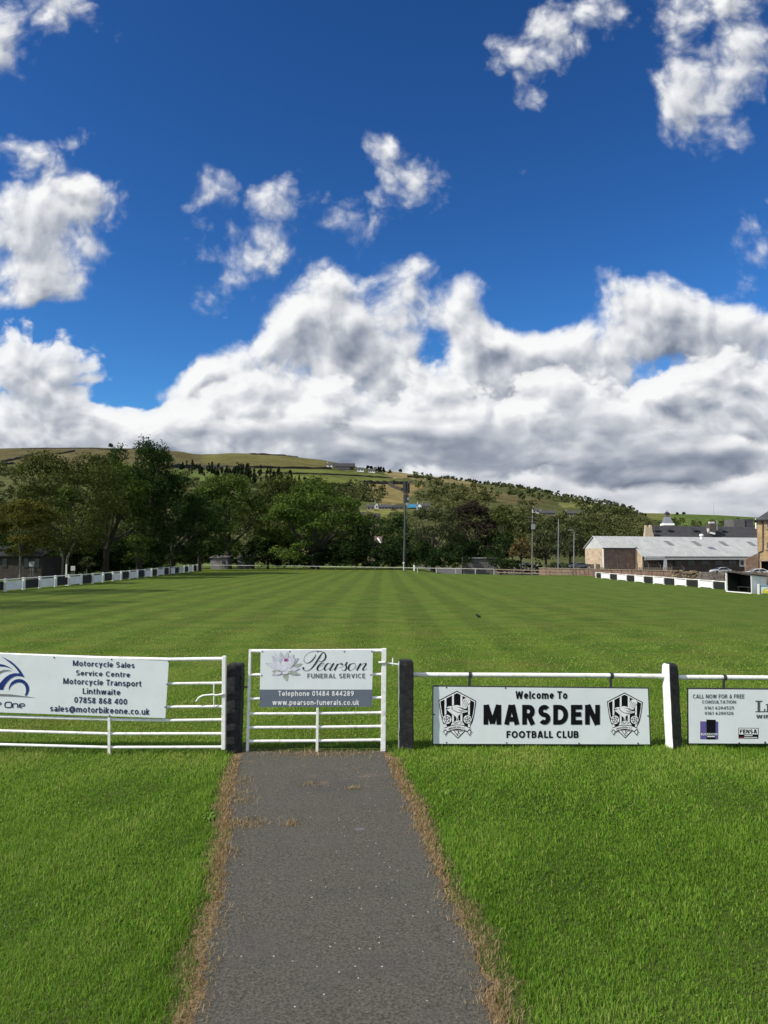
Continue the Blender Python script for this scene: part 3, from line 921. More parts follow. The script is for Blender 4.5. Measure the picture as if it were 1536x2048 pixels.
tree_px('broad_tree', 'grey green tree left of the white roofed works, behind the lamp post', 'tree', 1140, 84, 1050, 1124, 232, 'grey', 42, group=G_M, lumps=36)
tree_px('broad_tree', 'dull green tree touching the gable of the white roofed works', 'tree', 1182, 60, 1064, 1122, 245, 'olive', 43, group=G_M, lumps=30)
tree_px('sapling', 'young thin tree with a small sparse crown in front of the dark touchline trees', 'tree', 174, 34, 1114, 1136, 66, 'grey', 44, group=G_L, trunk='pale_bark', tw=.06, lumps=10, dens=.4, lump=.4)
tree_px('sapling', 'pale stemmed sapling below the tallest tree', 'tree', 274, 26, 1112, 1132, 84, 'grey', 45, group=G_L, trunk='pale_bark', tw=.07, lumps=10, dens=.35, lump=.4)
tree_px('sapling', 'pale stemmed sapling farthest along the left touchline', 'tree', 341, 24, 1108, 1130, 92, 'grey', 46, group=G_L, trunk='pale_bark', tw=.08, lumps=10, dens=.35, lump=.4)

# a tree outside the picture on the left whose shade reaches the pitch
make_tree('broad_tree', 'leafy tree outside the left edge whose shadow lies nearest across the pitch', 'tree', -27.5, 31.0, 10.0, 1.8, 14.2, 'olive', 47, 40, group=G_L, lumps=40)
make_tree('broad_tree', 'leafy tree outside the left edge shading the left barrier', 'tree', -31.5, 44.0, 10.5, 1.8, 16.0, 'green', 48, 50, group=G_L, lumps=40)

# ---- masses of foliage that nobody could count
def mass(name, label, pts, heights, kinds, seed, m, leaf_k=.0026, cone=False, nk=5.0):
    """Many small trees in one object: base points, heights."""
    Vs, Ts = [], []
    r = np.random.default_rng(seed)
    for i, (p, h) in enumerate(zip(pts, heights)):
        Dd = max(60., p[1])
        size = max(leaf_k * Dd, .2)
        w = h * (r.uniform(.28, .4) if cone else r.uniform(.75, 1.25))
        n = int(np.clip(nk * w * h / (size * size), 26, 900))
        P, N, t, cs = crown_points(n, w / 2, w / 2, h * .02, h, seed * 1000 + i, 5 if cone else 9, .45 if not cone else .4, shape='cone' if cone else 'round')
        V = leaf_quads(P, N, size, r) + np.array(p)
        Vs.append(V); Ts.append(np.repeat(np.clip(t + kinds[i], 0, 1), 4))
    o = np_mesh(name, np.concatenate(Vs), 4, m, np.concatenate(Ts))
    return tag(o, label, None, None, 'stuff')

def scatter(polys, seed):
    r = np.random.default_rng(seed)
    out = []
    for poly, n in polys:
        xs = [p[0] for p in poly]; ys = [p[1] for p in poly]
        got = 0
        while got < n:
            x, y = r.uniform(min(xs), max(xs)), r.uniform(min(ys), max(ys))
            if inside(poly, np.array([x]), np.array([y]))[0]:
                out.append((x, y)); got += 1
    return out

WOODS = [
    ([(-120, 948), (60, 944), (180, 948), (330, 958), (440, 968), (520, 985), (700, 990), (745, 1010), (720, 1020), (740, 1095), (-120, 1095)], 620),
    ([(650, 985), (700, 972), (770, 992), (766, 1008), (700, 1012)], 60),
    ([(812, 1012), (830, 996), (900, 1000), (980, 1022), (1240, 1044), (1290, 1062), (1310, 1100), (1180, 1108), (1000, 1100), (820, 1040)], 270),
    ([(830, 975), (870, 968), (960, 985), (1000, 1005), (940, 1010), (850, 995)], 70),
    ([(960, 982), (1100, 998), (1250, 1028), (1285, 1040), (1240, 1045), (1060, 1020)], 24),
    ([(1000, 976), (1100, 992), (1200, 1012), (1285, 1038), (1200, 1022), (1080, 998)], 34),
    ([(700, 1042), (812, 1036), (815, 1100), (705, 1100)], 70),
    ([(1130, 1020), (1250, 1030), (1300, 1060), (1290, 1085), (1180, 1060)], 80),
    ([(0, 938), (40, 940), (60, 952), (-60, 952)], 16),
    ([(820, 955), (880, 962), (900, 970), (850, 966)], 14),
]
W_PTS = [p for p in scatter(WOODS, 5) if not (1060 < p[0] < 1168 and 1020 < p[1] < 1048) and not (706 < p[0] < 864 and 1006 < p[1] < 1056)]
W_POS = [hill_point(*p) for p in W_PTS]
W_POS = [Vector((p.x, p.y, p.z - .4)) for p in W_POS]
rw = random.Random(9)
mass('woodland', 'mixed woodland clothing the lower slopes of the hillside', W_POS, [rw.uniform(4.5, 11) * (1 + .35 * mnoise.noise((p.x * .012, p.y * .006, 3))) for p in W_POS], [rw.uniform(-.22, .22) + .45 * mnoise.noise((p.x * .010, p.y * .005, 0)) for p in W_POS], 61, LEAF['wood'])
SCRUB = [(px, float(ridge_y(px)) + rw.uniform(-.5, 3)) for px in np.concatenate([rng.uniform(880, 1000, 40), rng.uniform(1000, 1292, 120)])] + [(rw.uniform(905, 1010), rw.uniform(968, 990)) for _ in range(26)]
S_POS = [hill_point(*p) for p in SCRUB]
mass('hilltop_scrub', 'ragged line of low dark trees along the hill crest', S_POS, [rw.uniform(2.4, 6.5) * (1 if p.x < 250 else 1.1) for p in S_POS], [rw.uniform(-.35, .05) for _ in S_POS], 62, LEAF['wood'])
CON = scatter([([(325, 938), (400, 938), (445, 946), (500, 948), (600, 962), (615, 978), (500, 978), (440, 968), (330, 948)], 90), ([(440, 945), (500, 946), (500, 975), (440, 970)], 30)], 7)
C_POS = [hill_point(*p) for p in CON]
mass('conifer_plantation', 'dark strip of conifers below the hilltop pasture', C_POS, [rw.uniform(9, 15) for _ in C_POS], [0.0] * len(C_POS), 63, LEAF['conifer'], cone=True)
FAR = [(rw.uniform(1290, 1530), rw.uniform(1046, 1062)) for _ in range(60)]
F_POS = []
for px, py in FAR:
    Y = rw.uniform(1500, 1750); F_POS.append(Vector((float(px_x(px, Y)), Y, CAM_Z + float(elev(py)) * Y - 3)))
mass('valley_trees', 'far line of trees below the distant green hill', F_POS, [rw.uniform(11, 17) for _ in F_POS], [rw.uniform(-.2, .1) for _ in F_POS], 64, LEAF['wood'])
# dark undergrowth below the trees beyond the far fence and behind the left barrier
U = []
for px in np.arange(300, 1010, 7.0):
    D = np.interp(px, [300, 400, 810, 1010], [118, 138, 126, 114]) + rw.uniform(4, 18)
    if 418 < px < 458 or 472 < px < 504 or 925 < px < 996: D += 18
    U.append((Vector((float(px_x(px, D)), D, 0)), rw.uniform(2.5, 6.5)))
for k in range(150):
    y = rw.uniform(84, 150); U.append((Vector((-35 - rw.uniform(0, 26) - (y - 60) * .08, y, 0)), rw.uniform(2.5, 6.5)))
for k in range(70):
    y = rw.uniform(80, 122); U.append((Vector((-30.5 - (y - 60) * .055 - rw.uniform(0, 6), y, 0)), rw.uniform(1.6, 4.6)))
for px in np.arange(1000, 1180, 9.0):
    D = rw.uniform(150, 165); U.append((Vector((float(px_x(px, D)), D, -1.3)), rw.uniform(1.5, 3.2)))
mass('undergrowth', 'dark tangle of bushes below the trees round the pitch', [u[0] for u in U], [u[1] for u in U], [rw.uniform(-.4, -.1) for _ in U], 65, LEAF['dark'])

# single trees that stand out on the skyline and by the hilltop farm
def sky_tree(name, label, px, py, h_px, kind, seed, shape='round', wf=.9):
    p = hill_point(px, py)
    h = h_px * p.y / F
    return make_tree(name, label, 'tree', p.x, p.y, h * wf, p.z + h * .08, p.z + h, kind, seed, p.y, lumps=9, lump=.45, shape=shape, zb=p.z - .5, depth=1.0, leaf=.0018 * p.y)
sky_tree('hilltop_tree', 'lone dark tree on the moor skyline above the left trees', 218, 897, 10, 'dark', 71)
sky_tree('hilltop_tree', 'small round tree alone on the skyline right of the hilltop farm', 800.5, 946, 8, 'dark', 72)
sky_tree('hilltop_tree', 'thin bush below the skyline between the farm conifers and the lone round tree', 779, 947, 8, 'olive', 73)
for k, (px, py, hh) in enumerate([(735, 939, 8), (742, 940, 8), (751, 944, 11), (757, 947, 15), (762, 948, 16), (767, 948, 15)]):
    lab = ['low dark tree at the left of the row beside the hilltop farm', 'low dark tree behind the second white farmhouse', 'dark conifer nearest the second white farmhouse',
           'middle dark conifer of the clump by the hilltop farm', 'tallest dark conifer of the clump by the hilltop farm', 'rightmost dark conifer of the clump by the hilltop farm'][k]
    t = sky_tree('farm_conifer' if k > 1 else 'farm_tree', lab, px, py, hh, 'conifer', 80 + k, shape='cone' if k > 2 else 'round', wf=.5 if k > 1 else 1.1)
    t['group'] = 'trees by the hilltop farm'
for k, (px, py) in enumerate([(1355, 1029.5), (1368, 1029.5)]):
    Y = 2950.0; z = CAM_Z + float(elev(py)) * Y - 4; h = 5.5 * Y / F + 4
    make_tree('hilltop_tree', ['left of two round trees on the distant green hill', 'right of two round trees on the distant green hill'][k], 'tree', float(px_x(px, Y)), Y, 6.5 * Y / F, z + 2, z + h, 'dark', 90 + k, Y, lumps=8, lump=.45, zb=z, leaf=4.0, group='pair of trees on the distant hill')

# ---- grass on this side of the pitch: blades as one object, dead straw along the path as another
PATH_POLY = EDGE_L + EDGE_R[::-1]
def edge_x(edge, y):
    e = np.array(edge); o = np.argsort(e[:, 1])
    return np.interp(y, e[o, 1], e[o, 0])

def vnoise(x, y, s, seed):
    """Cheap smooth noise from sines, 0..1."""
    r = np.random.default_rng(seed); v = np.zeros_like(x)
    for k in range(7):
        a = r.uniform(0, 6.283); f = s * r.uniform(.5, 2.0)
        v += np.sin((x * math.cos(a) + y * math.sin(a)) * f + r.uniform(0, 6.283)) * r.uniform(.5, 1)
    return np.clip(.5 + v / 6.5, 0, 1)

def grass_blades(x, y, length, width, lean, r, z=0.004, bend=.6):
    """Curved blades of three corners' height: an (n*3*4) polygon soup of quads (two segments and a tip)."""
    n = len(x)
    a = r.uniform(0, 2 * math.pi, n); dx, dy = np.cos(a), np.sin(a)
    tilt = np.abs(r.normal(0, 1, n)) * lean
    b = a + r.normal(0, .9, n); bx, by = np.cos(b), np.sin(b)
    px_, py_ = -np.sin(a + r.uniform(-.8, .8, n)), np.cos(a + r.uniform(-.8, .8, n))
    def pt(t):
        h = length * t * np.cos(tilt * t)
        o = length * (np.sin(tilt) * t * .6 + bend * tilt * t * t * .5)
        return np.stack([x + bx * o, y + by * o, z + h], -1)
    p0, p1, p2 = pt(0.), pt(.55), pt(1.)
    w0 = np.stack([px_, py_, np.zeros(n)], -1) * (width / 2)[:, None]
    q1 = np.stack([p0 - w0, p0 + w0, p1 + w0 * .8, p1 - w0 * .8], 1)
    q2 = np.stack([p1 - w0 * .8, p1 + w0 * .8, p2 + w0 * .08, p2 - w0 * .08], 1)
    return np.concatenate([q1, q2], 1).reshape(-1, 3)

GRASS = leaf_mat('grass_blades', (.075, .145, .014), (.172, .318, .034), (.36, .39, .11), trans=.45)
STRAW = leaf_mat('dead_grass', (.12, .080, .036), (.30, .215, .110), (.46, .365, .210), trans=.2)

def build_grass():
    r = np.random.default_rng(33)
    Vs, Ts = [], []
    for (ya, yb, dens, ln, wd) in [(1.4, 3.0, 5000, .030, .0050), (3.0, 4.6, 13000, .028, .0042), (4.6, 6.5, 9500, .029, .0056), (6.5, 9.3, 5200, .032, .0078), (9.3, 14.0, 1300, .026, .011), (14, 26, 420, .024, .017)]:
        wmax = .52 * yb + 2.4
        n = int(dens * 2 * wmax * (yb - ya))
        x = r.uniform(-wmax, wmax, n); y = r.uniform(ya, yb, n)
        k = (np.abs(x) < .52 * y + .8 + 1.6 * r.uniform(0, 1, n) ** 1.5) & ((y < 9.3) | (r.uniform(0, 1, n) < np.clip((26 - y) / 14, 0, 1)))
        x, y = x[k], y[k]
        el, er = edge_x(EDGE_L, y), edge_x(EDGE_R, y)
        jag = (vnoise(x, y, 9., 1) - .5) * .10
        on = (x > el - .055 + jag) & (x < er + .055 + jag) & (y < 9.05)
        strip = ((x > el - .16 + jag) & (x < er + .17 + jag) & (y < 8.9)) & (r.uniform(0, 1, len(x)) < .72)
        bare = (y > 8.35) & (y < 9.4) & (x > -1.62) & (x < .1) & (r.uniform(0, 1, len(x)) < .55)
        k = ~(on | strip | bare)
        x, y = x[k], y[k]
        big = vnoise(x, y, 1.1, 2); med = vnoise(x, y, 3.4, 3); sm = vnoise(x, y, 14., 4)
        L = ln * (0.5 + .75 * med + .35 * sm) * r.uniform(.6, 1.3, len(x))
        # longer growth against posts, gates and along the path edge
        if yb <= 9.4:
            dpe = np.minimum(np.abs(x - edge_x(EDGE_L, y)), np.abs(x - edge_x(EDGE_R, y)))
            L *= 1 + .45 * np.exp(-((dpe - .22) / .10) ** 2)
            L *= 1 + .25 * np.exp(-((y - 8.85) / .20) ** 2)
        t = .40 + .22 * (big - .5) + .34 * (med - .5) + .20 * (sm - .5) + r.normal(0, .14, len(x))
        t += np.where(y > 9.3, .12, 0) + .18 * np.exp(-((y - 8.4) / .6) ** 2) * (x > -9)
        t += np.where(x < -1.2, .06, -.02)
        t = np.where(r.uniform(0, 1, len(x)) < .05, .85, t)
        V = grass_blades(x, y, L, np.full(len(x), wd) * r.uniform(.7, 1.3, len(x)), .80, r)
        Vs.append(V); Ts.append(np.repeat(np.clip(t, 0, 1), 8))
    o = np_mesh('grass', np.concatenate(Vs), 4, GRASS, np.concatenate(Ts))
    tag(o, 'bright green grass blades on the verge and near edge of the pitch', None, None, 'stuff')
    # straw
    Vs, Ts = [], []
    for edge, sgn, seed in ((EDGE_L, -1, 5), (EDGE_R, 1, 6)):
        n = 9500
        y = r.uniform(3.0, 8.5, n) ; u = r.normal(0, 1, n)
        wv = .026 + .030 * vnoise(y * 0, y, 2.6, seed) + .02 * (y < 5)
        x = edge_x(edge, y) + sgn * (.050 + u * wv)
        tuft = vnoise(x, y, 6., 8)
        k = r.uniform(0, 1, n) < (.35 + .9 * tuft)
        x, y = x[k], y[k]
        V = grass_blades(x, y, r.uniform(.015, .045, len(x)), np.full(len(x), .0030) * (y / 5), 1.6, r, z=.014)
        Vs.append(V); Ts.append(np.repeat(np.clip(r.normal(.48, .22, len(x)), 0, 1), 8))
    # drifts of straw lying on the tarmac
    for (px, py, rx, ry, n) in [(480, 1600, .16, .20, 260), (486, 1652, .20, .10, 360), (582, 1652, .07, .05, 110), (478, 1568, .12, .14, 160), (822, 1622, .10, .08, 140), (838, 1660, .10, .1, 110), (640, 1510, .8, .12, 700), (620, 1572, .16, .05, 60), (455, 1712, .1, .12, 160), (1000, 2020, .10, .2, 600), (705, 1580, .08, .03, 60)]:
        c = gp(px, py)
        x = c.x + r.normal(0, rx * .55, n); y = c.y + r.normal(0, ry * .8, n)
        V = grass_blades(x, y, r.uniform(.02, .06, n), np.full(n, .003) * c.y / 5, 1.6, r, z=.014)
        Vs.append(V); Ts.append(np.repeat(np.clip(r.normal(.5, .2, n), 0, 1), 8))
    o = np_mesh('dead_grass', np.concatenate(Vs), 4, STRAW, np.concatenate(Ts))
    tag(o, 'brown dead grass fringing both edges of the footpath', None, None, 'stuff')

build_grass()

WEED = leaf_mat('weed_leaves', (.05, .10, .02), (.12, .22, .035), (.22, .32, .07), trans=.3)
def weed(label, px, py, rad, n, seed):
    c = gp(px, py); r = random.Random(seed)
    mb = MB()
    for k in range(n):
        a = 2 * math.pi * k / n + r.uniform(-.3, .3); L = rad * r.uniform(.7, 1.15); w = L * r.uniform(.18, .3)
        d = Vector((math.cos(a), math.sin(a), 0)); s = Vector((-d.y, d.x, 0))
        h = r.uniform(.025, .06)
        p = [c, c + d * L * .35 + Vector((0, 0, h)), c + d * L * .7 + Vector((0, 0, h * 1.1)), c + d * L + Vector((0, 0, h * .4))]
        mb.face([p[0] + s * w * .15, p[1] + s * w * .6, p[1] - s * w * .6, p[0] - s * w * .15])
        mb.face([p[1] + s * w * .6, p[2] + s * w, p[2] - s * w, p[1] - s * w * .6])
        mb.face([p[2] + s * w, p[3], p[2] - s * w])
    o = mb.build('broad_leaf_weed', WEED, None, loc=c)
    me = o.data
    t = me.attributes.new('tint', 'FLOAT', 'POINT'); t.data.foreach_set('value', [min(1, max(0, r.gauss(.6, .2))) for _ in me.vertices])
    tag(o, label, 'weed', 'broad leaved weeds in the verge')
weed('pale leaved weed at the left edge of the path', 418, 1640, .07, 9, 1)
weed('small weed in the right verge nearest the gate', 896, 1592, .07, 8, 3)

# ------------------------------------------------------------------ a plain sans lettering, drawn as strokes
def sans(body, t, gap=.15):
    """Strokes of a line of sans lettering: capitals 1 high, stroke weight t. Returns (list of centre lines, width)."""
    h = t / 2; X = .74
    def l(a, b, c, d): return [(a, b), (c, d)]
    def a(cx, cy, rx, ry, a0, a1):
        n = max(6, int(abs(a1 - a0) / 15))
        return [(cx + rx * math.cos(R(a0 + (a1 - a0) * k / n)), cy + ry * math.sin(R(a0 + (a1 - a0) * k / n))) for k in range(n + 1)]
    def O(w, H_): return [a(w / 2, H_ / 2, w / 2 - h, H_ / 2 - h, 0, 180), a(w / 2, H_ / 2, w / 2 - h, H_ / 2 - h, 180, 360)]
    def S(w, H_):
        r = (H_ - t) / 4; return [a(w / 2, H_ - h - r, w / 2 - h, r, 35, 270), a(w / 2, h + r, w / 2 - h, r, 90, -145)]
    def arch(x, w, H_): return [a(x + w / 2, H_ - h - .24, w / 2, .24, 0, 180), l(x + w, 0, x + w, H_ - h - .23)]
    g = {
        'A': (.76, [l(h, 0, .38 - h * .3, 1), l(.76 - h, 0, .38 + h * .3, 1), l(.16, .27, .60, .27)]),
        'B': (.64, [l(h, 0, h, 1), l(h, 1 - h, .36, 1 - h), l(h, .52, .38, .52), l(h, h, .38, h), a(.36, .76 - h / 2, .24 - h + .0, .24 - h / 2, -90, 90), a(.38, .26 + h / 2, .26 - h, .26 - h / 2, -90, 90)]),
        'C': (.70, [a(.40, .5, .40 - h, .5 - h, 48, 312)]),
        'D': (.74, [l(h, 0, h, 1), l(h, 1 - h, .31, 1 - h), l(h, h, .31, h), a(.30, .5, .44 - h, .5 - h, -90, 90)]),
        'E': (.56, [l(h, 0, h, 1), l(h, 1 - h, .56, 1 - h), l(h, .52, .51, .52), l(h, h, .56, h)]),
        'F': (.54, [l(h, 0, h, 1), l(h, 1 - h, .54, 1 - h), l(h, .50, .49, .50)]),
        'I': (t, [l(h, 0, h, 1)]),
        'L': (.52, [l(h, 0, h, 1), l(h, h, .52, h)]),
        'M': (.88, [l(h, 0, h, 1), l(.88 - h, 0, .88 - h, 1), l(h * 1.2, 1, .44, .05), l(.88 - h * 1.2, 1, .44, .05)]),
        'N': (.74, [l(h, 0, h, 1), l(.74 - h, 0, .74 - h, 1), l(h * 1.2, 1, .74 - h * 1.2, 0)]),
        'O': (.84, O(.84, 1)),
        'R': (.66, [l(h, 0, h, 1), l(h, 1 - h, .36, 1 - h), l(h, .46, .36, .46), a(.35, .73 - h / 2, .27 - h, .27 - h / 2, -90, 90), l(.32, .47, .66 - h * 1.1, 0)]),
        'S': (.60, S(.60, 1)),
        'T': (.62, [l(.31, 0, .31, 1), l(0, 1 - h, .62, 1 - h)]),
        'U': (.70, [l(h, .34, h, 1), l(.70 - h, .34, .70 - h, 1), a(.35, .34, .35 - h, .34 - h, 180, 360)]),
        'V': (.72, [l(h, 1, .36, 0), l(.72 - h, 1, .36, 0)]),
        'W': (1.02, [l(h, 1, .28, 0), l(.28, 0, .51, .95), l(.51, .95, .74, 0), l(.74, 0, 1.02 - h, 1)]),
        'a': (.54, [a(.25, .22, .25 - h, .22 - h, 0, 180), a(.25, .22, .25 - h, .22 - h, 180, 360), l(.54 - h, 0, .54 - h, .50), a(.29, .49, .25 - h, X - h - .49, 0, 155)]),
        'b': (.60, [l(h, 0, h, 1)] + O(.60, X)),
        'c': (.52, [a(.30, X / 2, .30 - h, X / 2 - h, 48, 312)]),
        'e': (.58, [a(.29, X / 2, .29 - h, X / 2 - h, 0, 318), l(h, X / 2 - .01, .58 - h * .4, X / 2 - .01)]),
        'f': (.36, [l(.15, 0, .15, .78), a(.33, .78, .18, .22 - h, 95, 180), l(0, X - h, .34, X - h)]),
        'g': (.60, O(.60, X) + [l(.60 - h, -.02, .60 - h, X), a(.30, -.02, .30 - h, .24 - h, 200, 360)]),
        'h': (.58, [l(h, 0, h, 1)] + arch(h, .58 - t, X)),
        'i': (t, [l(h, 0, h, X), l(h, 1 - t * .9, h, 1)]),
        'k': (.54, [l(h, 0, h, 1), l(h, .28, .50 - h * .4, X), l(.20, .40, .54 - h, 0)]),
        'l': (t, [l(h, 0, h, 1)]),
        'm': (.92, [l(h, 0, h, X)] + arch(h, .46 - h, X) + arch(.46, .46 - h, X)),
        'n': (.58, [l(h, 0, h, X)] + arch(h, .58 - t, X)),
        'o': (.60, O(.60, X)),
        'p': (.60, [l(h, -.25, h, X)] + O(.60, X)),
        'r': (.38, [l(h, 0, h, X), a(.36, X - h - .26, .36 - h, .26, 80, 180)]),
        's': (.50, S(.50, X)),
        't': (.36, [l(.15, .2, .15, .95), a(.33, .20, .18, .20 - h, 180, 275), l(0, X - h, .34, X - h)]),
        'u': (.58, [l(h, .28, h, X), l(.58 - h, 0, .58 - h, X), a(.29, .28, .29 - h, .28 - h, 180, 360)]),
        'v': (.56, [l(h * .9, X, .28, 0), l(.56 - h * .9, X, .28, 0)]),
        'w': (.84, [l(h * .9, X, .23, 0), l(.23, 0, .42, X), l(.42, X, .61, 0), l(.61, 0, .84 - h * .9, X)]),
        'y': (.56, [l(h * .9, X, .29, .02), l(.56 - h * .9, X, .20, -.25)]),
        '0': (.58, O(.58, 1)), '1': (.34, [l(.34 - h, 0, .34 - h, 1), l(.02, .74, .34 - h, 1 - h)]),
        '2': (.58, [a(.29, .70, .29 - h, .30 - h, -20, 165), l(.53, .60, h, h), l(h * .6, h, .58, h)]),
        '4': (.60, [l(.44, 0, .44, 1), l(.44, .96, h, .32), l(0, .28, .60, .28)]),
        '5': (.56, [l(.10, 1 - h, .52, 1 - h), l(.12, 1, .09, .48), a(.28, .32, .28 - h, .32 - h, -150, 130)]),
        '6': (.58, [a(.29, .31, .29 - h, .31 - h, 0, 180), a(.29, .31, .29 - h, .31 - h, 180, 360), a(.40, .32, .40 - h, .68 - h, 78, 180)]),
        '7': (.56, [l(0, 1 - h, .56, 1 - h), l(.52, .98, .20, 0)]),
        '8': (.58, [a(.29, .27, .29 - h, .27 - h, 0, 180), a(.29, .27, .29 - h, .27 - h, 180, 360), a(.29, .75, .25 - h, .25 - h, 0, 180), a(.29, .75, .25 - h, .25 - h, 180, 360)]),
        '9': (.58, [a(.29, .69, .29 - h, .31 - h, 0, 180), a(.29, .69, .29 - h, .31 - h, 180, 360), a(.18, .68, .40 - h, .68 - h, -102, 0)]),
        '@': (1.0, [a(.5, .40, .5 - h, .55 - h, -50, 140), a(.5, .40, .5 - h, .55 - h, 140, 300), a(.46, .40, .20, .24, 0, 180), a(.46, .40, .20, .24, 180, 360), l(.68, .62, .66, .20)]),
        '.': (t * 1.1, [l(t * .55, 0, t * .55, t * 1.1)]), '-': (.32, [l(0, .36, .32, .36)]), ' ': (.26 - gap * .3, []),
    }
    x, out, word = 0.0, [], 0
    for ch in body:
        w, st = g[ch]
        word += ch == ' '
        out += [(word, [(x + px, py) for px, py in s_]) for s_ in st]
        x += w + gap
    return out, x - gap

# ------------------------------------------------------------------ gates, posts and signs by the path
from mathutils.geometry import tessellate_polygon

class Art:
    """Flat printed artwork on an upright board at depth D, drawn through a 2D map to photograph pixels."""
    def __init__(s, D, fn=lambda x, y: (x, y)):
        s.D, s.fn, s.mb, s.lines = D, fn, {}, []
    def P(s, x, y, lift):
        px, py = s.fn(x, y)
        return at(px, py, s.D - lift)
    def poly(s, key, pts, lift=.003):
        mb = s.mb.setdefault(key, MB())
        q = [s.P(x, y, lift) for x, y in pts]
        i = len(mb.v); mb.v += [tuple(p) for p in q]
        for tri in tessellate_polygon([q]):
            mb.f.append(tuple(i + k for k in tri))
    def circle(s, key, cx, cy, r, lift=.003, n=20, ry=None):
        s.poly(key, [(cx + r * math.cos(2 * math.pi * k / n), cy + (ry or r) * math.sin(2 * math.pi * k / n)) for k in range(n)], lift)
    def stroke(s, key, pts, w, lift=.003, curve=True, n=8):
        """A ribbon along pts; w a number, a list, or (thin, thick) for a pen that thickens on downstrokes."""
        P = [Vector((x, y)) for x, y in pts]
        if curve and len(P) > 2:
            Q = []
            for k in range(len(P) - 1):
                p0, p1, p2, p3 = P[max(k - 1, 0)], P[k], P[k + 1], P[min(k + 2, len(P) - 1)]
                for j in range(n):
                    t = j / n
                    Q.append(.5 * ((2 * p1) + (p2 - p0) * t + (2 * p0 - 5 * p1 + 4 * p2 - p3) * t * t + (3 * p1 - p0 - 3 * p2 + p3) * t ** 3))
            Q.append(P[-1])
        else:
            Q = P
        m = len(Q)
        L, Rr = [], []
        for k in range(m):
            d = (Q[min(k + 1, m - 1)] - Q[max(k - 1, 0)])
            d = d.normalized() if d.length > 1e-9 else Vector((1, 0))
            if isinstance(w, tuple):
                ww = w[0] + (w[1] - w[0]) * max(0.0, d.y) ** 1.2
            elif isinstance(w, list):
                f = k / (m - 1) * (len(w) - 1); a = int(min(f, len(w) - 2)); ww = w[a] + (w[a + 1] - w[a]) * (f - a)
            else:
                ww = w
            nn = Vector((-d.y, d.x)) * ww / 2
            L.append(Q[k] + nn); Rr.append(Q[k] - nn)
        mb = s.mb.setdefault(key, MB())
        for k in range(m - 1):
            mb.face([s.P(*L[k], lift), s.P(*L[k + 1], lift), s.P(*Rr[k + 1], lift), s.P(*Rr[k], lift)])
    def text(s, key, body, x0, y0, x1, y1, bold=0.0, shear=0.0, lift=.003, arc=0.0, space=1.0, rot=0.0):
        """Lettering fitted into the box x0..x1 by y0 (top of capitals) .. y1 (baseline)."""
        V, Fc = glyphs(body, bold, shear, space)
        xs = [v[0] for v in V]
        cap = glyph_cap(bold)
        sx = (x1 - x0) / (max(xs) - min(xs)); mn = min(xs)
        mb = s.mb.setdefault(key, MB())
        i = len(mb.v)
        cx, cyc = (x0 + x1) / 2, (y0 + y1) / 2
        cr, sr = math.cos(rot), math.sin(rot)
        for v in V:
            X = x0 + (v[0] - mn) * sx
            Yv = y1 - v[1] / cap * (y1 - y0)
            if arc:
                u = (X - cx) / ((x1 - x0) / 2); Yv += arc * u * u
            if rot:
                X, Yv = cx + (X - cx) * cr - (Yv - cyc) * sr, cyc + (X - cx) * sr + (Yv - cyc) * cr
            mb.v.append(tuple(s.P(X, Yv, lift)))
        mb.f += [tuple(i + k for k in f) for f in Fc]
    def line(s, key, body, x0, y0, x1, y1, t=.17, lift=.003, rot=0.0, gap=.15):
        """A line of plain sans lettering as a part of its own, fitted into a box."""
        strokes, w = sans(body, t, gap)
        cx, cy = (x0 + x1) / 2, (y0 + y1) / 2; cr, sr = math.cos(rot), math.sin(rot)
        kx, ky = (x1 - x0) / w, (y1 - y0)
        words = {}
        for si, (word, st) in enumerate(strokes):
            up = lift + (si % 7) * .00022
            mb = words.setdefault(word, MB())
            Q = [Vector(p) for p in st]; m = len(Q); Lf, Rt = [], []
            for k in range(m):
                d = (Q[min(k + 1, m - 1)] - Q[max(k - 1, 0)]).normalized(); nn = Vector((-d.y, d.x)) * t / 2
                Lf.append(Q[k] + nn); Rt.append(Q[k] - nn)
            def tr(q):
                X, Y = x0 + q.x * kx, y1 - q.y * ky
                X, Y = cx + (X - cx) * cr - (Y - cy) * sr, cy + (X - cx) * sr + (Y - cy) * cr
                return s.P(X, Y, up)
            for k in range(m - 1): mb.face([tr(Lf[k]), tr(Lf[k + 1]), tr(Rt[k + 1]), tr(Rt[k])])
        s.lines += [(key, mb) for mb in words.values()]
    def finish(s, parent, names):
        for key, mb in s.mb.items():
            o = mb.build(names.get(key, 'artwork'), M[key], parent)
        for key, mb in s.lines:
            mb.build('lettering', M[key], parent)

_GL = {}
def glyphs(body, bold, shear, space):
    k = (body, bold, shear, space)
    if k not in _GL:
        cu = bpy.data.curves.new('lettering_curve', 'FONT')
        cu.body = body; cu.size = 1.0; cu.offset = bold; cu.shear = shear; cu.resolution_u = 3; cu.space_character = space
        cu.fill_mode = 'FRONT' if hasattr(cu, 'fill_mode') else cu.fill_mode
        o = bpy.data.objects.new('lettering_curve', cu); C.objects.link(o)
        dg = bpy.context.evaluated_depsgraph_get()
        me = o.evaluated_get(dg).to_mesh()
        _GL[k] = ([tuple(v.co) for v in me.vertices], [tuple(p.vertices) for p in me.polygons])
        o.evaluated_get(dg).to_mesh_clear()
        bpy.data.objects.remove(o); bpy.data.curves.remove(cu)
    return _GL[k]
def glyph_cap(bold):
    V, _ = glyphs('H', bold, 0.0, 1.0)
    return max(v[1] for v in V)

def zoom(x0, y0, sc):
    return lambda x, y: (x0 + x / sc, y0 + y / sc)

def tube_px(mb, pts, D, r, n=10):
    mb.tube([at(x, y, D) for x, y in pts], r, n)

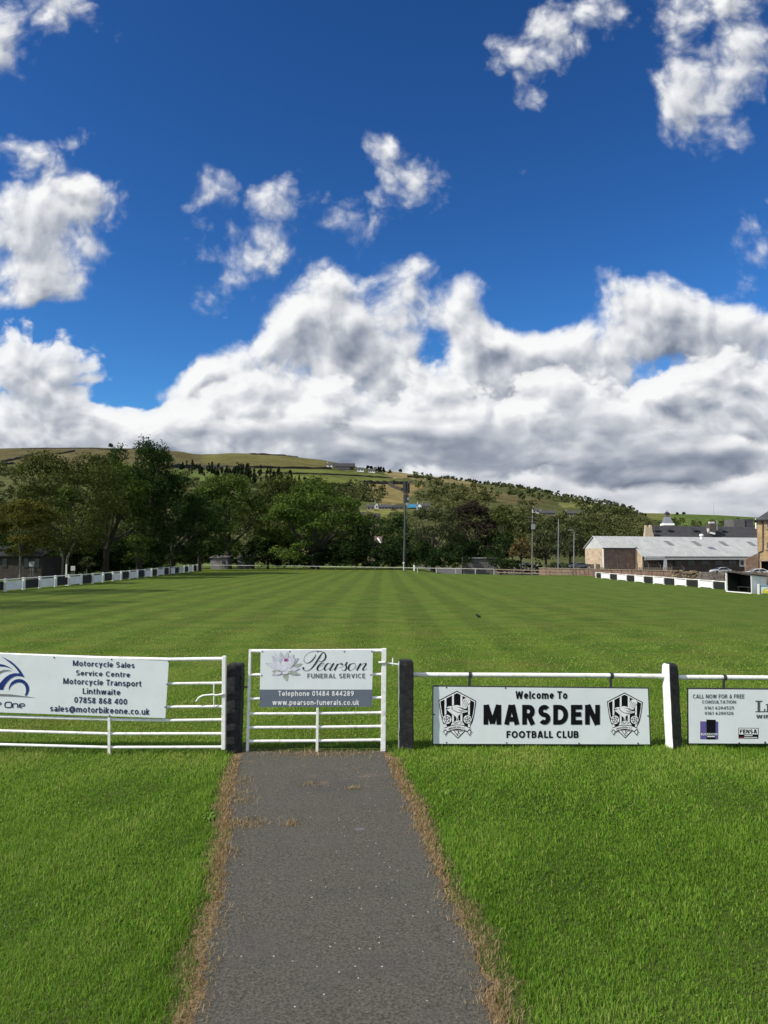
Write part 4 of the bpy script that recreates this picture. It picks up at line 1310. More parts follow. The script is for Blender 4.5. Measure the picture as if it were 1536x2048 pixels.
def px_m(n, D): return n * D / F          # picture pixels to metres at a depth

# ---- the wide field gate on the left
D_FG = 8.72
c0 = at(452, 1505, D_FG)
gate = thing('field_gate', 'wide white seven bar tubular field gate left of the path, sagging low into the grass', 'gate', (c0.x, c0.y, 0))
rows = [  # each rail: points from the left edge (well outside the picture) to the stile
    [(-640, 1296), (-300, 1301), (0, 1309), (200, 1316), (340, 1319), (450, 1317.5)],
    [(-640, 1352), (0, 1362), (335, 1367.5), (450, 1366)],
    [(-640, 1398), (0, 1408), (335, 1414), (450, 1412.8)],
    [(-640, 1424), (0, 1433.2), (218, 1439), (330, 1441), (450, 1439.3)],
    [(-640, 1452), (0, 1461.5), (218, 1467.5), (450, 1467.3)],
    [(-640, 1480), (0, 1489), (218, 1494.7), (450, 1494)],
    [(-640, 1508), (0, 1516.5), (218, 1519.8), (450, 1522)],
]
for k, row in enumerate(rows):
    mb = MB(); tube_px(mb, row, D_FG, .021 if k in (0, 6) else .016)
    mb.build('rail', M['white_paint'], gate, smooth=True)
mb = MB(); mb.beam(at(448.8, 1311.5, D_FG), at(447.2, 1499, D_FG), .046, .046, (0, 1, 0)); mb.build('stile', M['white_paint'], gate, bevel=.006)
mb = MB(); mb.beam(at(-640, 1290, D_FG), at(-640, 1512, D_FG), .046, .046, (0, 1, 0)); mb.build('stile', M['white_paint'], gate, bevel=.006)
mb = MB(); mb.beam(at(218.2, 1430, D_FG - .02), at(218.2, 1522, D_FG - .02), .030, .012, (0, 1, 0)); mb.build('brace', M['white_paint'], gate, bevel=.002)
mb = MB(); tube_px(mb, [(392, 1403), (398, 1395), (406, 1391), (427, 1389), (432, 1390.5), (447, 1388)], D_FG - .03, .010, 8)
tube_px(mb, [(427.8, 1367), (427.8, 1414)], D_FG - .03, .007, 8); mb.build('latch_lever', M['white_paint'], gate, smooth=True)

# ---- its sign
D_S1 = D_FG - .035
sg = thing('sign_board', 'white board on the field gate for motorcycle sales with blue lettering and blue motorcycle emblem', 'sign', (at(100, 1430, D_S1).x, D_S1, 0), 'advertising boards')
top = [(-560, 1292), (-250, 1300), (0, 1307.5), (337.6, 1322.5)]; bot = [(330.6, 1436.2), (0, 1424.8), (-250, 1417), (-560, 1408)]
mb = MB(); mb.prism([at(x, y, D_S1) for x, y in top + bot], (0, .006, 0)); mb.build('board', M['white_board'], sg)
a = Art(D_S1, zoom(0, 1280, 3.2))
TILT = R(2.05)
for body, x0, y0, x1, y1 in [('Motorcycle Sales', 466, 137, 861, 173), ('Service Centre', 486, 199, 832, 233), ('Motorcycle Transport', 404, 252, 904, 290), ('Linthwaite', 529, 312, 769, 349), ('07858 868 400', 475, 370, 813, 408), ('sales@motorbikeone.co.uk', 320, 428, 957, 468)]:
    a.line('navy_print', body, x0, y0, x1, y1, t=.165, rot=TILT)
b = Art(D_S1, zoom(0, 1305, 13.96))
b.poly('blue_print', [(40, 110), (300, 240), (400, 320), (480, 400), (560, 490), (620, 580), (684, 695), (600, 668), (520, 655), (450, 658), (380, 678), (280, 740), (200, 825), (140, 905), (105, 970), (85, 1045), (-140, 1030), (-90, 960), (-30, 890), (10, 840), (60, 780), (150, 690), (270, 612), (400, 576), (540, 585), (510, 530), (440, 435), (370, 365), (250, 270)])
out_a = [(240, 1085), (250, 960), (290, 870), (350, 800), (430, 755), (530, 738), (620, 750), (700, 795), (765, 865), (805, 960), (812, 1030), (790, 1120), (742, 1206)]
in_a = [(684, 1196), (718, 1130), (728, 1050), (715, 975), (680, 905), (620, 855), (540, 832), (460, 845), (380, 880), (320, 925), (275, 980)]
b.poly('blue_print', out_a + in_a)
b.poly('blue_print', [(-300, 380), (-150, 330), (0, 324), (100, 338), (230, 390), (365, 472), (300, 445), (220, 415), (120, 393), (0, 390), (-150, 400)])
b.poly('grey_print', [(-200, 600), (-100, 550), (0, 518), (110, 482), (230, 487), (345, 512), (230, 516), (120, 532), (60, 555), (0, 590), (-100, 640)])
b.poly('grey_print', [(-900, 1190), (-400, 1160), (0, 1155), (300, 1168), (700, 1220), (1010, 1266), (700, 1246), (350, 1228), (0, 1215), (-400, 1200)])
for st in ([(150, 1400), (135, 1440), (135, 1490), (150, 1525), (200, 1537), (270, 1537), (315, 1525), (322, 1490), (322, 1430), (310, 1395), (270, 1385), (190, 1385), (150, 1400)],):
    b.stroke('navy_print', [(x, y) for x, y in st], 30, curve=False)
b.stroke('navy_print', [(352, 1545), (355, 1445), (375, 1428), (430, 1426), (475, 1432), (492, 1455), (492, 1548)], 30, curve=False)
b.stroke('navy_print', [(545, 1492), (680, 1492), (684, 1450), (660, 1432), (580, 1430), (545, 1448), (540, 1510), (556, 1535), (610, 1545)], 30, curve=False)
b.stroke('navy_print', [(-110, 1455), (18, 1452), (30, 1425), (10, 1400), (-60, 1397), (-110, 1415), (-118, 1480), (-90, 1512), (-40, 1516)], 30, curve=False)
a.finish(sg, {}); b.finish(sg, {'navy_print': 'lettering', 'blue_print': 'emblem', 'grey_print': 'emblem_swoosh'})
for (x, y) in [(108, 1314.8), (223, 1318.8), (337, 1323), (334, 1368.5), (330, 1414), (219, 1431.5)]:
    mb = MB(); mb.ball(at(x, y, D_S1 - .002), .009, 8, 5, (1, .5, 1)); mb.build('bolt', M['bolt'], sg, smooth=True)

# ---- posts
def timber_post(name, label, top_px, bot_px, D, depth, yaw, m, side_m=None, round_top=0.03, width=None):
    """A rough squared post, leaning as the photo shows; its sunny side may carry another paint."""
    (tx0, ty, tx1), (bx0, by, bx1) = top_px, bot_px
    T0, T1 = at(tx0, ty, D), at(tx1, ty, D)
    B0, B1 = at(bx0, by, D), at(bx1, by, D)
    ct, cb = (T0 + T1) / 2, (B0 + B1) / 2
    w = width or (T1 - T0).length
    h = ct.z
    root = thing(name, label, 'gate post' if 'gate' in name else 'post', (cb.x, D, 0), None)
    rr = random.Random(int(tx0))
    mb = MB()
    nz = 14
    cy, sy = math.cos(yaw), math.sin(yaw)
    rings = []
    for k in range(nz + 1):
        t = k / nz
        z = -.25 + (h + .25) * t
        c = cb.lerp(ct, max(0, z) / h) ; c.y = D
        sc = 1 + rr.uniform(-.025, .025) - .03 * t
        if t > .93: sc *= 1 - round_top * 3
        ring = []
        for (u, v) in ((-1, -1), (-.25, -1.02), (.3, -1), (1, -1), (1.02, 0), (1, 1), (0, 1), (-1, 1), (-1.02, .2)):
            x, y = u * w / 2 * sc * (1 + rr.uniform(-.03, .03)), v * depth / 2 * sc
            ring.append((c.x + x * cy - y * sy, D + x * sy + y * cy, z))
        rings.append(ring)
    if round_top:
        zt = h + round_top
        rings.append([((p[0] - ct.x) * .72 + ct.x, (p[1] - D) * .72 + D, zt) for p in rings[-1]])
    n = 9
    for rg in rings: mb.v += rg
    def facing(k): return k in (7, 8)
    for a_ in range(len(rings) - 1):
        for k in range(n):
            mb.f.append((a_ * n + k, a_ * n + (k + 1) % n, (a_ + 1) * n + (k + 1) % n, (a_ + 1) * n + k))
    mb.f.append(tuple((len(rings) - 1) * n + k for k in range(n)))
    o = mb.build('post_body', m, root, smooth=False)
    if side_m:
        o.data.materials.append(side_m)
        for p in o.data.polygons:
            nx = p.normal.x * cy + p.normal.y * sy
            if nx < -.75: p.material_index = 1
    bm = bmesh.new(); bm.from_mesh(o.data)
    bmesh.ops.bevel(bm, geom=[e for e in bm.edges if len(e.link_faces) == 2 and e.calc_face_angle(0) > 0.7], offset=.008, segments=2, affect='EDGES')
    bm.to_mesh(o.data); bm.free()
    return root
timber_post('gate_post', 'black painted timber gate post between the two white gates', (457, 1328.5, 487), (451, 1503, 482), 8.88, .17, R(-4), M['black_paint'], M['white_paint'], .012)
gp2 = timber_post('gate_post', 'black painted timber latch post right of the path with a white left edge', (797, 1321, 826), (797, 1500, 826), 8.93, .17, R(3), M['black_paint'], M['white_paint'], .010)
timber_post('barrier_post', 'leaning rail post, white on the left side and black on the right', (1326.5, 1331, 1353), (1334.5, 1497, 1361), 9.0, .155, R(16), M['black_paint'], M['white_paint'], .028, width=.125)
mb = MB(); p = at(1338, 1333, 9.0)

# ---- the pedestrian gate
D_PG = 8.84
c0 = at(635, 1508, D_PG)
pg = thing('path_gate', 'narrow white tubular gate across the footpath', 'gate', (c0.x, c0.y, 0))
for k, (xl, yl, xr, yr) in enumerate([(500, 1302.3, 765, 1301.3), (499, 1349.6, 765, 1348.6), (498, 1397.6, 765, 1395.4), (497, 1427.6, 764, 1425.2), (496, 1455, 764, 1452.6), (495, 1482.4, 764, 1479.8), (494, 1509.6, 763, 1506.6)]):
    mb = MB(); tube_px(mb, [(xl, yl), ((xl + xr) / 2, (yl + yr) / 2 + .6), (xr, yr)], D_PG, .022 if k in (0, 6) else .0165)
    mb.build('rail', M['white_paint'], pg, smooth=True)
mb = MB(); mb.beam(at(500.6, 1298.5, D_PG), at(494.6, 1512, D_PG), .030, .040, (0, 1, 0)); mb.build('hanging_stile', M['white_paint'], pg, bevel=.004)
mb = MB(); mb.beam(at(768.3, 1296.5, D_PG), at(766.3, 1502.5, D_PG), .058, .050, (0, 1, 0)); mb.build('latch_stile', M['white_paint'], pg, bevel=.006)
mb = MB(); mb.beam(at(635, 1413, D_PG - .022), at(634, 1509, D_PG - .022), .030, .012, (0, 1, 0)); mb.build('brace', M['white_paint'], pg, bevel=.002)
mb = MB()
tube_px(mb, [(757, 1325), (770, 1325)], D_PG - .03, .012, 8); tube_px(mb, [(775, 1326), (784, 1327.5), (797, 1329)], D_PG, .010, 8); tube_px(mb, [(785.6, 1316), (785.6, 1331)], D_PG, .008, 8)
mb.build('latch_bolt', M['white_paint'], pg, smooth=True)
mb = MB(); tube_px(mb, [(486, 1374), (500, 1374)], D_PG, .010, 8); mb.build('hinge', M['dark_metal'], pg, smooth=True)
mb = MB(); tube_px(mb, [(487, 1486), (497, 1487)], D_PG, .012, 8); mb.build('hinge', M['dark_metal'], pg, smooth=True)

# ---- its sign
D_S2 = D_PG - .032
z2 = zoom(430, 1270, 3.657)
sg = thing('sign_board', 'white and slate grey funeral service board with a lotus flower on the narrow gate', 'sign', (at(634, 1410, D_S2).x, D_S2, 0), 'advertising boards')
mb = MB(); mb.prism([at(*z2(x, y), D_S2) for x, y in [(334, 112), (740, 109), (1155, 109), (1147, 524), (740, 524), (325, 527)]], (0, .006, 0)); mb.build('board', M['white_board'], sg)
a = Art(D_S2, z2)
a.poly('slate_print', [(328, 399), (1150, 399), (1147, 524), (325, 527)], .002)
a.line('white_print', 'Telephone 01484 844289', 462, 409, 1015, 446, t=.17, lift=.0045)
a.line('white_print', 'www.pearson-funerals.co.uk', 420, 474, 1055, 512, t=.17, lift=.0045)
a.finish(sg, {'slate_print': 'colour_band', 'white_print': 'lettering'})
M['script_print'] = mat('script_print', (.016, .018, .024), rough=.45, scale=30)
M['purple_grey_print'] = mat('purple_grey_print', (.13, .12, .15), rough=.45, scale=30)
b = Art(D_S2, zoom(600, 1295, 10.24))
pen = (5, 29)
b.stroke('script_print', [(505, 92), (455, 112), (400, 190), (325, 310), (262, 395), (200, 455), (130, 478), (72, 455), (58, 420)], [5, 12, 30, 32, 22, 12, 9, 14, 18])
b.circle('script_print', 66, 420, 20)
b.stroke('script_print', [(322, 128), (300, 195), (235, 275), (165, 318), (105, 308), (78, 260), (95, 190), (155, 125), (240, 85), (350, 72), (455, 88), (512, 130), (524, 190), (500, 245), (440, 288), (378, 284)], [5, 18, 20, 12, 8, 7, 6, 6, 7, 8, 10, 24, 30, 26, 12, 6])
b.stroke('script_print', [(372, 392), (440, 372), (486, 335), (470, 312), (415, 335), (365, 395), (352, 448), (380, 472), (425, 465), (500, 415)], (6, 34))
b.stroke('script_print', [(630, 335), (575, 322), (520, 375), (500, 440), (528, 470), (590, 425), (640, 355), (690, 318)], (6, 34))
b.stroke('script_print', [(692, 318), (645, 395), (612, 452), (640, 470), (705, 425)], (6, 32))
b.stroke('script_print', [(705, 425), (770, 335), (752, 370), (705, 470)], (6, 32))
b.stroke('script_print', [(712, 440), (780, 350), (840, 320), (868, 342), (830, 352)], [6, 8, 12, 22, 10])
b.stroke('script_print', [(800, 420), (890, 375), (962, 298), (938, 350), (948, 420), (912, 470), (862, 466), (868, 438)], (6, 30))
b.stroke('script_print', [(1070, 328), (1020, 350), (990, 425), (1020, 470), (1085, 445), (1135, 375), (1120, 325), (1070, 328)], (7, 34))
b.stroke('script_print', [(1120, 440), (1190, 370), (1240, 322), (1215, 375), (1160, 470)], (6, 32))
b.stroke('script_print', [(1170, 445), (1250, 355), (1330, 318), (1345, 345), (1290, 430), (1300, 470), (1365, 432)], (7, 32))
b.line('purple_grey_print', 'FUNERAL SERVICE', 150, 533, 1332, 628, t=.155, gap=.2)
b.finish(sg, {'script_print': 'lettering'})
# the lotus flower
M['petal_lilac'] = mat('petal_lilac', (.50, .50, .60), (.60, .61, .68), rough=.5, scale=20)
M['petal_grey'] = mat('petal_grey', (.40, .42, .46), (.54, .56, .60), rough=.5, scale=20)
M['petal_pale'] = mat('petal_pale', (.68, .67, .74), (.60, .60, .68), rough=.5, scale=20)
M['petal_heart'] = mat('petal_heart', (.34, .05, .20), rough=.5, scale=20)
M['petal_sepal'] = mat('petal_sepal', (.24, .27, .24), (.42, .44, .40), rough=.5, scale=26)
c_ = Art(D_S2, zoom(515, 1295, 11.815))
def petal(key, base, tip, w, lift, sag=0.0):
    bx, by = base; tx, ty = tip; dx, dy = tx - bx, ty - by; L = math.hypot(dx, dy); nx, ny = -dy / L, dx / L
    Lp, Rp = [], []
    for k in range(9):
        t = k / 8; ww = w * math.sin(math.pi * min(1, t ** .85 * .98 + .02)) ** .8 / 2; s_ = sag * math.sin(math.pi * t)
        Lp.append((bx + dx * t + nx * (ww + s_), by + dy * t + ny * (ww + s_))); Rp.append((bx + dx * t + nx * (-ww + s_), by + dy * t + ny * (-ww + s_)))
    c_.poly(key, Lp + Rp[::-1], lift)
lf = .002
for key, tip, w in [('petal_sepal', (690, 800), 130), ('petal_grey', (335, 660), 120), ('petal_grey', (175, 362), 120), ('petal_sepal', (1065, 378), 110), ('petal_grey', (320, 170), 120), ('petal_lilac', (400, 125), 120), ('petal_grey', (535, 85), 130), ('petal_grey', (705, 95), 130), ('petal_lilac', (855, 150), 140), ('petal_grey', (965, 230), 130), ('petal_lilac', (250, 390), 130), ('petal_lilac', (1000, 490), 110)]:
    lf += .0003; petal(key, (635, 540), tip, w, lf)
for key, base, tip, w in [('petal_sepal', (600, 590), (340, 560), 90), ('petal_sepal', (700, 570), (1005, 632), 90), ('petal_pale', (560, 610), (400, 600), 70), ('petal_pale', (580, 600), (745, 595), 60), ('petal_lilac', (610, 545), (345, 300), 120), ('petal_pale', (600, 540), (450, 310), 90), ('petal_lilac', (680, 540), (900, 240), 110), ('petal_pale', (670, 545), (790, 260), 100), ('petal_pale', (640, 560), (830, 520), 60), ('petal_lilac', (640, 560), (450, 490), 60)]:
    lf += .0003; petal(key, base, tip, w, lf)
lf += .0004; petal('petal_pale', (640, 545), (645, 255), 175, lf)
lf += .0004; petal('petal_heart', (625, 320), (715, 272), 75, lf)
lf += .0004; petal('petal_pale', (640, 545), (640, 330), 120, lf)
c_.finish(sg, {k: 'flower_print' for k in ('petal_lilac', 'petal_grey', 'petal_pale', 'petal_heart', 'petal_sepal')})
for (x, y) in [(347, 121), (546, 121), (750, 121), (946, 121), (1147, 122), (341, 296), (1140, 291), (336, 466), (1138, 461)]:
    mb = MB(); mb.ball(at(*z2(x, y), D_S2 - .001), .0085, 8, 5, (1, .5, 1)); mb.build('bolt', M['bolt'], sg, smooth=True)

# ---- the white pipe rails on the right
D_R = 9.03
mb = MB(); mb.tube([at(824, 1349.4, D_R), at(1000, 1350, D_R), at(1180, 1351, D_R), at(1340, 1352.4, D_R)], .027, 14)
tag(mb.build('barrier_rail', M['white_paint'], None, loc=(at(1080, 1350, D_R).x, D_R, 0), smooth=True), 'white pipe rail above the welcome board, between the latch post and the leaning post', 'rail', 'white pipe rails')
mb = MB(); mb.tube([at(1346, 1354.6, D_R), at(1440, 1354.8, D_R), at(1860, 1358, D_R)], .027, 14)
tag(mb.build('barrier_rail', M['white_paint'], None, loc=(at(1600, 1350, D_R).x, D_R, 0), smooth=True), 'white pipe rail right of the leaning post', 'rail', 'white pipe rails')
timber_post('barrier_post', 'rail post beyond the right edge of the view', (1846, 1335, 1872), (1850, 1497, 1876), 9.0, .155, R(16), M['black_paint'], M['white_paint'], .028, width=.125)

def hanger(px, ytop, ybot, D, parent):
    mb = MB()
    mb.beam(at(px, ytop + 3, D - .0), at(px, ybot, D), .030, .006, (0, 1, 0))
    c = at(px + 1, ytop, D_R)
    ring = [(c.x, c.y + .034 * math.cos(t), c.z + .034 * math.sin(t)) for t in np.linspace(0, 2 * math.pi, 15)]
    for q, r2 in zip(ring, ring[1:]):
        mb.beam(q, r2, .034, .006, (Vector(q) - c).normalized())
    mb.build('hanger', M['dark_metal'], parent)

# ---- the welcome board
D_S3 = 8.985
sg = thing('sign_board', 'black and white football club welcome board with two bird crests', 'sign', (at(1083, 1489, D_S3).x, D_S3, 0), 'advertising boards')
mb = MB(); mb.prism([at(x, y, D_S3 + .004) for x, y in [(865.2, 1371), (1297.6, 1375.6), (1301.6, 1490.2), (864.6, 1489.2)]], (0, .02, 0)); mb.build('frame', M['dark_metal'], sg)
mb = MB(); mb.prism([at(x, y, D_S3) for x, y in [(867, 1373.5), (1295.8, 1377.6), (1300, 1488.6), (866.6, 1487.4)]], (0, .004, 0)); mb.build('board', M['white_board'], sg)
a = Art(D_S3)
a.line('black_print', 'Welcome To', 1031, 1382.2, 1134.6, 1397.8, t=.21, gap=.13)
a.line('black_print', 'MARSDEN', 967, 1409.6, 1199.8, 1449.4, t=.235, gap=.14)
a.line('black_print', 'FOOTBALL CLUB', 1013, 1461.8, 1157, 1476, t=.215, gap=.13)
a.finish(sg, {'black_print': 'lettering'})
def crest(ox, oy, sc):
    c = Art(D_S3, zoom(ox, oy, sc))
    K, Wt = 'black_print', 'white_print'
    outer = [(750, 60), (1405, 405), (1385, 600), (1345, 850), (1300, 1050), (1250, 1190), (1165, 1320), (1010, 1460), (780, 1700), (520, 1450), (385, 1320), (295, 1200), (235, 1050), (190, 850), (150, 600), (120, 385)]
    sh = lambda k: [(765 + (x - 765) * k, 860 + (y - 860) * k) for x, y in outer]
    c.poly(K, outer, .0020); c.poly(Wt, sh(.952), .0030); c.poly(K, sh(.905), .0040)
    for x0, x1, y0, y1 in [(325, 388, 318, 1300), (582, 645, 200, 1150), (870, 935, 200, 1150), (1130, 1190, 430, 1300)]:
        c.poly(Wt, [(x0, y0), (x1, y0 - 25 if x1 < 750 else y0 + 30), (x1, y1), (x0, y1)], .0048)
    c.poly(Wt, [(540, 1240), (590, 1140), (690, 1092), (840, 1075), (950, 1120), (1010, 1240)], .0052)
    for cx, cy, rr in [(410, 1035, 150), (1112, 1035, 140)]:
        c.circle(K, cx, cy, rr + 24, .0052); c.circle(Wt, cx, cy, rr, .0058, ry=rr * 1.02)
        for ph in range(5):
            t = 2 * math.pi * ph / 5 + .3
            c.stroke(K, [(cx + rr * .25 * math.cos(t), cy + rr * .25 * math.sin(t)), (cx + rr * .6 * math.cos(t + .5), cy + rr * .6 * math.sin(t + .5)), (cx + rr * .98 * math.cos(t + .4), cy + rr * .98 * math.sin(t + .4))], [20, 24, 16], .0064)
            c.stroke(K, [(cx + rr * .62 * math.cos(t + .5), cy + rr * .62 * math.sin(t + .5)), (cx + rr * .66 * math.cos(t + 1.1), cy + rr * .66 * math.sin(t + 1.1)), (cx + rr * .6 * math.cos(t + 1.6), cy + rr * .6 * math.sin(t + 1.6))], 16, .0064)
        c.circle(K, cx, cy, rr * .18, .0066, n=8)
    # bird
    c.poly(Wt, [(880, 600), (930, 470), (965, 350), (1040, 312), (1130, 330), (1205, 405), (1195, 480), (1120, 580), (1070, 670), (1000, 675)], .0060)
    for x0, y0, x1, y1 in [(930, 560), (1010, 360)] and [(930, 580, 1010, 370), (970, 600, 1080, 390), (1010, 620, 1140, 430), (1040, 640, 1180, 480)]:
        c.stroke(K, [(x0, y0), (x1, y1)], [8, 16], .0068, curve=False)
    body = [(385, 690), (410, 625), (470, 588), (560, 585), (650, 558), (760, 548), (860, 575), (930, 640), (1020, 690), (1135, 735), (1090, 785), (1000, 805), (930, 815), (880, 862), (810, 890), (768, 1000), (735, 990), (700, 930), (600, 872), (500, 790), (430, 730)]
    c.poly(K, [(760 + (x - 760) * 1.035, 740 + (y - 740) * 1.06) for x, y in body], .0056); c.poly(Wt, body, .0064)
    c.poly(K, [(345, 668), (440, 645), (430, 690), (390, 700)], .0070); c.circle(K, 480, 656, 20, .0070, n=8); c.stroke(K, [(430, 662), (500, 652)], 18, .0070, curve=False)
    c.stroke(K, [(572, 600), (590, 680), (660, 745), (790, 800), (930, 815)], [20, 22, 18, 18, 22], .0070)
    c.stroke(K, [(760, 620), (900, 645), (1010, 690), (1130, 738)], [10, 26, 30, 12], .0070)
    for q in ([(790, 690), (900, 730), (1040, 750)], [(820, 740), (920, 765), (1060, 778)], [(860, 660), (960, 700), (1080, 730)]):
        c.stroke(K, q, [6, 16, 8], .0070)
    for q in ([(745, 985), (738, 1085)], [(785, 985), (800, 1085)]):
        c.stroke(Wt, q, 18, .0060, curve=False)
    for q in ([(600, 1150), (690, 1120), (760, 1160), (830, 1110), (950, 1140)], [(650, 1190), (720, 1170), (760, 1160)], [(850, 1180), (920, 1160)]):
        c.stroke(K, q, 14, .0066)
    # football in the point of the shield
    c.poly(Wt, [(560, 1420), (1000, 1420), (900, 1530), (780, 1600), (660, 1530)], .0050)
    for q in ([(640, 1420), (740, 1540), (780, 1590)], [(780, 1390), (800, 1470), (770, 1560)], [(780, 1470), (900, 1440), (960, 1440)], [(800, 1475), (850, 1540)]):
        c.stroke(K, q, 20, .0056)
    # ribbon
    for q in ([(345, 1375), (250, 1478), (322, 1468), (350, 1605), (400, 1500), (440, 1450)], [(1175, 1370), (1278, 1478), (1215, 1470), (1188, 1610), (1120, 1500), (1090, 1450)]):
        c.poly(K, q, .0060); cx = sum(p[0] for p in q) / 6; cy = sum(p[1] for p in q) / 6
        c.poly(Wt, [(cx + (x - cx) * .62, cy + (y - cy) * .62) for x, y in q], .0066)
    top_r = [(320, 1335), (450, 1280), (600, 1240), (760, 1225), (920, 1238), (1070, 1280), (1205, 1335)]
    bot_r = [(1100, 1445), (1000, 1408), (880, 1380), (760, 1370), (640, 1382), (530, 1412), (425, 1450)]
    c.poly(K, [(x, y - 14) for x, y in top_r] + [(x, y + 14) for x, y in bot_r], .0072)
    c.poly(Wt, [(x + (8 if k == 0 else -8 if k == 6 else 0), y + 12) for k, (x, y) in enumerate(top_r)] + [(x, y - 10) for x, y in bot_r], .0080)
    c.text(K, 'MARSDEN F.C.', 470, 1272, 1050, 1338, bold=.02, lift=.0088, arc=62)
    c.finish(sg, {K: 'crest', Wt: 'crest_print'})
crest(870, 1378, 17.067)
crest(1207.0, 1381.6, 17.067 / .955)
for (x, y) in [(893, 1485), (1013, 1485.5), (1158, 1486.5), (1276, 1486.5), (868.5, 1429), (893, 1375), (1011, 1376), (1296, 1432)]:
    mb = MB(); mb.ball(at(x, y, D_S3 - .001), .009, 8, 5, (1, .5, 1)); mb.build('bolt', M['bolt'], sg, smooth=True)
hanger(939, 1349.6, 1372, D_R - .030, sg); hanger(1221.6, 1351.4, 1376, D_R - .030, sg)

# ---- the window company board at the right edge
sg = thing('sign_board', 'white board for windows with purple and red badges, cut by the right edge', 'sign', (at(1590, 1489, D_S3).x, D_S3, 0), 'advertising boards')
mb = MB(); mb.prism([at(x, y, D_S3 + .004) for x, y in [(1375.4, 1376), (1826, 1379), (1828, 1490), (1376, 1488.2)]], (0, .02, 0)); mb.build('frame', M['dark_metal'], sg)
mb = MB(); mb.prism([at(x, y, D_S3) for x, y in [(1377.2, 1378.6), (1824, 1381.6), (1826, 1488.4), (1377.8, 1486.6)]], (0, .004, 0)); mb.build('board', M['white_board'], sg)
M['sign_grey'] = mat('sign_grey', (.085, .095, .095), rough=.45, scale=20)
M['sign_purple'] = mat('sign_purple', (.095, .075, .30), (.12, .09, .26), rough=.45, scale=9)
M['sign_red'] = mat('sign_red', (.30, .03, .03), rough=.45, scale=9)
z5 = zoom(1300, 1300, 6.508)
a = Art(D_S3, z5)
for body, x0, y0, x1, y1 in [('CALL NOW FOR A FREE', 558, 577, 1228, 630), ('CONSULTATION', 678, 655, 1118, 697), ('0161 6204525', 710, 733, 1094, 774), ('0161 6200126', 714, 802, 1086, 843)]:
    a.line('sign_grey', body, x0, y0, x1, y1, t=.16)
a.line('sign_grey', 'WINDOWS', 1382, 842, 1882, 890, t=.2)
# serifed capitals of the firm's name
def serif_letter(strokes):
    for x0, y0, x1, y1 in strokes: a.poly('sign_grey', [(x0, y0), (x1, y0), (x1, y1), (x0, y1)])
serif_letter([(1400, 672, 1432, 800), (1372, 660, 1462, 674), (1372, 796, 1500, 808), (1484, 765, 1500, 796)])
serif_letter([(1522, 712, 1548, 800), (1506, 702, 1564, 714), (1506, 796, 1564, 808)])
b = Art(D_S3, z5)
a.poly('sign_purple', [(653, 928), (887, 932), (887, 1163), (653, 1160)], .002)
a.poly('black_print', [(735, 905), (855, 908), (852, 1163), (736, 1163)], .003)
a.text('white_print', 'ROCKDOOR', 664, 1082, 882, 1110, bold=.02, lift=.0045)
a.poly('white_print', [(745, 1120), (845, 1120), (845, 1132), (745, 1132)], .004)
b.poly('black_print', [(1152, 1012), (1412, 1016), (1410, 1152), (1152, 1150)], .002)
b.poly('white_print', [(1160, 1020), (1404, 1023), (1404, 1098), (1160, 1098)], .003)
b.line('black_print', 'FENSA', 1170, 1034, 1392, 1086, t=.22, lift=.004)
b.poly('white_print', [(1230, 1110), (1336, 1110), (1336, 1120), (1230, 1120)], .003)
b.poly('sign_red', [(1166, 1132), (1220, 1132), (1220, 1144), (1166, 1144)], .003)
b.poly('white_print', [(1224, 1134), (1396, 1134), (1396, 1142), (1224, 1142)], .003)
a.finish(sg, {'sign_grey': 'firm_initials', 'white_print': 'badge_lettering', 'black_print': 'badge_door', 'sign_purple': 'badge'})
b.finish(sg, {'black_print': 'certificate_badge', 'white_print': 'badge_ground', 'sign_red': 'badge_flag'})
for (x, y) in [(1478, 1486.5), (1530, 1485)]:
    mb = MB(); mb.ball(at(x, y, D_S3 - .002), .012, 8, 5, (1, .6, 1)); mb.build('bolt', M['bolt'], sg, smooth=True)
hanger(1447.5, 1355, 1377, D_R - .030, sg); hanger(1730, 1357, 1380, D_R - .030, sg)

# ---- small things on the ground
c = gp(719.5, 1662)
cv = thing('valve_cover', 'small pale oval cover set in the tarmac path', 'cover', (c.x, c.y, .006))
def oval(rx, ry, z, n=24): return [(c.x + rx * math.cos(2 * math.pi * k / n), c.y + ry * math.sin(2 * math.pi * k / n), z) for k in range(n)]
M['cover'] = mat('cover', (.34, .34, .33), (.16, .155, .15), rough=.7, scale=40, lo=.4, hi=.6)
mb = MB(); mb.prism(oval(.062, .055, .004), (0, 0, .007)); mb.build('rim', M['cover'], cv, bevel=.002)
mb = MB(); mb.prism(oval(.042, .034, .0125), (0, 0, .003)); mb.build('lid', mat('cover_lid', (.12, .118, .115), rough=.8, scale=60), cv)

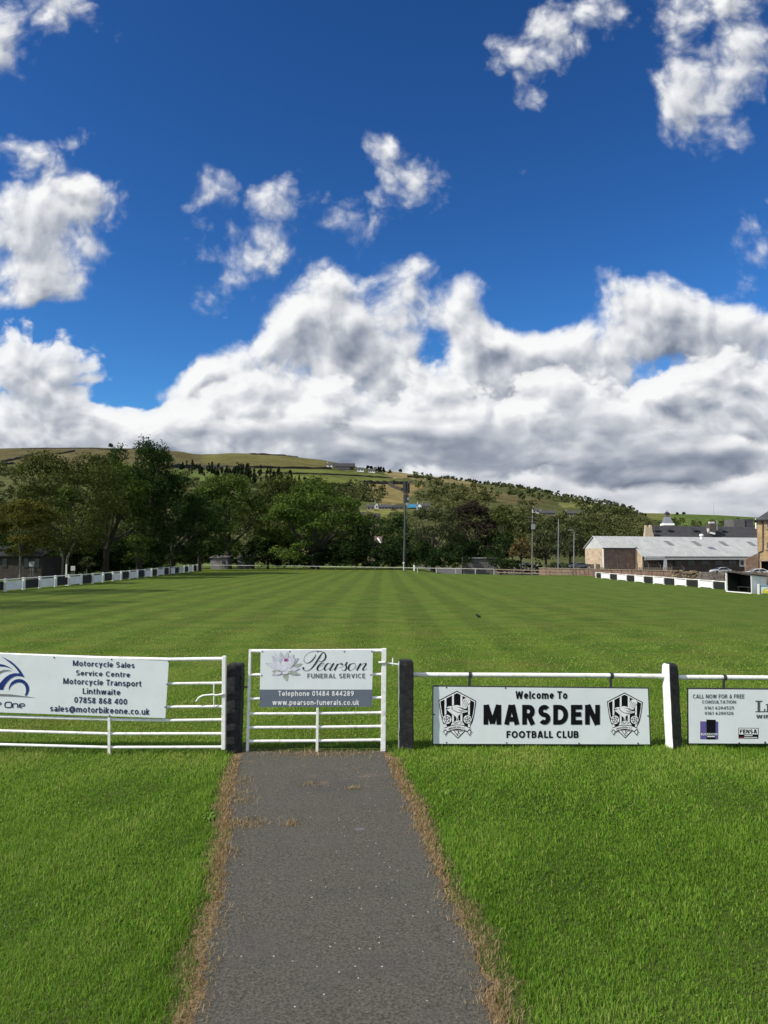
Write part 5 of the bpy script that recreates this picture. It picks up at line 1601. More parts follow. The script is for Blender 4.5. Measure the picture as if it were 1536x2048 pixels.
# the crow on the pitch
c = gp(956, 1236.5)
crow = thing('crow', 'small black crow standing on the open pitch', 'bird', (c.x, c.y, 0))
M['feather'] = mat('feather', (.012, .012, .014), rough=.6, scale=40)
k = .62
def cp(x, z, y=0.0): return Vector((c.x + x * k, c.y + y * k, z * k))
mb = MB(); mb.tube([cp(.17, .045), cp(.13, .065), cp(.08, .10), cp(.02, .135), cp(-.04, .165), cp(-.075, .20), cp(-.10, .225), cp(-.122, .222)], [.008, .018, .042 * k * 1.4, .055 * k * 1.4, .045 * k * 1.4, .030 * k * 1.4, .030 * k * 1.3, .012], 10)
mb.build('body', M['feather'], crow, smooth=True)
mb = MB(); mb.tube([cp(-.118, .224), cp(-.17, .205)], [.011, .003], 8); mb.build('beak', M['dark_metal'], crow)
for s in (-1, 1):
    mb = MB(); mb.tube([cp(.02, .09, s * .03), cp(.025, .04, s * .03), cp(.0, .0, s * .032), cp(-.04, 0, s * .034)], [.008, .005, .005, .003], 6); mb.build('leg', M['dark_metal'], crow)
    mb = MB(); mb.tube([cp(-.04, .165, s * .045), cp(.04, .12, s * .062), cp(.15, .058, s * .02)], [.012, .026, .006], 8); mb.build('wing', M['feather'], crow, smooth=True)

# ------------------------------------------------------------------ fences round the pitch
def interp_pts(pts, x):
    return float(np.interp(x, [p[0] for p in pts], [p[1] for p in pts]))

M['shaded_brown_brick'] = brick_mat('shaded_brown_brick', (.25, .17, .118), (.19, .130, .092), (.22, .19, .16), .45, .15)  # copy for the front wall, its shade put into a darker brown
M['sunlit_beige_brick'] = brick_mat('sunlit_beige_brick', (.50, .39, .27), (.42, .32, .22), (.33, .28, .22), .45, .15)  # copy for the left facing walls, sunlight put into a paler tone
M['red_brick'] = brick_mat('red_brick', (.27, .17, .115), (.20, .125, .088), (.26, .21, .17), .45, .15)
M['dark_brick'] = brick_mat('dark_brick', (.10, .075, .058), (.07, .055, .045), (.12, .105, .09), .45, .15)
M['yellow_stone'] = brick_mat('yellow_stone', (.46, .32, .165), (.38, .26, .135), (.40, .31, .20), .7, .22)
M['rubble'] = brick_mat('rubble', (.36, .27, .16), (.22, .165, .105), (.08, .065, .05), .5, .22, .8)

# left touchline barrier
LB = [(-230, 1206.5), (-60, 1187.5), (10, 1182.8), (185, 1167), (401, 1141.5)]
LT = [(-230, 1173), (-60, 1162), (10, 1159), (100, 1153), (200, 1146.8), (300, 1138), (401, 1128.5)]
posts = [-230, -170, -115, -70, -30, 10.4, 46.9, 79.4, 110.7, 137.5, 162, 185, 206, 225.5, 242, 259, 274.7, 289.6, 302.9, 315, 326.8, 338, 348.4, 358, 368.5, 377, 386, 394, 401]
fb = gp(10, 1182.8)
fence = thing('touchline_barrier', 'left touchline barrier with white posts, white rail and alternate black and white panels in shade', 'fence', (fb.x, fb.y, 0), 'touchline barriers')
base = [gp(x, interp_pts(LB, x)) for x in posts]
tops = [at(x, interp_pts(LT, x), b.y).z for x, b in zip(posts, base)]
for b, t in zip(base, tops):
    mb = MB(); mb.box(b.x - .09, b.x + .09, b.y - .09, b.y + .09, -.1, t + .06); mb.build('post', M['white_paint'], fence, bevel=.02)
for k in range(len(base) - 1):
    a_, b_ = base[k], base[k + 1]; za, zb = tops[k], tops[k + 1]
    d = (b_ - a_).normalized(); off = Vector((-.03, 0, 0))
    A, B = a_ + d * .11 + off, b_ - d * .11 + off
    mb = MB()
    mb.prism([A + Vector((0, 0, .08)), B + Vector((0, 0, .08)), B + Vector((0, 0, zb - .13)), A + Vector((0, 0, za - .13))], (-.03, 0, 0))
    white = k % 2 == 1
    mb.build('panel', M['white_panel'] if white else M['black_panel'], fence)
mb = MB()
mb.tube([b + Vector((0.02, 0, t)) for b, t in zip(base, tops)], .035, 8)
mb.build('rail', M['white_paint'], fence, smooth=True)
b = gp(138.5, interp_pts(LB, 138.5))
mb = MB(); mb.tube([(b.x - .25, b.y, -.1), (b.x - .25, b.y, at(139, 1128, b.y).z)], .05, 10)
tag(mb.build('marker_pole', M['white_paint'], None, loc=(b.x - .25, b.y, 0), smooth=True), 'slim white pole standing up against the left barrier', 'pole')

# right touchline barrier: alternate black and white boards
RP = [170, 214, 279, 342, 412, 481, 548, 629, 708, 801, 886, 990, 1099, 1205]
RX = [1150 + z / 3.979 for z in RP]
RB = [(1192, 1155.8), (1230, 1159.5), (1300, 1167), (1360, 1171.5), (1453, 1180)]
RT = [(1192, 1145), (1230, 1147.6), (1300, 1152.5), (1360, 1157), (1453, 1163.6)]
base = [gp(x, interp_pts(RB, x)) for x in RX]
tops = [at(x, interp_pts(RT, x), b.y).z for x, b in zip(RX, base)]
fence = thing('touchline_barrier', 'right touchline barrier of sunlit alternate black and white boards ending at the dugout', 'fence', (base[0].x, base[0].y, 0), 'touchline barriers')
for b, t in zip(base, tops):
    mb = MB(); mb.box(b.x - .07, b.x + .07, b.y - .07, b.y + .07, -.1, t + .05); mb.build('post', M['white_paint'], fence, bevel=.015)
for k in range(len(base) - 1):
    A, B = base[k], base[k + 1]; d = (B - A).normalized(); za, zb = tops[k], tops[k + 1]
    A, B = A + d * .09 + Vector((-.02, 0, 0)), B - d * .09 + Vector((-.02, 0, 0))
    mb = MB(); mb.prism([A + Vector((0, 0, .06)), B + Vector((0, 0, .06)), B + Vector((0, 0, zb - .07)), A + Vector((0, 0, za - .07))], (.03, 0, 0))
    mb.build('panel', M['black_panel'] if k % 2 == 0 else M['white_panel'], fence)
mb = MB(); mb.tube([b + Vector((-.01, 0, t)) for b, t in zip(base, tops)], .028, 8); mb.build('rail', M['white_paint'], fence, smooth=True)

# far fence: a white pipe rail, then weathered timber to the right
FB = [(400, 1139.2), (560, 1141), (810, 1144.2), (890, 1146), (1000, 1149), (1145, 1153)]
FT = [(400, 1130), (560, 1131.6), (810, 1135.4), (890, 1136.8), (1000, 1138.4), (1063, 1140), (1145, 1142)]
xs_w = [404, 440, 478, 516, 555, 594, 632, 671, 710, 749, 788, 811, 834.8, 872.5, 911.3, 950.8, 988]
base = [gp(x, interp_pts(FB, x)) for x in xs_w]; tops = [at(x, interp_pts(FT, x), b.y).z for x, b in zip(xs_w, base)]
fence = thing('rail_fence', 'low white pipe rail on short posts along the far end of the pitch', 'fence', (base[0].x, base[0].y, 0))
for x, b, t in zip(xs_w, base, tops):
    mb = MB(); mb.box(b.x - .05, b.x + .05, b.y - .05, b.y + .05, -.1, t); mb.build('post', M['dull_white'] if x > 830 else M['grey_timber'], fence)
mb = MB(); mb.tube([b + Vector((0, -.02, t)) for b, t in zip(base, tops)], .032, 8); mb.build('rail', M['dull_white'], fence, smooth=True)
xs_t = [992, 1028, 1064, 1100, 1145]
base = [gp(x, interp_pts(FB, x)) for x in xs_t]; tops = [at(x, interp_pts(FT, x), b.y).z for x, b in zip(xs_t, base)]
fence = thing('timber_fence', 'weathered timber post and rail fence at the far right corner of the pitch', 'fence', (base[0].x, base[0].y, 0))
for b, t in zip(base, tops):
    mb = MB(); mb.box(b.x - .10, b.x + .10, b.y - .08, b.y + .08, -.1, t + .06); mb.build('post', M['timber'], fence, bevel=.02)
for f_ in (1.0, .45):
    mb = MB()
    for k in range(len(base) - 1):
        mb.beam(base[k] + Vector((0, -.1, tops[k] * f_ - .03)), base[k + 1] + Vector((0, -.1, tops[k + 1] * f_ - .03)), .05, .11)
    mb.build('rail', M['timber'], fence)

# brick wall and security fence behind the right corner
D1 = 112.0
wl = [(1078, 1134.5), (1200, 1139), (1290, 1141.5), (1346, 1142.5)]
p0, p1 = at(1078, 1136, 116), at(1348, 1143, 108)
wall = thing('brick_wall', 'low reddish brown brick wall behind the right end of the pitch', 'wall', (p0.x, p0.y, -1.3))
mb = MB(); q = [at(1078, 1136.5, 116), at(1348, 1142.5, 108)]
mb.prism([(q[0].x, q[0].y, -1.4), (q[1].x, q[1].y, -1.4), q[1], q[0]], (.06, .3, 0)); mb.build('brickwork', M['red_brick'], wall)
mb = MB(); mb.beam(q[0] + Vector((0, .14, .05)), q[1] + Vector((0, .14, .05)), .42, .10); mb.build('coping', M['stone'], wall)
sw = thing('rubble_wall', 'tumbledown pale rubble stone wall left of the dark bank', 'wall', (at(1373, 1150, 106).x, 106, -1.3))
mb = MB(); rr = random.Random(3)
for k in range(120):
    px, py = rr.uniform(1346, 1402), rr.uniform(1141, 1165); p = at(px, py + (px - 1346) * .02, 106 + rr.uniform(-.3, .3))
    s = rr.uniform(.14, .30); mb.prism([(p.x - s, p.y, p.z - s * .5), (p.x + s, p.y + rr.uniform(-.1, .1), p.z - s * .45), (p.x + s * .9, p.y, p.z + s * .5), (p.x - s * .9, p.y, p.z + s * .42)], (0, .5, rr.uniform(-.05, .05)))
mb.build('stonework', M['rubble'], sw)
bank = thing('stone_bank', 'dark rough bank of heaped stone and soil beside the dugout', 'bank', (at(1430, 1160, 92).x, 92, -1.0))
mb = MB(); nxg, nzg = 26, 9
prof = lambda px: np.interp(px, [1392, 1402, 1412, 1430, 1455, 1475, 1500, 1540], [1158, 1147, 1143.5, 1143, 1142.5, 1142.5, 1143, 1144])
for i in range(nxg):
    for j in range(nzg):
        px = 1392 + (1540 - 1392) * i / (nxg - 1); t = j / (nzg - 1)
        top = at(px, float(prof(px)), 94); p = Vector((top.x + rr.uniform(-.12, .12), 90 + 4 * t + rr.uniform(-.2, .2), -1.2 + (top.z + 1.2) * t + (rr.uniform(-.14, .14) if 0 < j else 0)))
        mb.v.append(tuple(p))
for i in range(nxg - 1):
    for j in range(nzg - 1):
        mb.f.append((i * nzg + j, (i + 1) * nzg + j, (i + 1) * nzg + j + 1, i * nzg + j + 1))
for i in range(nxg - 1):
    a_, b_ = mb.v[i * nzg + nzg - 1], mb.v[(i + 1) * nzg + nzg - 1]; mb.face([a_, b_, (b_[0], b_[1] + 1.2, -1.3), (a_[0], a_[1] + 1.2, -1.3)])
mb.build('heap', M['dark_stone'], bank)

sf = thing('security_fence', 'tall thin wire fence on slim posts above the brick wall', 'fence', (at(1212, 1150, 110).x, 110, -1.3))
M['wire'] = mat('wire', (.11, .10, .09), rough=.7, scale=20)
fx = [1092, 1111, 1124, 1141, 1159, 1177, 1195, 1214, 1235, 1256, 1275, 1297, 1321, 1344, 1368]
ft = [interp_pts([(1085, 1131), (1180, 1132), (1235, 1127), (1300, 1128), (1370, 1136)], x) for x in fx]
for x, t in zip(fx, ft):
    D = float(np.interp(x, [1078, 1370], [115, 107])); p = at(x, t, D); mb = MB(); mb.tube([(p.x, p.y, -1.3), p, (p.x - .35, p.y, p.z + .32)], .045, 6); mb.build('post', M['wire'], sf)
mb = MB()
for f_ in (.45, .62, .80, .98):
    pr = None
    for x, t in zip(fx, ft):
        D = float(np.interp(x, [1078, 1370], [115, 107])); p = at(x, t, D); p.z = -1.3 + (p.z + 1.3) * f_
        if pr: mb.tube([pr, p], .010, 4)
        pr = p
mb.build('wires', M['wire'], sf)
pf = thing('paling_fence', 'short row of pale upright palings in front of the works door', 'fence', (at(1320, 1150, 118).x, 118, -1.3))
mb = MB()
for k, px in enumerate(np.arange(1192, 1345, 3.6)):
    if 1212 < px < 1268: continue
    p = at(px, 1134.5, 118); mb.box(p.x - .06, p.x + .06, 118, 118.03, -1.3, p.z)
mb.build('palings', M['timber'], pf)
mb = MB(); mb.beam(at(1272, 1138, 118.06), at(1345, 1138, 118.06), .05, .08); mb.beam(at(1190, 1138, 118.06), at(1212, 1138, 118.06), .05, .08); mb.build('rail', M['timber'], pf)

# ------------------------------------------------------------------ dugout and the yellow board
f0, f1 = gp(1453.5, 1183.4), gp(1503.5, 1187.4)
b1 = gp(1533.5, 1186.8)
zt = at(1453.5, 1143.5, f0.y).z; zt1 = at(1503.5, 1149, f1.y).z
dv = Vector((b1.x - f1.x, b1.y - f1.y, 0))
dg = thing('dugout', 'black painted team dugout with a white end wall at the right touchline', 'dugout', (f1.x, f1.y, 0))
def dq(a_, u, z): p = a_ + dv * u; return Vector((p.x, p.y, z))
mb = MB(); mb.prism([dq(f1, 0, -.05), dq(f1, 1, -.05), dq(f1, 1, zt1 - .16), dq(f1, 0, zt1 - .02)], Vector((f0 - f1).normalized() * .06)); mb.build('end_wall', M['white_panel'], dg)
nrm = (f0 - f1).normalized() * .05
mb = MB(); mb.prism([dq(f0, 0.06, -.05), dq(f0, 1, -.05), dq(f0, 1, zt - .16), dq(f0, .06, zt - .02)], -nrm); mb.build('end_wall', M['black_panel'], dg)
mb = MB(); mb.prism([dq(f1, .96, -.05) + nrm * 1.4, dq(f0, .96, -.05) - nrm * 1.2, dq(f0, .96, zt - .17) - nrm * 1.2, dq(f1, .96, zt1 - .17) + nrm * 1.4], dv * .04); mb.build('back_wall', M['black_panel'], dg)
mb = MB(); mb.prism([dq(f1, -.08, zt1 - .01) - nrm * 2, dq(f0, -.08, zt - .01) + nrm * 2, dq(f0, 1.06, zt - .15) + nrm * 2, dq(f1, 1.06, zt1 - .15) - nrm * 2], (0, 0, .05)); mb.build('roof', M['dark_slate'], dg)
mb = MB(); mb.box(f0.x - .04, f0.x + .04, f0.y - .04, f0.y + .04, -.05, zt - .02); mb.build('post', M['white_paint'], dg)
mb = MB(); mb.prism([dq(f1, .62, .30) + nrm * 3, dq(f0, .62, .30) - nrm * 3, dq(f0, .92, .30) - nrm * 3, dq(f1, .92, .30) + nrm * 3], (0, 0, .04))
for u in (.1, .5, .9):
    p = f1.lerp(f0, u); mb.prism([dq(p, .65, 0), dq(p, .9, 0), dq(p, .9, .30), dq(p, .65, .30)], nrm)
mb.build('bench', M['dark_metal'], dg)
mb = MB(); mb.prism([dq(f1, -.03, 0), dq(f0, -.03, 0), dq(f0, .04, 0), dq(f1, .04, 0)], (0, 0, .05)); mb.build('sill', M['white_panel'], dg)
yp = gp(1517, 1188.5)
yb = thing('sign_board', 'yellow, white and blue board at the far right edge below the dugout', 'sign', (yp.x, yp.y, 0), 'advertising boards')
D = yp.y
mb = MB(); mb.beam(at(1517.2, 1168, D), at(1517.2, 1189, D), .09, .09, (0, 1, 0)); mb.build('post', M['white_paint'], yb)
mb = MB(); mb.prism([at(1519, 1170.5, D), at(1600, 1171.5, D), at(1600, 1188, D), at(1519, 1187, D)], (0, .04, 0)); mb.build('board', M['white_board'], yb)
M['blue_board'] = mat('blue_board', (.05, .26, .46), rough=.5, scale=4)
a = Art(D); a.poly('blue_board', [(1519, 1170.8), (1600, 1171.8), (1600, 1173.8), (1521.5, 1172.8), (1521.5, 1186.6), (1519, 1186.6)], .012)
a.poly('yellow_print', [(1524, 1183), (1528, 1178), (1538, 1176), (1590, 1176), (1590, 1186.5), (1524, 1186)], .014)
a.poly('white_print', [(1530, 1180), (1545, 1179.2), (1545, 1181), (1530, 1181.8)], .018)
a.finish(yb, {'blue_board': 'print', 'yellow_print': 'print', 'white_print': 'print'})

# ------------------------------------------------------------------ the works and the buildings at the right
# metal roofed works
S = 1.0
DL = 180.0
u = Vector((math.cos(R(20)), math.sin(R(20)), 0)); v = Vector((u.y, -u.x, 0))
rl = at(1187.5, 1073, DL)
z_r = rl.z; z_e = at(1205, 1096.5, DL - 3).z; z_l = 2.25; YARD = -1.35
half = 3.55
def wp(a_, b_, z): p = Vector((rl.x, rl.y, 0)) + u * a_ + v * b_; return Vector((p.x, p.y, z))
Lw = 55.0
a1 = 0.0
# where along the building the lean-to starts (seen at column 1268)
for t in np.arange(0, 40, .1):
    p = wp(t, half, z_e)
    if 768 + F * p.x / p.y >= 1269: a1 = t; break
ext = half + (z_e - z_l) / ((z_r - z_e) / half)
M['metal_roof'] = bpy.data.materials.new('metal_roof'); M['metal_roof'].use_nodes = True
g = NT(M['metal_roof'].node_tree); bs = M['metal_roof'].node_tree.nodes['Principled BSDF']
co = g.n('ShaderNodeTexCoord').outputs['Object']
dt = g.v('DOT_PRODUCT', co, tuple(u))
wave = g.m('SINE', g.mul(dt, 2 * math.pi / .9))
seam = g.rng(wave, .80, .98)
nz = g.rng(g.noise(co, .7, 7.0, .65), .35, .7)
c_ = g.mix(nz, (.385, .39, .375), (.50, .505, .48)); c_ = g.mix(g.mul(seam, .55), c_, (.24, .25, .25))
sheet = g.rng(g.m('SINE', g.mul(dt, 2 * math.pi / 7.3)), -.2, .2, 0, .12); c_ = g.mix(sheet, c_, (.36, .38, .385))
g.put(bs.inputs['Base Color'], c_); bs.inputs['Roughness'].default_value = .55
bp = g.n('ShaderNodeBump'); bp.inputs['Strength'].default_value = .5; bp.inputs['Distance'].default_value = .04; g.put(bp.inputs['Height'], wave); g.put(bs.inputs['Normal'], bp.outputs[0])
wk = thing('works_building', 'long brick works with a pale ribbed metal roof beyond the right touchline', 'building', tuple(wp(0, 0, YARD)))
mb = MB(); mb.prism([wp(0, -half, YARD), wp(0, half, YARD), wp(0, half, z_e), wp(0, -half, z_e)], u * .3); mb.build('end_wall', M['sunlit_beige_brick'], wk)
mb = MB(); mb.prism([wp(0.02, -half - .35, z_e), wp(.02, half + .2, z_e), wp(.02, 0, z_r - .05)], u * .3); mb.build('gable', M['metal_roof'], wk)
mb = MB(); mb.prism([wp(.32, half - .3, YARD), wp(a1 + .2, half - .3, YARD), wp(a1 + .2, half - .3, z_e - .1), wp(.32, half - .3, z_e - .1)], v * .28); mb.build('wall', M['shaded_brown_brick'], wk)
mb = MB(); mb.prism([wp(a1 + .2, half - .3, YARD), wp(a1 + .2, ext - .3, YARD), wp(a1 + .2, ext - .3, z_l - .05), wp(a1 + .2, half - .3, z_e - .12)], u * .3); mb.build('return_wall', M['sunlit_beige_brick'], wk)
mb = MB(); mb.prism([wp(a1 + .5, ext - .6, YARD), wp(Lw, ext - .6, YARD), wp(Lw, ext - .6, z_l - .2), wp(a1 + .5, ext - .6, z_l - .2)], v * .28); mb.build('wall', M['dark_brick'], wk)
mb = MB()
mb.prism([wp(-.3, 0, z_r), wp(Lw, 0, z_r), wp(Lw, half + .1, z_e), wp(-.3, half + .1, z_e)], (0, 0, .12)); mb.prism([wp(-.3, 0, z_r), wp(Lw, 0, z_r), wp(Lw, -half - .3, z_e), wp(-.3, -half - .3, z_e)], (0, 0, .12))
o = mb.build('roof', M['metal_roof'], wk)
mb = MB(); mb.prism([wp(a1, half + .1, z_e), wp(Lw, half + .1, z_e), wp(Lw, ext, z_l), wp(a1, ext, z_l)], (0, 0, .12)); mb.build('lower_roof', M['metal_roof'], wk)
# rooflights
for px in (1336.5, 1391.5, 1446.5, 1501):
    best = min(np.arange(5, Lw, .2), key=lambda t: abs(768 + F * wp(t, 2.0, 0).x / wp(t, 2.0, 0).y - px))
    sl = (z_r - z_e) / half
    q = [wp(best - .8 - .4, 1.4, z_r - sl * 1.4 + .13), wp(best + .8 - .4, 1.4, z_r - sl * 1.4 + .13), wp(best + .8 + .4, 2.9, z_r - sl * 2.9 + .13), wp(best - .8 + .4, 2.9, z_r - sl * 2.9 + .13)]
    mb = MB(); mb.prism(q, (0, 0, .06)); mb.build('rooflight', mat('rooflight', (.20, .21, .20), rough=.5, scale=3) if 'rooflight' not in bpy.data.materials else bpy.data.materials['rooflight'], wk)
mb = MB(); mb.beam(wp(a1 + .6, ext + .9, z_l - .55), wp(Lw - 7, ext + .9, z_l - .55), .12, .16); mb.prism([wp(a1 + .6, ext + .9, z_l - .50), wp(Lw - 7, ext + .9, z_l - .50), wp(Lw - 7, ext - .2, z_l - .12), wp(a1 + .6, ext - .2, z_l - .12)], (0, 0, .03)); mb.build('canopy', M['grey_timber'], wk)
mb = MB(); mb.beam(wp(a1 + .6, ext + 1.0, z_l - .55), wp(Lw - 7, ext + 1.0, z_l - .55), .06, .2); mb.build('fascia', M['white_paint'], wk)
mb = MB(); mb.beam(wp(a1 + .7, ext + .05, z_l - .3), wp(a1 + 6.2, ext + .05, z_l - .3), .1, 1.0); mb.build('white_lintel', M['white_panel'], wk)
mb = MB(); mb.prism([wp(a1 + 5.2, ext + .9, YARD), wp(a1 + 6.1, ext + .9, YARD), wp(a1 + 6.1, ext + .9, z_l - .6), wp(a1 + 5.2, ext + .9, z_l - .6)], v * .1); mb.build('white_pier', M['white_panel'], wk)
for k in range(7):
    t = a1 + 9 + k * 4.1
    if t > Lw - 8: break
    mb = MB(); mb.prism([wp(t, ext - .3, .2), wp(t + 2.2, ext - .3, .2), wp(t + 2.2, ext - .3, 1.3), wp(t, ext - .3, 1.3)], v * .06); mb.build('window', M['glass'], wk)
best = min(np.arange(5, Lw, .1), key=lambda t: abs(768 + F * wp(t, ext, 0).x / wp(t, ext, 0).y - 1484))
mb = MB(); mb.prism([wp(best - .8, ext - .25, -.1), wp(best + .8, ext - .25, -.1), wp(best + .8, ext - .25, 1.6), wp(best - .8, ext - .25, 1.6)], v * .05); o = mb.build('small_window', M['white_paint'], wk)
mb = MB(); mb.prism([wp(best - .5, ext - .19, .2), wp(best + .5, ext - .19, .2), wp(best + .5, ext - .19, 1.3), wp(best - .5, ext - .19, 1.3)], v * .03); mb.build('pane', M['glass'], o)
for px in (1183, 1195.5):
    best = min(np.arange(-half, half, .05), key=lambda t: abs(768 + F * wp(0, t, 0).x / wp(0, t, 0).y - px))
    mb = MB(); mb.prism([wp(-.08, best - .75, -1.3), wp(-.08, best + .75, -1.3), wp(-.08, best + .75, .55), wp(-.08, best - .75, .55)], u * .1); mb.build('end_window', M['dark_brick'], wk)
mb = MB(); mb.tube([wp(-.12, half + .15, YARD), wp(-.12, half + .15, z_e)], .16, 8); mb.build('downpipe', M['white_paint'], wk, smooth=True)
mb = MB(); mb.tube([wp(a1 + .1, half + .3, YARD), wp(a1 + .1, half + .3, z_e + .4)], .18, 8); mb.build('downpipe', M['timber'], wk, smooth=True)
mb = MB(); mb.beam(wp(-.3, half + .22, z_e), wp(a1, half + .22, z_e), .2, .2); mb.build('gutter', M['dark_metal'], wk)
p = at(1403, 1075, 186); mb = MB(); mb.tube([(p.x, p.y, p.z - .4), (p.x, p.y, p.z + .3)], .35, 10); mb.ball((p.x, p.y, p.z + .5), .55, 10, 6, (1, 1, .7)); mb.build('roof_vent', M['white_paint'], wk, smooth=True)
# pier where the works meets the flats
mb = MB(); q = wp(Lw - 6.5, ext + .2, 0)
p0, p1 = at(1491, 1118, 172), at(1518, 1106, 172)
mb.prism([(p0.x, 172, YARD), (p1.x, 172, YARD), (p1.x, 172, p1.z), (p0.x, 172, p0.z)], (0, .5, 0)); mb.build('end_pier', M['red_brick'], wk)

# slate roofed mill behind it
D = 222.0
ml = thing('mill_building', 'long old mill with a dark slate roof and a stone gable behind the works', 'building', (at(1400, HORIZON, D).x, D, -1.3))
mb = MB(); mb.prism([at(1306, 1051.5, D + 6), at(1560, 1054.5, D + 6), at(1560, 1078, D), at(1306, 1076, D)], (0, 0, -.25)); mb.build('roof', M['dark_slate'], ml)
x0, x1 = at(1296, 1100, D).x, at(1560, 1100, D).x
mb = MB(); mb.box(x0 + 1, x1, D + .3, D + 12, -1.3, at(1400, 1076.5, D).z); mb.build('wall', M['dark_brick'], ml)
mb = MB(); mb.prism([at(x, y, D - .5) for x, y in [(1289, 1090), (1289.5, 1069), (1291, 1062), (1291.2, 1050.5), (1293.8, 1050.2), (1295, 1054.5), (1299.5, 1054.5), (1300.4, 1049.8), (1303.6, 1049.8), (1304.6, 1061), (1307.5, 1071), (1308, 1090)]], (0, 1.2, 0)); mb.build('gable', M['pale_render'] if False else mat('gable_stone', (.50, .41, .29), (.40, .32, .22), rough=.9, scale=1.5), ml)
for k, (px, py, w_, h_, mm) in enumerate([(1313, 1058, 9, 7, 'dark_slate'), (1339, 1058, 9, 5, 'dark_slate'), (1390, 1058, 10, 4, 'glass'), (1446, 1059, 8, 4, 'glass')]):
    p = at(px, py, D + 3); s_ = (D + 3) / F
    mb = MB(); mb.prism([(p.x - w_ / 2 * s_, p.y - .6, p.z - h_ / 2 * s_), (p.x + w_ / 2 * s_, p.y - .6, p.z - h_ / 2 * s_), (p.x + w_ / 2 * s_, p.y - .2, p.z + h_ / 2 * s_), (p.x - w_ / 2 * s_, p.y - .2, p.z + h_ / 2 * s_)], (0, .8, 0)); mb.build('dormer' if mm == 'dark_slate' else 'rooflight', M[mm], ml)
p0, p1 = at(1417, 1064, D + 1), at(1429, 1047, D + 1)
mb = MB(); mb.box(p0.x, p1.x, D, D + 3, p0.z, p1.z); ch = mb.build('chimney', M['dark_stone'], ml)
mb = MB(); mb.beam(at(1416, 1064.5, D - .1), at(1430, 1067.5, D - .1), .3, .5); mb.beam(at(1415.5, 1057, D - .1), at(1417.5, 1066, D - .1), .3, .5); mb.build('flashing', M['white_paint'], ch)
mb = MB(); mb.box(p0.x + .2, p1.x - .2, D + .5, D + 1.5, p1.z, p1.z + .5); mb.build('chimney_pot', M['pale_render'], ch)
p = at(1446, 1047, D); mb = MB(); mb.tube([(p.x, D + 4, p.z - 2), (p.x, D + 4, p.z + 1)], .15, 6); mb.build('flue', M['galvanised'], ml)

# turret with a lantern
D = 262.0
tx = at(1334.5, 1050, D).x
tr = thing('turret', 'grey and white lead covered turret with a pointed lantern above the mill roof', 'turret', (tx, D, -1.3))
def ring(px0, px1, y0, y1, name, m):
    a_, b_ = at(px0, y0, D), at(px1, y0, D); c_, d_ = at((px0 + px1) / 2, y0, D), None
    return a_, b_
def frust(w0, y0, w1, y1, name, m):
    r0, r1 = w0 * D / F / 2, w1 * D / F / 2; z0, z1 = at(1334.5, y0, D).z, at(1334.5, y1, D).z
    mb = MB(); mb.v += [(tx - r0, D - r0, z0), (tx + r0, D - r0, z0), (tx + r0, D + r0, z0), (tx - r0, D + r0, z0), (tx - r1, D - r1, z1), (tx + r1, D - r1, z1), (tx + r1, D + r1, z1), (tx - r1, D + r1, z1)]
    mb.f += [(0, 1, 2, 3), (4, 5, 6, 7), (0, 1, 5, 4), (1, 2, 6, 5), (2, 3, 7, 6), (3, 0, 4, 7)]; return mb.build(name, m, tr)
frust(16, 1110, 16, 1050, 'tower', M['dark_stone']); frust(22, 1051, 20, 1047, 'cornice', M['white_paint']); frust(18, 1047, 9, 1034, 'roof', M['galvanised']); frust(8, 1034, 7, 1027, 'lantern', M['grey_timber']); frust(10, 1027.5, 3, 1023.5, 'cap', M['dark_slate'])
mb = MB(); z0 = at(1334.5, 1024, D).z; mb.tube([(tx, D, z0), (tx, D, z0 + .6)], .08, 6); mb.build('finial', M['dark_metal'], tr)

# flat topped block
D = 250.0
fbk = thing('roof_plant', 'grey flat topped block standing behind the slate roof', 'building', (at(1487, 1054, D).x, D, -1.3))
p0, p1, p2 = at(1467, 1038.5, D), at(1490, 1054, D), at(1507, 1038.5, D)
mb = MB(); mb.box(p0.x, p1.x, D, D + 7, -1.3, p0.z); mb.build('side', M['grey_timber'], fbk)
mb = MB(); mb.box(p1.x, p2.x, D + .3, D + 7, -1.3, p0.z + .1); mb.build('panel', M['slate'], fbk)
p = at(1511.5, 1037, 226); mb = MB(); mb.tube([(p.x, 226, p.z - 3), (p.x, 226, p.z)], .22, 8); tag(mb.build('flue_pipe', M['white_paint'], None, loc=(p.x, 226, p.z - 3), smooth=True), 'short white flue pipe just left of the yellow stone flats', 'flue')

# flats at the right edge
D = 130.0
fl = thing('apartment_building', 'yellow stone flats with a dark hipped roof at the right edge', 'building', (at(1515, HORIZON, D).x, D, -1.3))
xl = at(1515, 1040, D).x; ze = at(1515, 1040, D).z; zg = at(1515, 1119, D).z
mb = MB(); mb.box(xl, xl + 16, D, D + 11, zg, ze); mb.build('wall', M['yellow_stone'], fl)
mb = MB(); mb.box(xl, at(1521.5, 1120, D).x, D + .01, D + 11, -1.4, zg - .02); mb.box(at(1552, 1120, D).x, xl + 16, D + .01, D + 11, -1.4, zg - .02); mb.build('pier', M['yellow_stone'], fl)
mb = MB(); mb.box(at(1521.5, 1120, D).x - .2, at(1552, 1120, D).x + .2, D + 3, D + 3.2, -1.4, zg - .03); mb.build('recess_dark_sheet', M['black_panel'], fl)  # black sheet stands in for the shade inside the opening
mb = MB(); mb.box(xl - .02, xl + 16.02, D - .06, D + .0, zg - .28, zg + .0); mb.build('string_course', M['stone'], fl)
zr = at(1536, 1019.5, D + 4).z
mb = MB(); e = .45
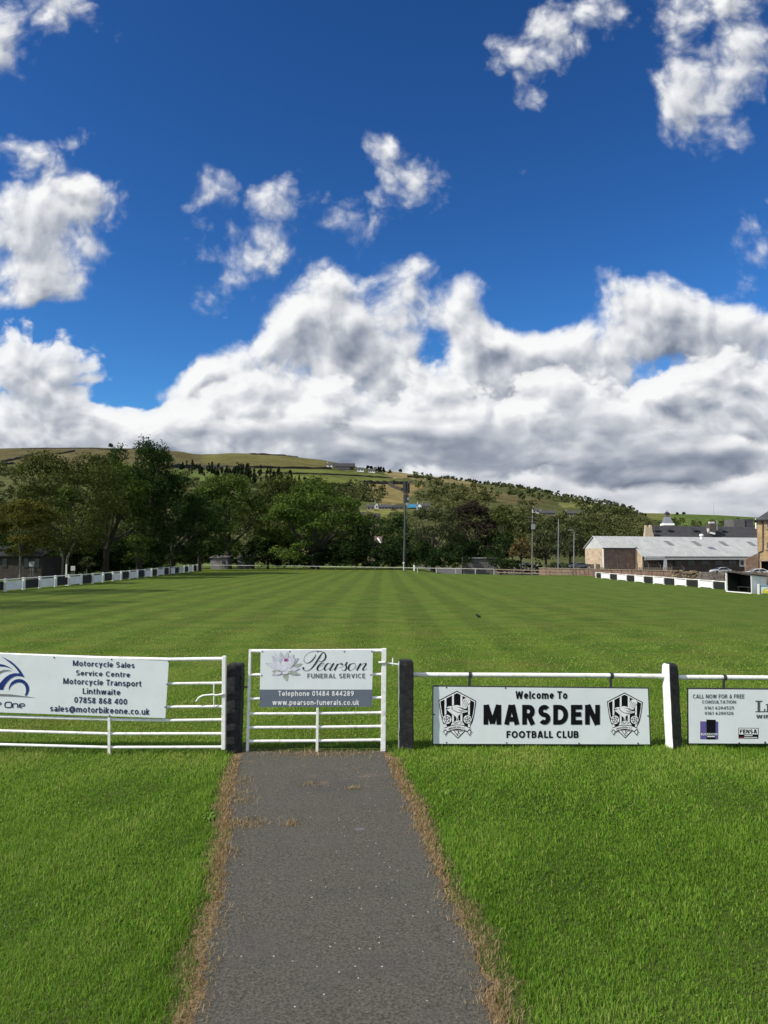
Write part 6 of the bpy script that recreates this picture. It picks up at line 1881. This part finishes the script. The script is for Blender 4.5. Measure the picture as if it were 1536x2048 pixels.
mb.v += [(xl - e, D - e, ze), (xl + 16 + e, D - e, ze), (xl + 16 + e, D + 11 + e, ze), (xl - e, D + 11 + e, ze), (xl + 2.2, D + 3.2, zr), (xl + 14, D + 3.2, zr), (xl + 14, D + 8, zr), (xl + 2.2, D + 8, zr)]
mb.f += [(0, 1, 5, 4), (1, 2, 6, 5), (2, 3, 7, 6), (3, 0, 4, 7), (4, 5, 6, 7), (0, 1, 2, 3)]; rf = mb.build('roof', M['slate'], fl)
mb = MB(); mb.box(xl - e - .05, xl + 16 + e, D - e - .12, D - e, ze - .12, ze + .06); mb.build('gutter', M['dark_metal'], fl)
mb = MB(); mb.tube([at(1524.7, 1039, D - .1), at(1524.7, 1101, D - .1), at(1517.3, 1105, D - .1), at(1517.3, 1150, D - .1)], .085, 8); mb.build('downpipe', M['dark_metal'], fl, smooth=True)
for col in (1530.5, 1560, 1596):
    for (y0, y1) in ((1042.5, 1057.5), (1083.5, 1098)):
        a_, b_ = at(col, y0, D), at(col + 12, y1, D)
        mb = MB(); mb.box(a_.x, b_.x, D - .05, D + .0, b_.z, a_.z); wn = mb.build('window', M['stone'], fl)
        mb = MB(); mb.box(a_.x + .16, b_.x - .16, D - .07, D - .052, b_.z + .14, a_.z - .14); mb.build('pane', M['glass'], wn)
        mb = MB(); mb.box(a_.x - .1, b_.x + .1, D - .14, D - .051, b_.z - .16, b_.z - .002); mb.build('sill', M['stone'], wn)

fl.rotation_euler = (0, 0, R(-25))

# parked cars in the yard
def car(name, label, pxc, py_roof, wpx, D, col, yaw, z=None):
    L = wpx * D / F; p = at(pxc, py_roof, D); sc = L / 4.2
    H_ = 1.42 * sc; z0 = p.z - H_
    root = thing(name, label, 'car', (p.x, D, z0), 'cars parked by the works')
    cm = mat(name + '_paint', col, tuple(c * .9 for c in col), rough=.3, scale=1, spec=.6)
    side = [(-2.1, .35), (-2.08, .68), (-1.95, .82), (-1.15, .92), (-.45, 1.34), (.75, 1.40), (1.55, 1.0), (2.02, .92), (2.1, .6), (2.08, .35)]
    def T(x, y, z_): c, s = math.cos(yaw), math.sin(yaw); x, y = x * sc, y * sc; return Vector((p.x + x * c - y * s, D + x * s + y * c, z0 + z_ * sc))
    mb = MB(); mb.prism([T(x, -.82, zz) for x, zz in side], T(0, .82, 0) - T(0, -.82, 0)); mb.build('body', cm, root, bevel=.06 * sc)
    for sgn in (-1, 1):
        mb = MB(); mb.prism([T(x, sgn * .835, zz) for x, zz in [(-1.0, .95), (-.42, 1.27), (.10, 1.31), (.10, .95)]], T(0, sgn * .01, 0) - T(0, 0, 0)); mb.build('side_window', M['glass'], root)
        mb = MB(); mb.prism([T(x, sgn * .835, zz) for x, zz in [(.18, .95), (.18, 1.31), (.72, 1.33), (1.30, 1.02), (1.25, .95)]], T(0, sgn * .01, 0) - T(0, 0, 0)); mb.build('side_window', M['glass'], root)
        for xw in (-1.3, 1.3):
            mb = MB(); a_ = T(xw, sgn * .66, .33); b_ = T(xw, sgn * .86, .33); mb.tube([a_, b_], .33 * sc, 14); mb.build('wheel', M['tyre'], root)
    mb = MB(); mb.prism([T(-1.10, y, zz) if k < 2 else T(-.50, y, zz) for k, (y, zz) in enumerate([(-.7, .98), (.7, .98), (.62, 1.32), (-.62, 1.32)])], T(-.02, 0, .03) - T(0, 0, 0)); mb.build('windscreen', M['glass'], root)
    return root
car('parked_car', 'silver car in the yard above the dark stone bank', 1441, 1134.2, 40, 152, (.45, .46, .47), R(8))
car('parked_car', 'white car behind the dugout roof', 1514, 1136.8, 50, 122, (.66, .66, .66), R(-8))
car('parked_car', 'dark grey estate car left of the works gable', 1157, 1124.6, 38, 150, (.06, .075, .09), R(4))
car('parked_car', 'pale silver car under the tree beside the tall wooden pole', 1051, 1124.5, 24, 158, (.40, .38, .37), R(20))
car('parked_car', 'small whitish car right of the tall wooden pole', 1072, 1127.8, 18, 168, (.50, .44, .40), R(-25))

# poles
def pole(name, label, cat, px0, yb, px1, yt, D, r0, r1, m, head=None, group=None):
    a_, b_ = at(px0, yb, D), at(px1, yt, D)
    root = thing(name, label, cat, (a_.x, D, a_.z), group)
    mb = MB(); mb.tube([a_, b_], [r0, r1], 8); mb.build('shaft', m, root, smooth=True)
    if head: head(root, b_, D)
    return root
def cross_head(root, top, D):
    mb = MB()
    for dz, w_ in ((-.5, .9), (-1.3, .7)): mb.beam(top + Vector((-w_, 0, dz)), top + Vector((w_, 0, dz)), .12, .12)
    mb.build('crossarm', M['grey_timber'], root)
    mb = MB(); mb.box(top.x - .3, top.x + .35, D - .4, D - .1, top.z - 2.6, top.z - 1.7); mb.build('transformer', M['galvanised'], root)
def lamp_head(root, top, D):
    mb = MB(); mb.tube([top, top + Vector((-.1, -.1, .25)), top + Vector((-.8, -.2, .35))], .06, 6); mb.build('arm', M['galvanised'], root)
    mb = MB(); mb.box(top.x - 1.15, top.x - .6, D - .32, D - .12, top.z + .27, top.z + .42); mb.build('lamp_head', M['galvanised'], root)
pole('wooden_pole', 'tall weathered wooden power pole with a cross arm left of the thin pole', 'pole', 1064.4, 1145, 1065, 1029, 135, .14, .10, M['pale_bark'], cross_head)
pole('thin_pole', 'thin plain pole between the wooden pole and the lamp post', 'pole', 1116, 1140, 1117, 1038, 140, .10, .07, M['galvanised'])
pole('lamp_post', 'galvanised lamp post beside the dark estate car', 'lamp post', 1147.6, 1140, 1148, 1064, 142, .10, .07, M['galvanised'], lamp_head)

# telecom mast
D = 128.0
base_p = at(808, 1143, D); top_p = at(812.3, 962, D); zt = top_p.z
mast = thing('telecom_mast', 'tall grey telecom mast with stacked antennas behind the far rail', 'mast', (base_p.x, D, 0))
def mp(px, py, dx=0, dy=0): q = at(px, py, D); return Vector((q.x + dx, D + dy, q.z))
M['mast_grey'] = mat('mast_grey', (.055, .066, .058), (.04, .048, .042), rough=.6, scale=2)
mb = MB(); mb.tube([Vector((base_p.x, D, -.1)), mp(810.2, 1020)], [.22, .16], 12); mb.build('pole', M['mast_grey'], mast, smooth=True)
mb = MB(); mb.tube([mp(810.2, 1020), mp(811, 963)], [.15, .11], 10); mb.build('top_pole', M['mast_grey'], mast, smooth=True)
for k, (px, y0, y1, dx, w_) in enumerate([(808.5, 962.5, 986, 0, .22), (813.6, 963, 988, 0, .24), (817.2, 966, 986, 0, .20), (811.5, 963, 984, -.1, .2), (809.4, 988, 1006, 0, .20), (814.4, 989, 1005, 0, .22)]):
    a_, b_ = mp(px, y0), mp(px, y1); yy = D + (-.35 if k % 2 else .25)
    mb = MB(); mb.box(a_.x - w_, a_.x + w_, yy - .14, yy + .14, b_.z, a_.z); mb.build('antenna', M['dark_metal'] if k in (1, 2, 4, 5) else M['mast_grey'], mast, bevel=.05)
mb = MB()
for py in (968, 980, 992, 1004): mb.beam(mp(807.5, py), mp(818, py), .12, .12)
mb.build('bracket', M['dark_metal'], mast)
for (px, py, r_) in [(812, 1009, .32), (813.6, 998, .26)]:
    c_ = mp(px, py, .2, -.35); mb = MB(); mb.tube([c_, c_ + Vector((0, -.18, 0))], [r_, r_ * .8], 14); mb.build('dish', M['galvanised'], mast)
mb = MB(); mb.tube([mp(819.5, 963.5), mp(824.5, 962.5)], .06, 5); mb.tube([mp(820, 961.5), mp(820, 966)], .06, 5); mb.tube([mp(824, 961), mp(824, 965.5)], .06, 5); mb.tube([mp(816, 964.5), mp(820, 963.6)], .05, 5); mb.build('aerial', M['dark_metal'], mast)
mb = MB(); p = at(828, 1137, 126); mb.box(p.x - .12, p.x + .12, 125.9, 126.1, -.1, at(828, 1131.5, 126).z); mb.ball((p.x, 126, at(828, 1131.5, 126).z), .13)
tag(mb.build('marker_post', M['white_paint'], None, loc=(p.x, 126, 0)), 'short white marker post behind the far rail near the mast', 'post')
p0 = at(807.5, 1125.5, 126); mb = MB(); mb.tube([(p0.x, 126, -.1), (p0.x, 126, p0.z)], .05, 6); mb.box(p0.x - .18, p0.x + .1, 125.85, 126.05, p0.z - .12, p0.z + .1)
tag(mb.build('tap_post', M['white_paint'], None, loc=(p0.x, 126, 0)), 'thin post with a small white box at the foot of the telecom mast', 'post')

# grey timber shed at the far corner
D = 126.0
a_, b_ = at(928, 1116, D), at(994, 1141, D)
sh = thing('timber_shed', 'long low grey timber shed under the copper beech', 'shed', (a_.x, D, -.2))
mb = MB(); mb.box(a_.x, b_.x, D, D + 3.5, -1.3, a_.z - .1); mb.build('wall', M['grey_timber'], sh)
mb = MB(); mb.prism([(a_.x - .2, D - .25, a_.z - .1), (b_.x + .2, D - .25, a_.z - .1), (b_.x + .2, D + 3.7, a_.z + .15), (a_.x - .2, D + 3.7, a_.z - .05)], (0, 0, .05)); mb.build('roof', M['grey_timber'], sh)
mb = MB()
for t in np.linspace(a_.x + .1, b_.x - .1, 13): mb.box(t - .03, t + .03, D - .03, D - .002, -1.2, a_.z - .12)
mb.build('battens', M['grey_timber'], sh)

# gabled house among the trees
def cottage(name, label, px0, px1, y_ridge, y_eave, y_base, P, wall, roof, depth=.8, yaw=0.0, windows=2, chimney=True, group=None, gable_front=False):
    """A small pitched-roof house seen between two columns of the photograph, standing at P."""
    D = P.y; s = D / F
    w = (px1 - px0) * s; h = (y_base - y_eave) * s; rh = (y_eave - y_ridge) * s; d = w * depth
    cx = P.x; zb = at(0, y_base, D).z
    root = thing(name, label, 'house', (cx, D, zb), group)
    c, sn = math.cos(yaw), math.sin(yaw)
    def T(x, y, z): return Vector((cx + x * c - y * sn, D + x * sn + y * c, zb + z))
    mb = MB(); mb.prism([T(-w / 2, 0, -1.5), T(w / 2, 0, -1.5), T(w / 2, d, -1.5), T(-w / 2, d, -1.5)], (0, 0, h + 1.5))
    if gable_front: mb.prism([T(-w / 2, .02, h), T(w / 2, .02, h), T(0, .02, h + rh)], T(0, d - .04, 0) - T(0, 0, 0))
    else: mb.prism([T(-w / 2 + .02, 0, h), T(-w / 2 + .02, d, h), T(-w / 2 + .02, d / 2, h + rh)], T(w - .04, 0, 0) - T(0, 0, 0))
    mb.build('wall', wall, root)
    e = .06 * w; th = max(.15, .02 * w)
    mb = MB()
    if gable_front:
        mb.prism([T(-w / 2 - e, -e, h - e * rh / (w / 2)), T(0, -e, h + rh), T(0, -e, h + rh + th), T(-w / 2 - e, -e, h + th - e * rh / (w / 2))], T(0, d + 2 * e, 0) - T(0, 0, 0))
        mb.prism([T(w / 2 + e, -e, h - e * rh / (w / 2)), T(0, -e, h + rh), T(0, -e, h + rh + th), T(w / 2 + e, -e, h + th - e * rh / (w / 2))], T(0, d + 2 * e, 0) - T(0, 0, 0))
    else:
        k = rh / (d / 2)
        mb.prism([T(-w / 2 - e, -e, h - e * k), T(-w / 2 - e, d / 2, h + rh), T(-w / 2 - e, d / 2, h + rh + th), T(-w / 2 - e, -e, h - e * k + th)], T(w + 2 * e, 0, 0) - T(0, 0, 0))
        mb.prism([T(-w / 2 - e, d + e, h - e * k), T(-w / 2 - e, d / 2, h + rh), T(-w / 2 - e, d / 2, h + rh + th), T(-w / 2 - e, d + e, h - e * k + th)], T(w + 2 * e, 0, 0) - T(0, 0, 0))
    rf = mb.build('roof', roof, root)
    if chimney:
        mb = MB(); q = T(-w * .38, d * .5, h + rh); mb.box(q.x - w * .05, q.x + w * .05, q.y - .4, q.y + .4, q.z - rh * .4, q.z + rh * .4 + .6); mb.build('chimney', wall, rf)
    for k in range(windows):
        x = -w / 2 + w * (k + .5) / windows; ww = w * .16 / max(1, windows / 2.2)
        mb = MB(); mb.prism([T(x - ww, -.03, h * .38), T(x + ww, -.03, h * .38), T(x + ww, -.03, h * .78), T(x - ww, -.03, h * .78)], T(0, -.06, 0) - T(0, 0, 0)); mb.build('window', M['glass'], root)
    return root
P = at(748, 1090, 165.0)
hs = cottage('gabled_house', 'house with a brown tiled roof and white gable boards half hidden in the dark trees', 739, 765, 1074, 1089, 1112, P, M['stone'], mat('brown_tile', (.115, .085, .075), (.085, .062, .055), rough=.85, scale=2), depth=1.0, yaw=R(-12), windows=3)
mb = MB(); mb.beam(at(755.5, 1075.5, 163.5), at(762.5, 1088.5, 163), .2, .35); mb.build('barge_board', M['white_paint'], hs)
mb = MB(); mb.beam(at(733, 1076, 165), at(739, 1076, 165), 2.5, 1.2); mb.build('porch_roof', M['slate'], hs)

# hillside houses
HG = 'houses on the far hillside'
def hh(label, px0, px1, yr, ye, yb, wall, roof, windows=2, name='hillside_house', **kw):
    p = hill_point((px0 + px1) / 2, yb)
    return cottage(name, label, px0, px1, yr, ye, yb, p, wall, roof, windows=windows, group=HG, **kw)
hh('long dark roofed barn on the hill crest', 664, 707, 926.5, 931.5, 937, M['dark_stone'], M['dark_slate'], 0, name='hillside_barn', depth=.25, chimney=False)
hh('small pale stone building left of the long barn on the crest', 653, 664, 925.5, 929, 935, M['pale_render'], M['slate'], 1)
hh('low grey outbuilding below the long barn', 672, 698, 935, 937, 940, M['stone'], M['slate'], 2, depth=.4, chimney=False)
hh('bright white farmhouse on the hill, left of the farm trees', 714, 727, 934.5, 938, 943.5, M['white_panel'], M['slate'], 2)
hh('white farmhouse with a dark roof beside the dark conifers', 737, 750, 937, 940.5, 945.5, M['white_panel'], M['slate'], 3)
hh('pale gable ended cottage at the left of the hillside terrace', 749, 757, 1005, 1010, 1018, M['pale_render'], M['slate'], 1, gable_front=True)
hh('long low grey terrace on the hillside', 757, 782, 1009, 1013, 1020, M['stone'], M['slate'], 4, depth=.4)
hh('grey terrace left of the mast, between the low terrace and the blue roof', 783, 806, 1010, 1014, 1020, M['stone'], M['dark_slate'], 3, depth=.4)
hh('grey house at the left end of the hillside hamlet', 734, 748, 1010, 1013.5, 1021, M['stone'], M['slate'], 2)
hh('low grey roofed house below the hamlet, nearest the round tree', 712, 730, 1024, 1029, 1034, M['dark_stone'], M['slate'], 2, depth=.5)
hh('lower brown stone house below the hamlet', 712, 742, 1033, 1037, 1043, M['stone'], M['dark_slate'], 3, depth=.4)
hh('purple grey roofed house with a white gable beside the low houses', 742, 760, 1027, 1032, 1041, M['stone'], M['dark_slate'], 2, depth=.5)
hh('shed with a bright blue roof right of the mast', 815, 833, 1008, 1014.5, 1018, M['dark_stone'], M['blue_sheet'], 0, name='hillside_shed', depth=.7, chimney=False)
hh('tall white gabled house right of the blue roofed shed', 834, 843, 1007, 1011, 1022, M['white_panel'], M['slate'], 2, gable_front=True)
hh('grey stone house adjoining the tall white gabled house', 843, 860, 1007, 1011, 1021, M['stone'], M['slate'], 4, depth=.5)
hh('pale stone cottage with a tall chimney amid the wood on the right', 1066, 1078, 1016, 1020, 1027, M['pale_render'], M['slate'], 2)
hh('long low stone house amid the wood on the right', 1079, 1110, 1021, 1025, 1030, M['stone'], M['slate'], 4, depth=.4)
hh('large beige stone house highest in the wood above the works', 1131, 1163, 1022, 1026, 1034, M['stone'], M['slate'], 4, depth=.5)

# dry stone walls and hedges that divide the hillside
WG = 'field walls on the far hillside'
M['field_wall'] = mat('field_wall', (.045, .040, .032), (.030, .027, .022), rough=1.0, scale=.3)
def field_wall(label, pts, h=1.6, th=1.0, name='field_wall'):
    P = []
    for (a_, b_) in zip(pts, pts[1:]):
        for t in np.linspace(0, 1, 8, endpoint=False): P.append(hill_point(a_[0] + (b_[0] - a_[0]) * t, a_[1] + (b_[1] - a_[1]) * t))
    P.append(hill_point(*pts[-1]))
    mb = MB(); rr = random.Random(int(pts[0][0] * 7 + 3))
    n = len(P)
    for k, p in enumerate(P):
        d = (P[min(k + 1, n - 1)] - P[max(k - 1, 0)]); d.z = 0; d.normalize(); s = Vector((-d.y, d.x, 0)) * th
        hh_ = h * rr.uniform(.7, 1.3)
        mb.v += [tuple(p - s + Vector((0, 0, -1))), tuple(p - s * .7 + Vector((0, 0, hh_))), tuple(p + s * .7 + Vector((0, 0, hh_))), tuple(p + s + Vector((0, 0, -1)))]
    for k in range(n - 1):
        for j in range(4): mb.f.append((k * 4 + j, k * 4 + (j + 1) % 4, (k + 1) * 4 + (j + 1) % 4, (k + 1) * 4 + j))
    mb.f += [(0, 1, 2, 3), ((n - 1) * 4 + 3, (n - 1) * 4 + 2, (n - 1) * 4 + 1, (n - 1) * 4)]
    tag(mb.build(name, M['field_wall'], None, loc=P[0]), label, 'wall', WG)
field_wall('dark wall along the foot of the rounded hilltop pasture up to the farm', [(406, 933), (480, 936), (560, 937), (662, 938.5)], 2.6)
field_wall('wall on the very crest of the rounded hilltop pasture', [(498, 908.5), (560, 911), (596, 915.5)], 2.4)
field_wall('wall across the green field below the farm, ending at the conifers', [(515, 947), (640, 949), (725, 953), (786, 957)], 1.7)
field_wall('hedge wall above the golden hay field', [(726, 967.5), (782, 968.5), (808, 968.5)], 3.4, 1.6)
field_wall('slanting hedge running down the right side of the golden hay field', [(778, 970), (790, 977), (805, 982)], 2.6, 1.4)
field_wall('sloping wall on the moor at the far left edge', [(0, 925), (32, 918), (62, 910)], 2.8)
field_wall('level wall on the moor at the far left edge below the sloping one', [(-10, 930.5), (27, 928.5)], 2.4)
field_wall('wall on the moor between the two tallest left trees', [(180, 930), (222, 926)], 3.0)
field_wall('short wall high on the moor above the broad olive tree', [(112, 909), (146, 903)], 2.6)
field_wall('thick hedge right of the tallest tree, above a strip of pasture', [(325, 935), (400, 936), (440, 939)], 4.0, 2.0)
field_wall('dark wall below the straw coloured strip right of the farm', [(815, 955), (850, 956), (880, 961)], 3.0)
field_wall('broken wall along the dark crest at the left of the moor', [(40, 898.5), (120, 898), (190, 899), (240, 900)], 2.4)

# masts on the far skyline
Y = 2980.0; p = Vector((float(px_x(1428, Y)), Y, CAM_Z + float(elev(1031)) * Y)); zt = CAM_Z + float(elev(1007)) * Y
ms = thing('radio_mast', 'hair thin radio mast on the distant green hill', 'mast', p)
mb = MB(); mb.tube([p - Vector((0, 0, 5)), Vector((p.x, p.y, zt))], [.9, .5], 5); mb.build('shaft', M['galvanised'], ms)

# buildings glimpsed below the left trees
D = 76.0
bl = thing('brick_pavilion', 'low dark brick building in deep shade behind the small yellow green tree', 'building', (at(40, HORIZON, D).x, D, 0))
a_, b_ = at(-60, 1113, D), at(84, 1113, D)
mb = MB(); mb.box(a_.x, b_.x, D, D + 6, -.1, a_.z); mb.build('wall', mat('shade_dark_brick', (.050, .040, .034), (.034, .028, .024), rough=.9, scale=2), bl)  # near-black brick stands in for the shade under the trees
mb = MB(); mb.prism([(a_.x - .3, D - .4, a_.z), (b_.x + .3, D - .4, a_.z), (b_.x + .3, D + 3, a_.z + .9), (a_.x - .3, D + 3, a_.z + .9)], (0, 0, .12)); mb.build('roof', M['black_panel'], bl)  # roof blackened likewise, tree shade put into its colour
for px in (5, 48, 70):
    p0, p1 = at(px, 1117, D), at(px + 9, 1135, D); mb = MB(); mb.box(p0.x, p1.x, D - .05, D - .002, p1.z, p0.z); mb.build('window', M['glass'], bl)
def info_board(label, px0, px1, y0, y1, yb, D, m):
    a_, b_ = at(px0, y0, D), at(px1, y1, D); root = thing('notice_board', label, 'notice board', ((a_.x + b_.x) / 2, D, 0), 'notice boards')
    mb = MB(); mb.box(a_.x, b_.x, D, D + .05, b_.z, a_.z); mb.build('board', m, root)
    for f_ in (.25, .75):
        x = a_.x + (b_.x - a_.x) * f_; mb = MB(); mb.box(x - .04, x + .04, D + .051, D + .12, -.1, a_.z); mb.build('leg', M['grey_timber'], root)
info_board('pale notice board beside the slim white pole', 141.5, 150, 1132, 1141.5, 1150, 66, M['dull_white'])
info_board('grey notice board near the brick pavilion', 58, 68, 1123, 1133, 1155, 62, mat('grey_board', (.28, .29, .31), rough=.6, scale=3))
def pale_shed(label, px0, px1, y0, yb, D, m):
    a_, b_ = at(px0, y0, D), at(px1, yb, D); root = thing('pale_shed', label, 'shed', ((a_.x + b_.x) / 2, D, -.5), 'pale sheds under the trees')
    mb = MB(); mb.box(a_.x, b_.x, D, D + 4, -.6, a_.z); mb.build('wall', m, root)
    mb = MB(); mb.prism([(a_.x - .2, D - .2, a_.z), (b_.x + .2, D - .2, a_.z), (b_.x + .2, D + 4.2, a_.z + .5), (a_.x - .2, D + 4.2, a_.z + .5)], (0, 0, .1)); mb.build('roof', M['grey_timber'], root)
    mb = MB(); x = b_.x - .7; mb.box(x - .35, x + .35, D - .04, D - .002, -.5, a_.z - .5); mb.build('door', M['grey_timber'], root)
pale_shed('larger pale shed glimpsed under the trees at the far left corner', 421, 455, 1116.5, 1134, 139, mat('shed_render', (.21, .205, .20), (.16, .155, .15), rough=.8, scale=.8))
pale_shed('smaller pale shed glimpsed under the trees, right of the larger one', 475, 502, 1117, 1133, 142, mat('shed_render_dull', (.17, .17, .16), (.13, .13, .12), rough=.8, scale=.8))
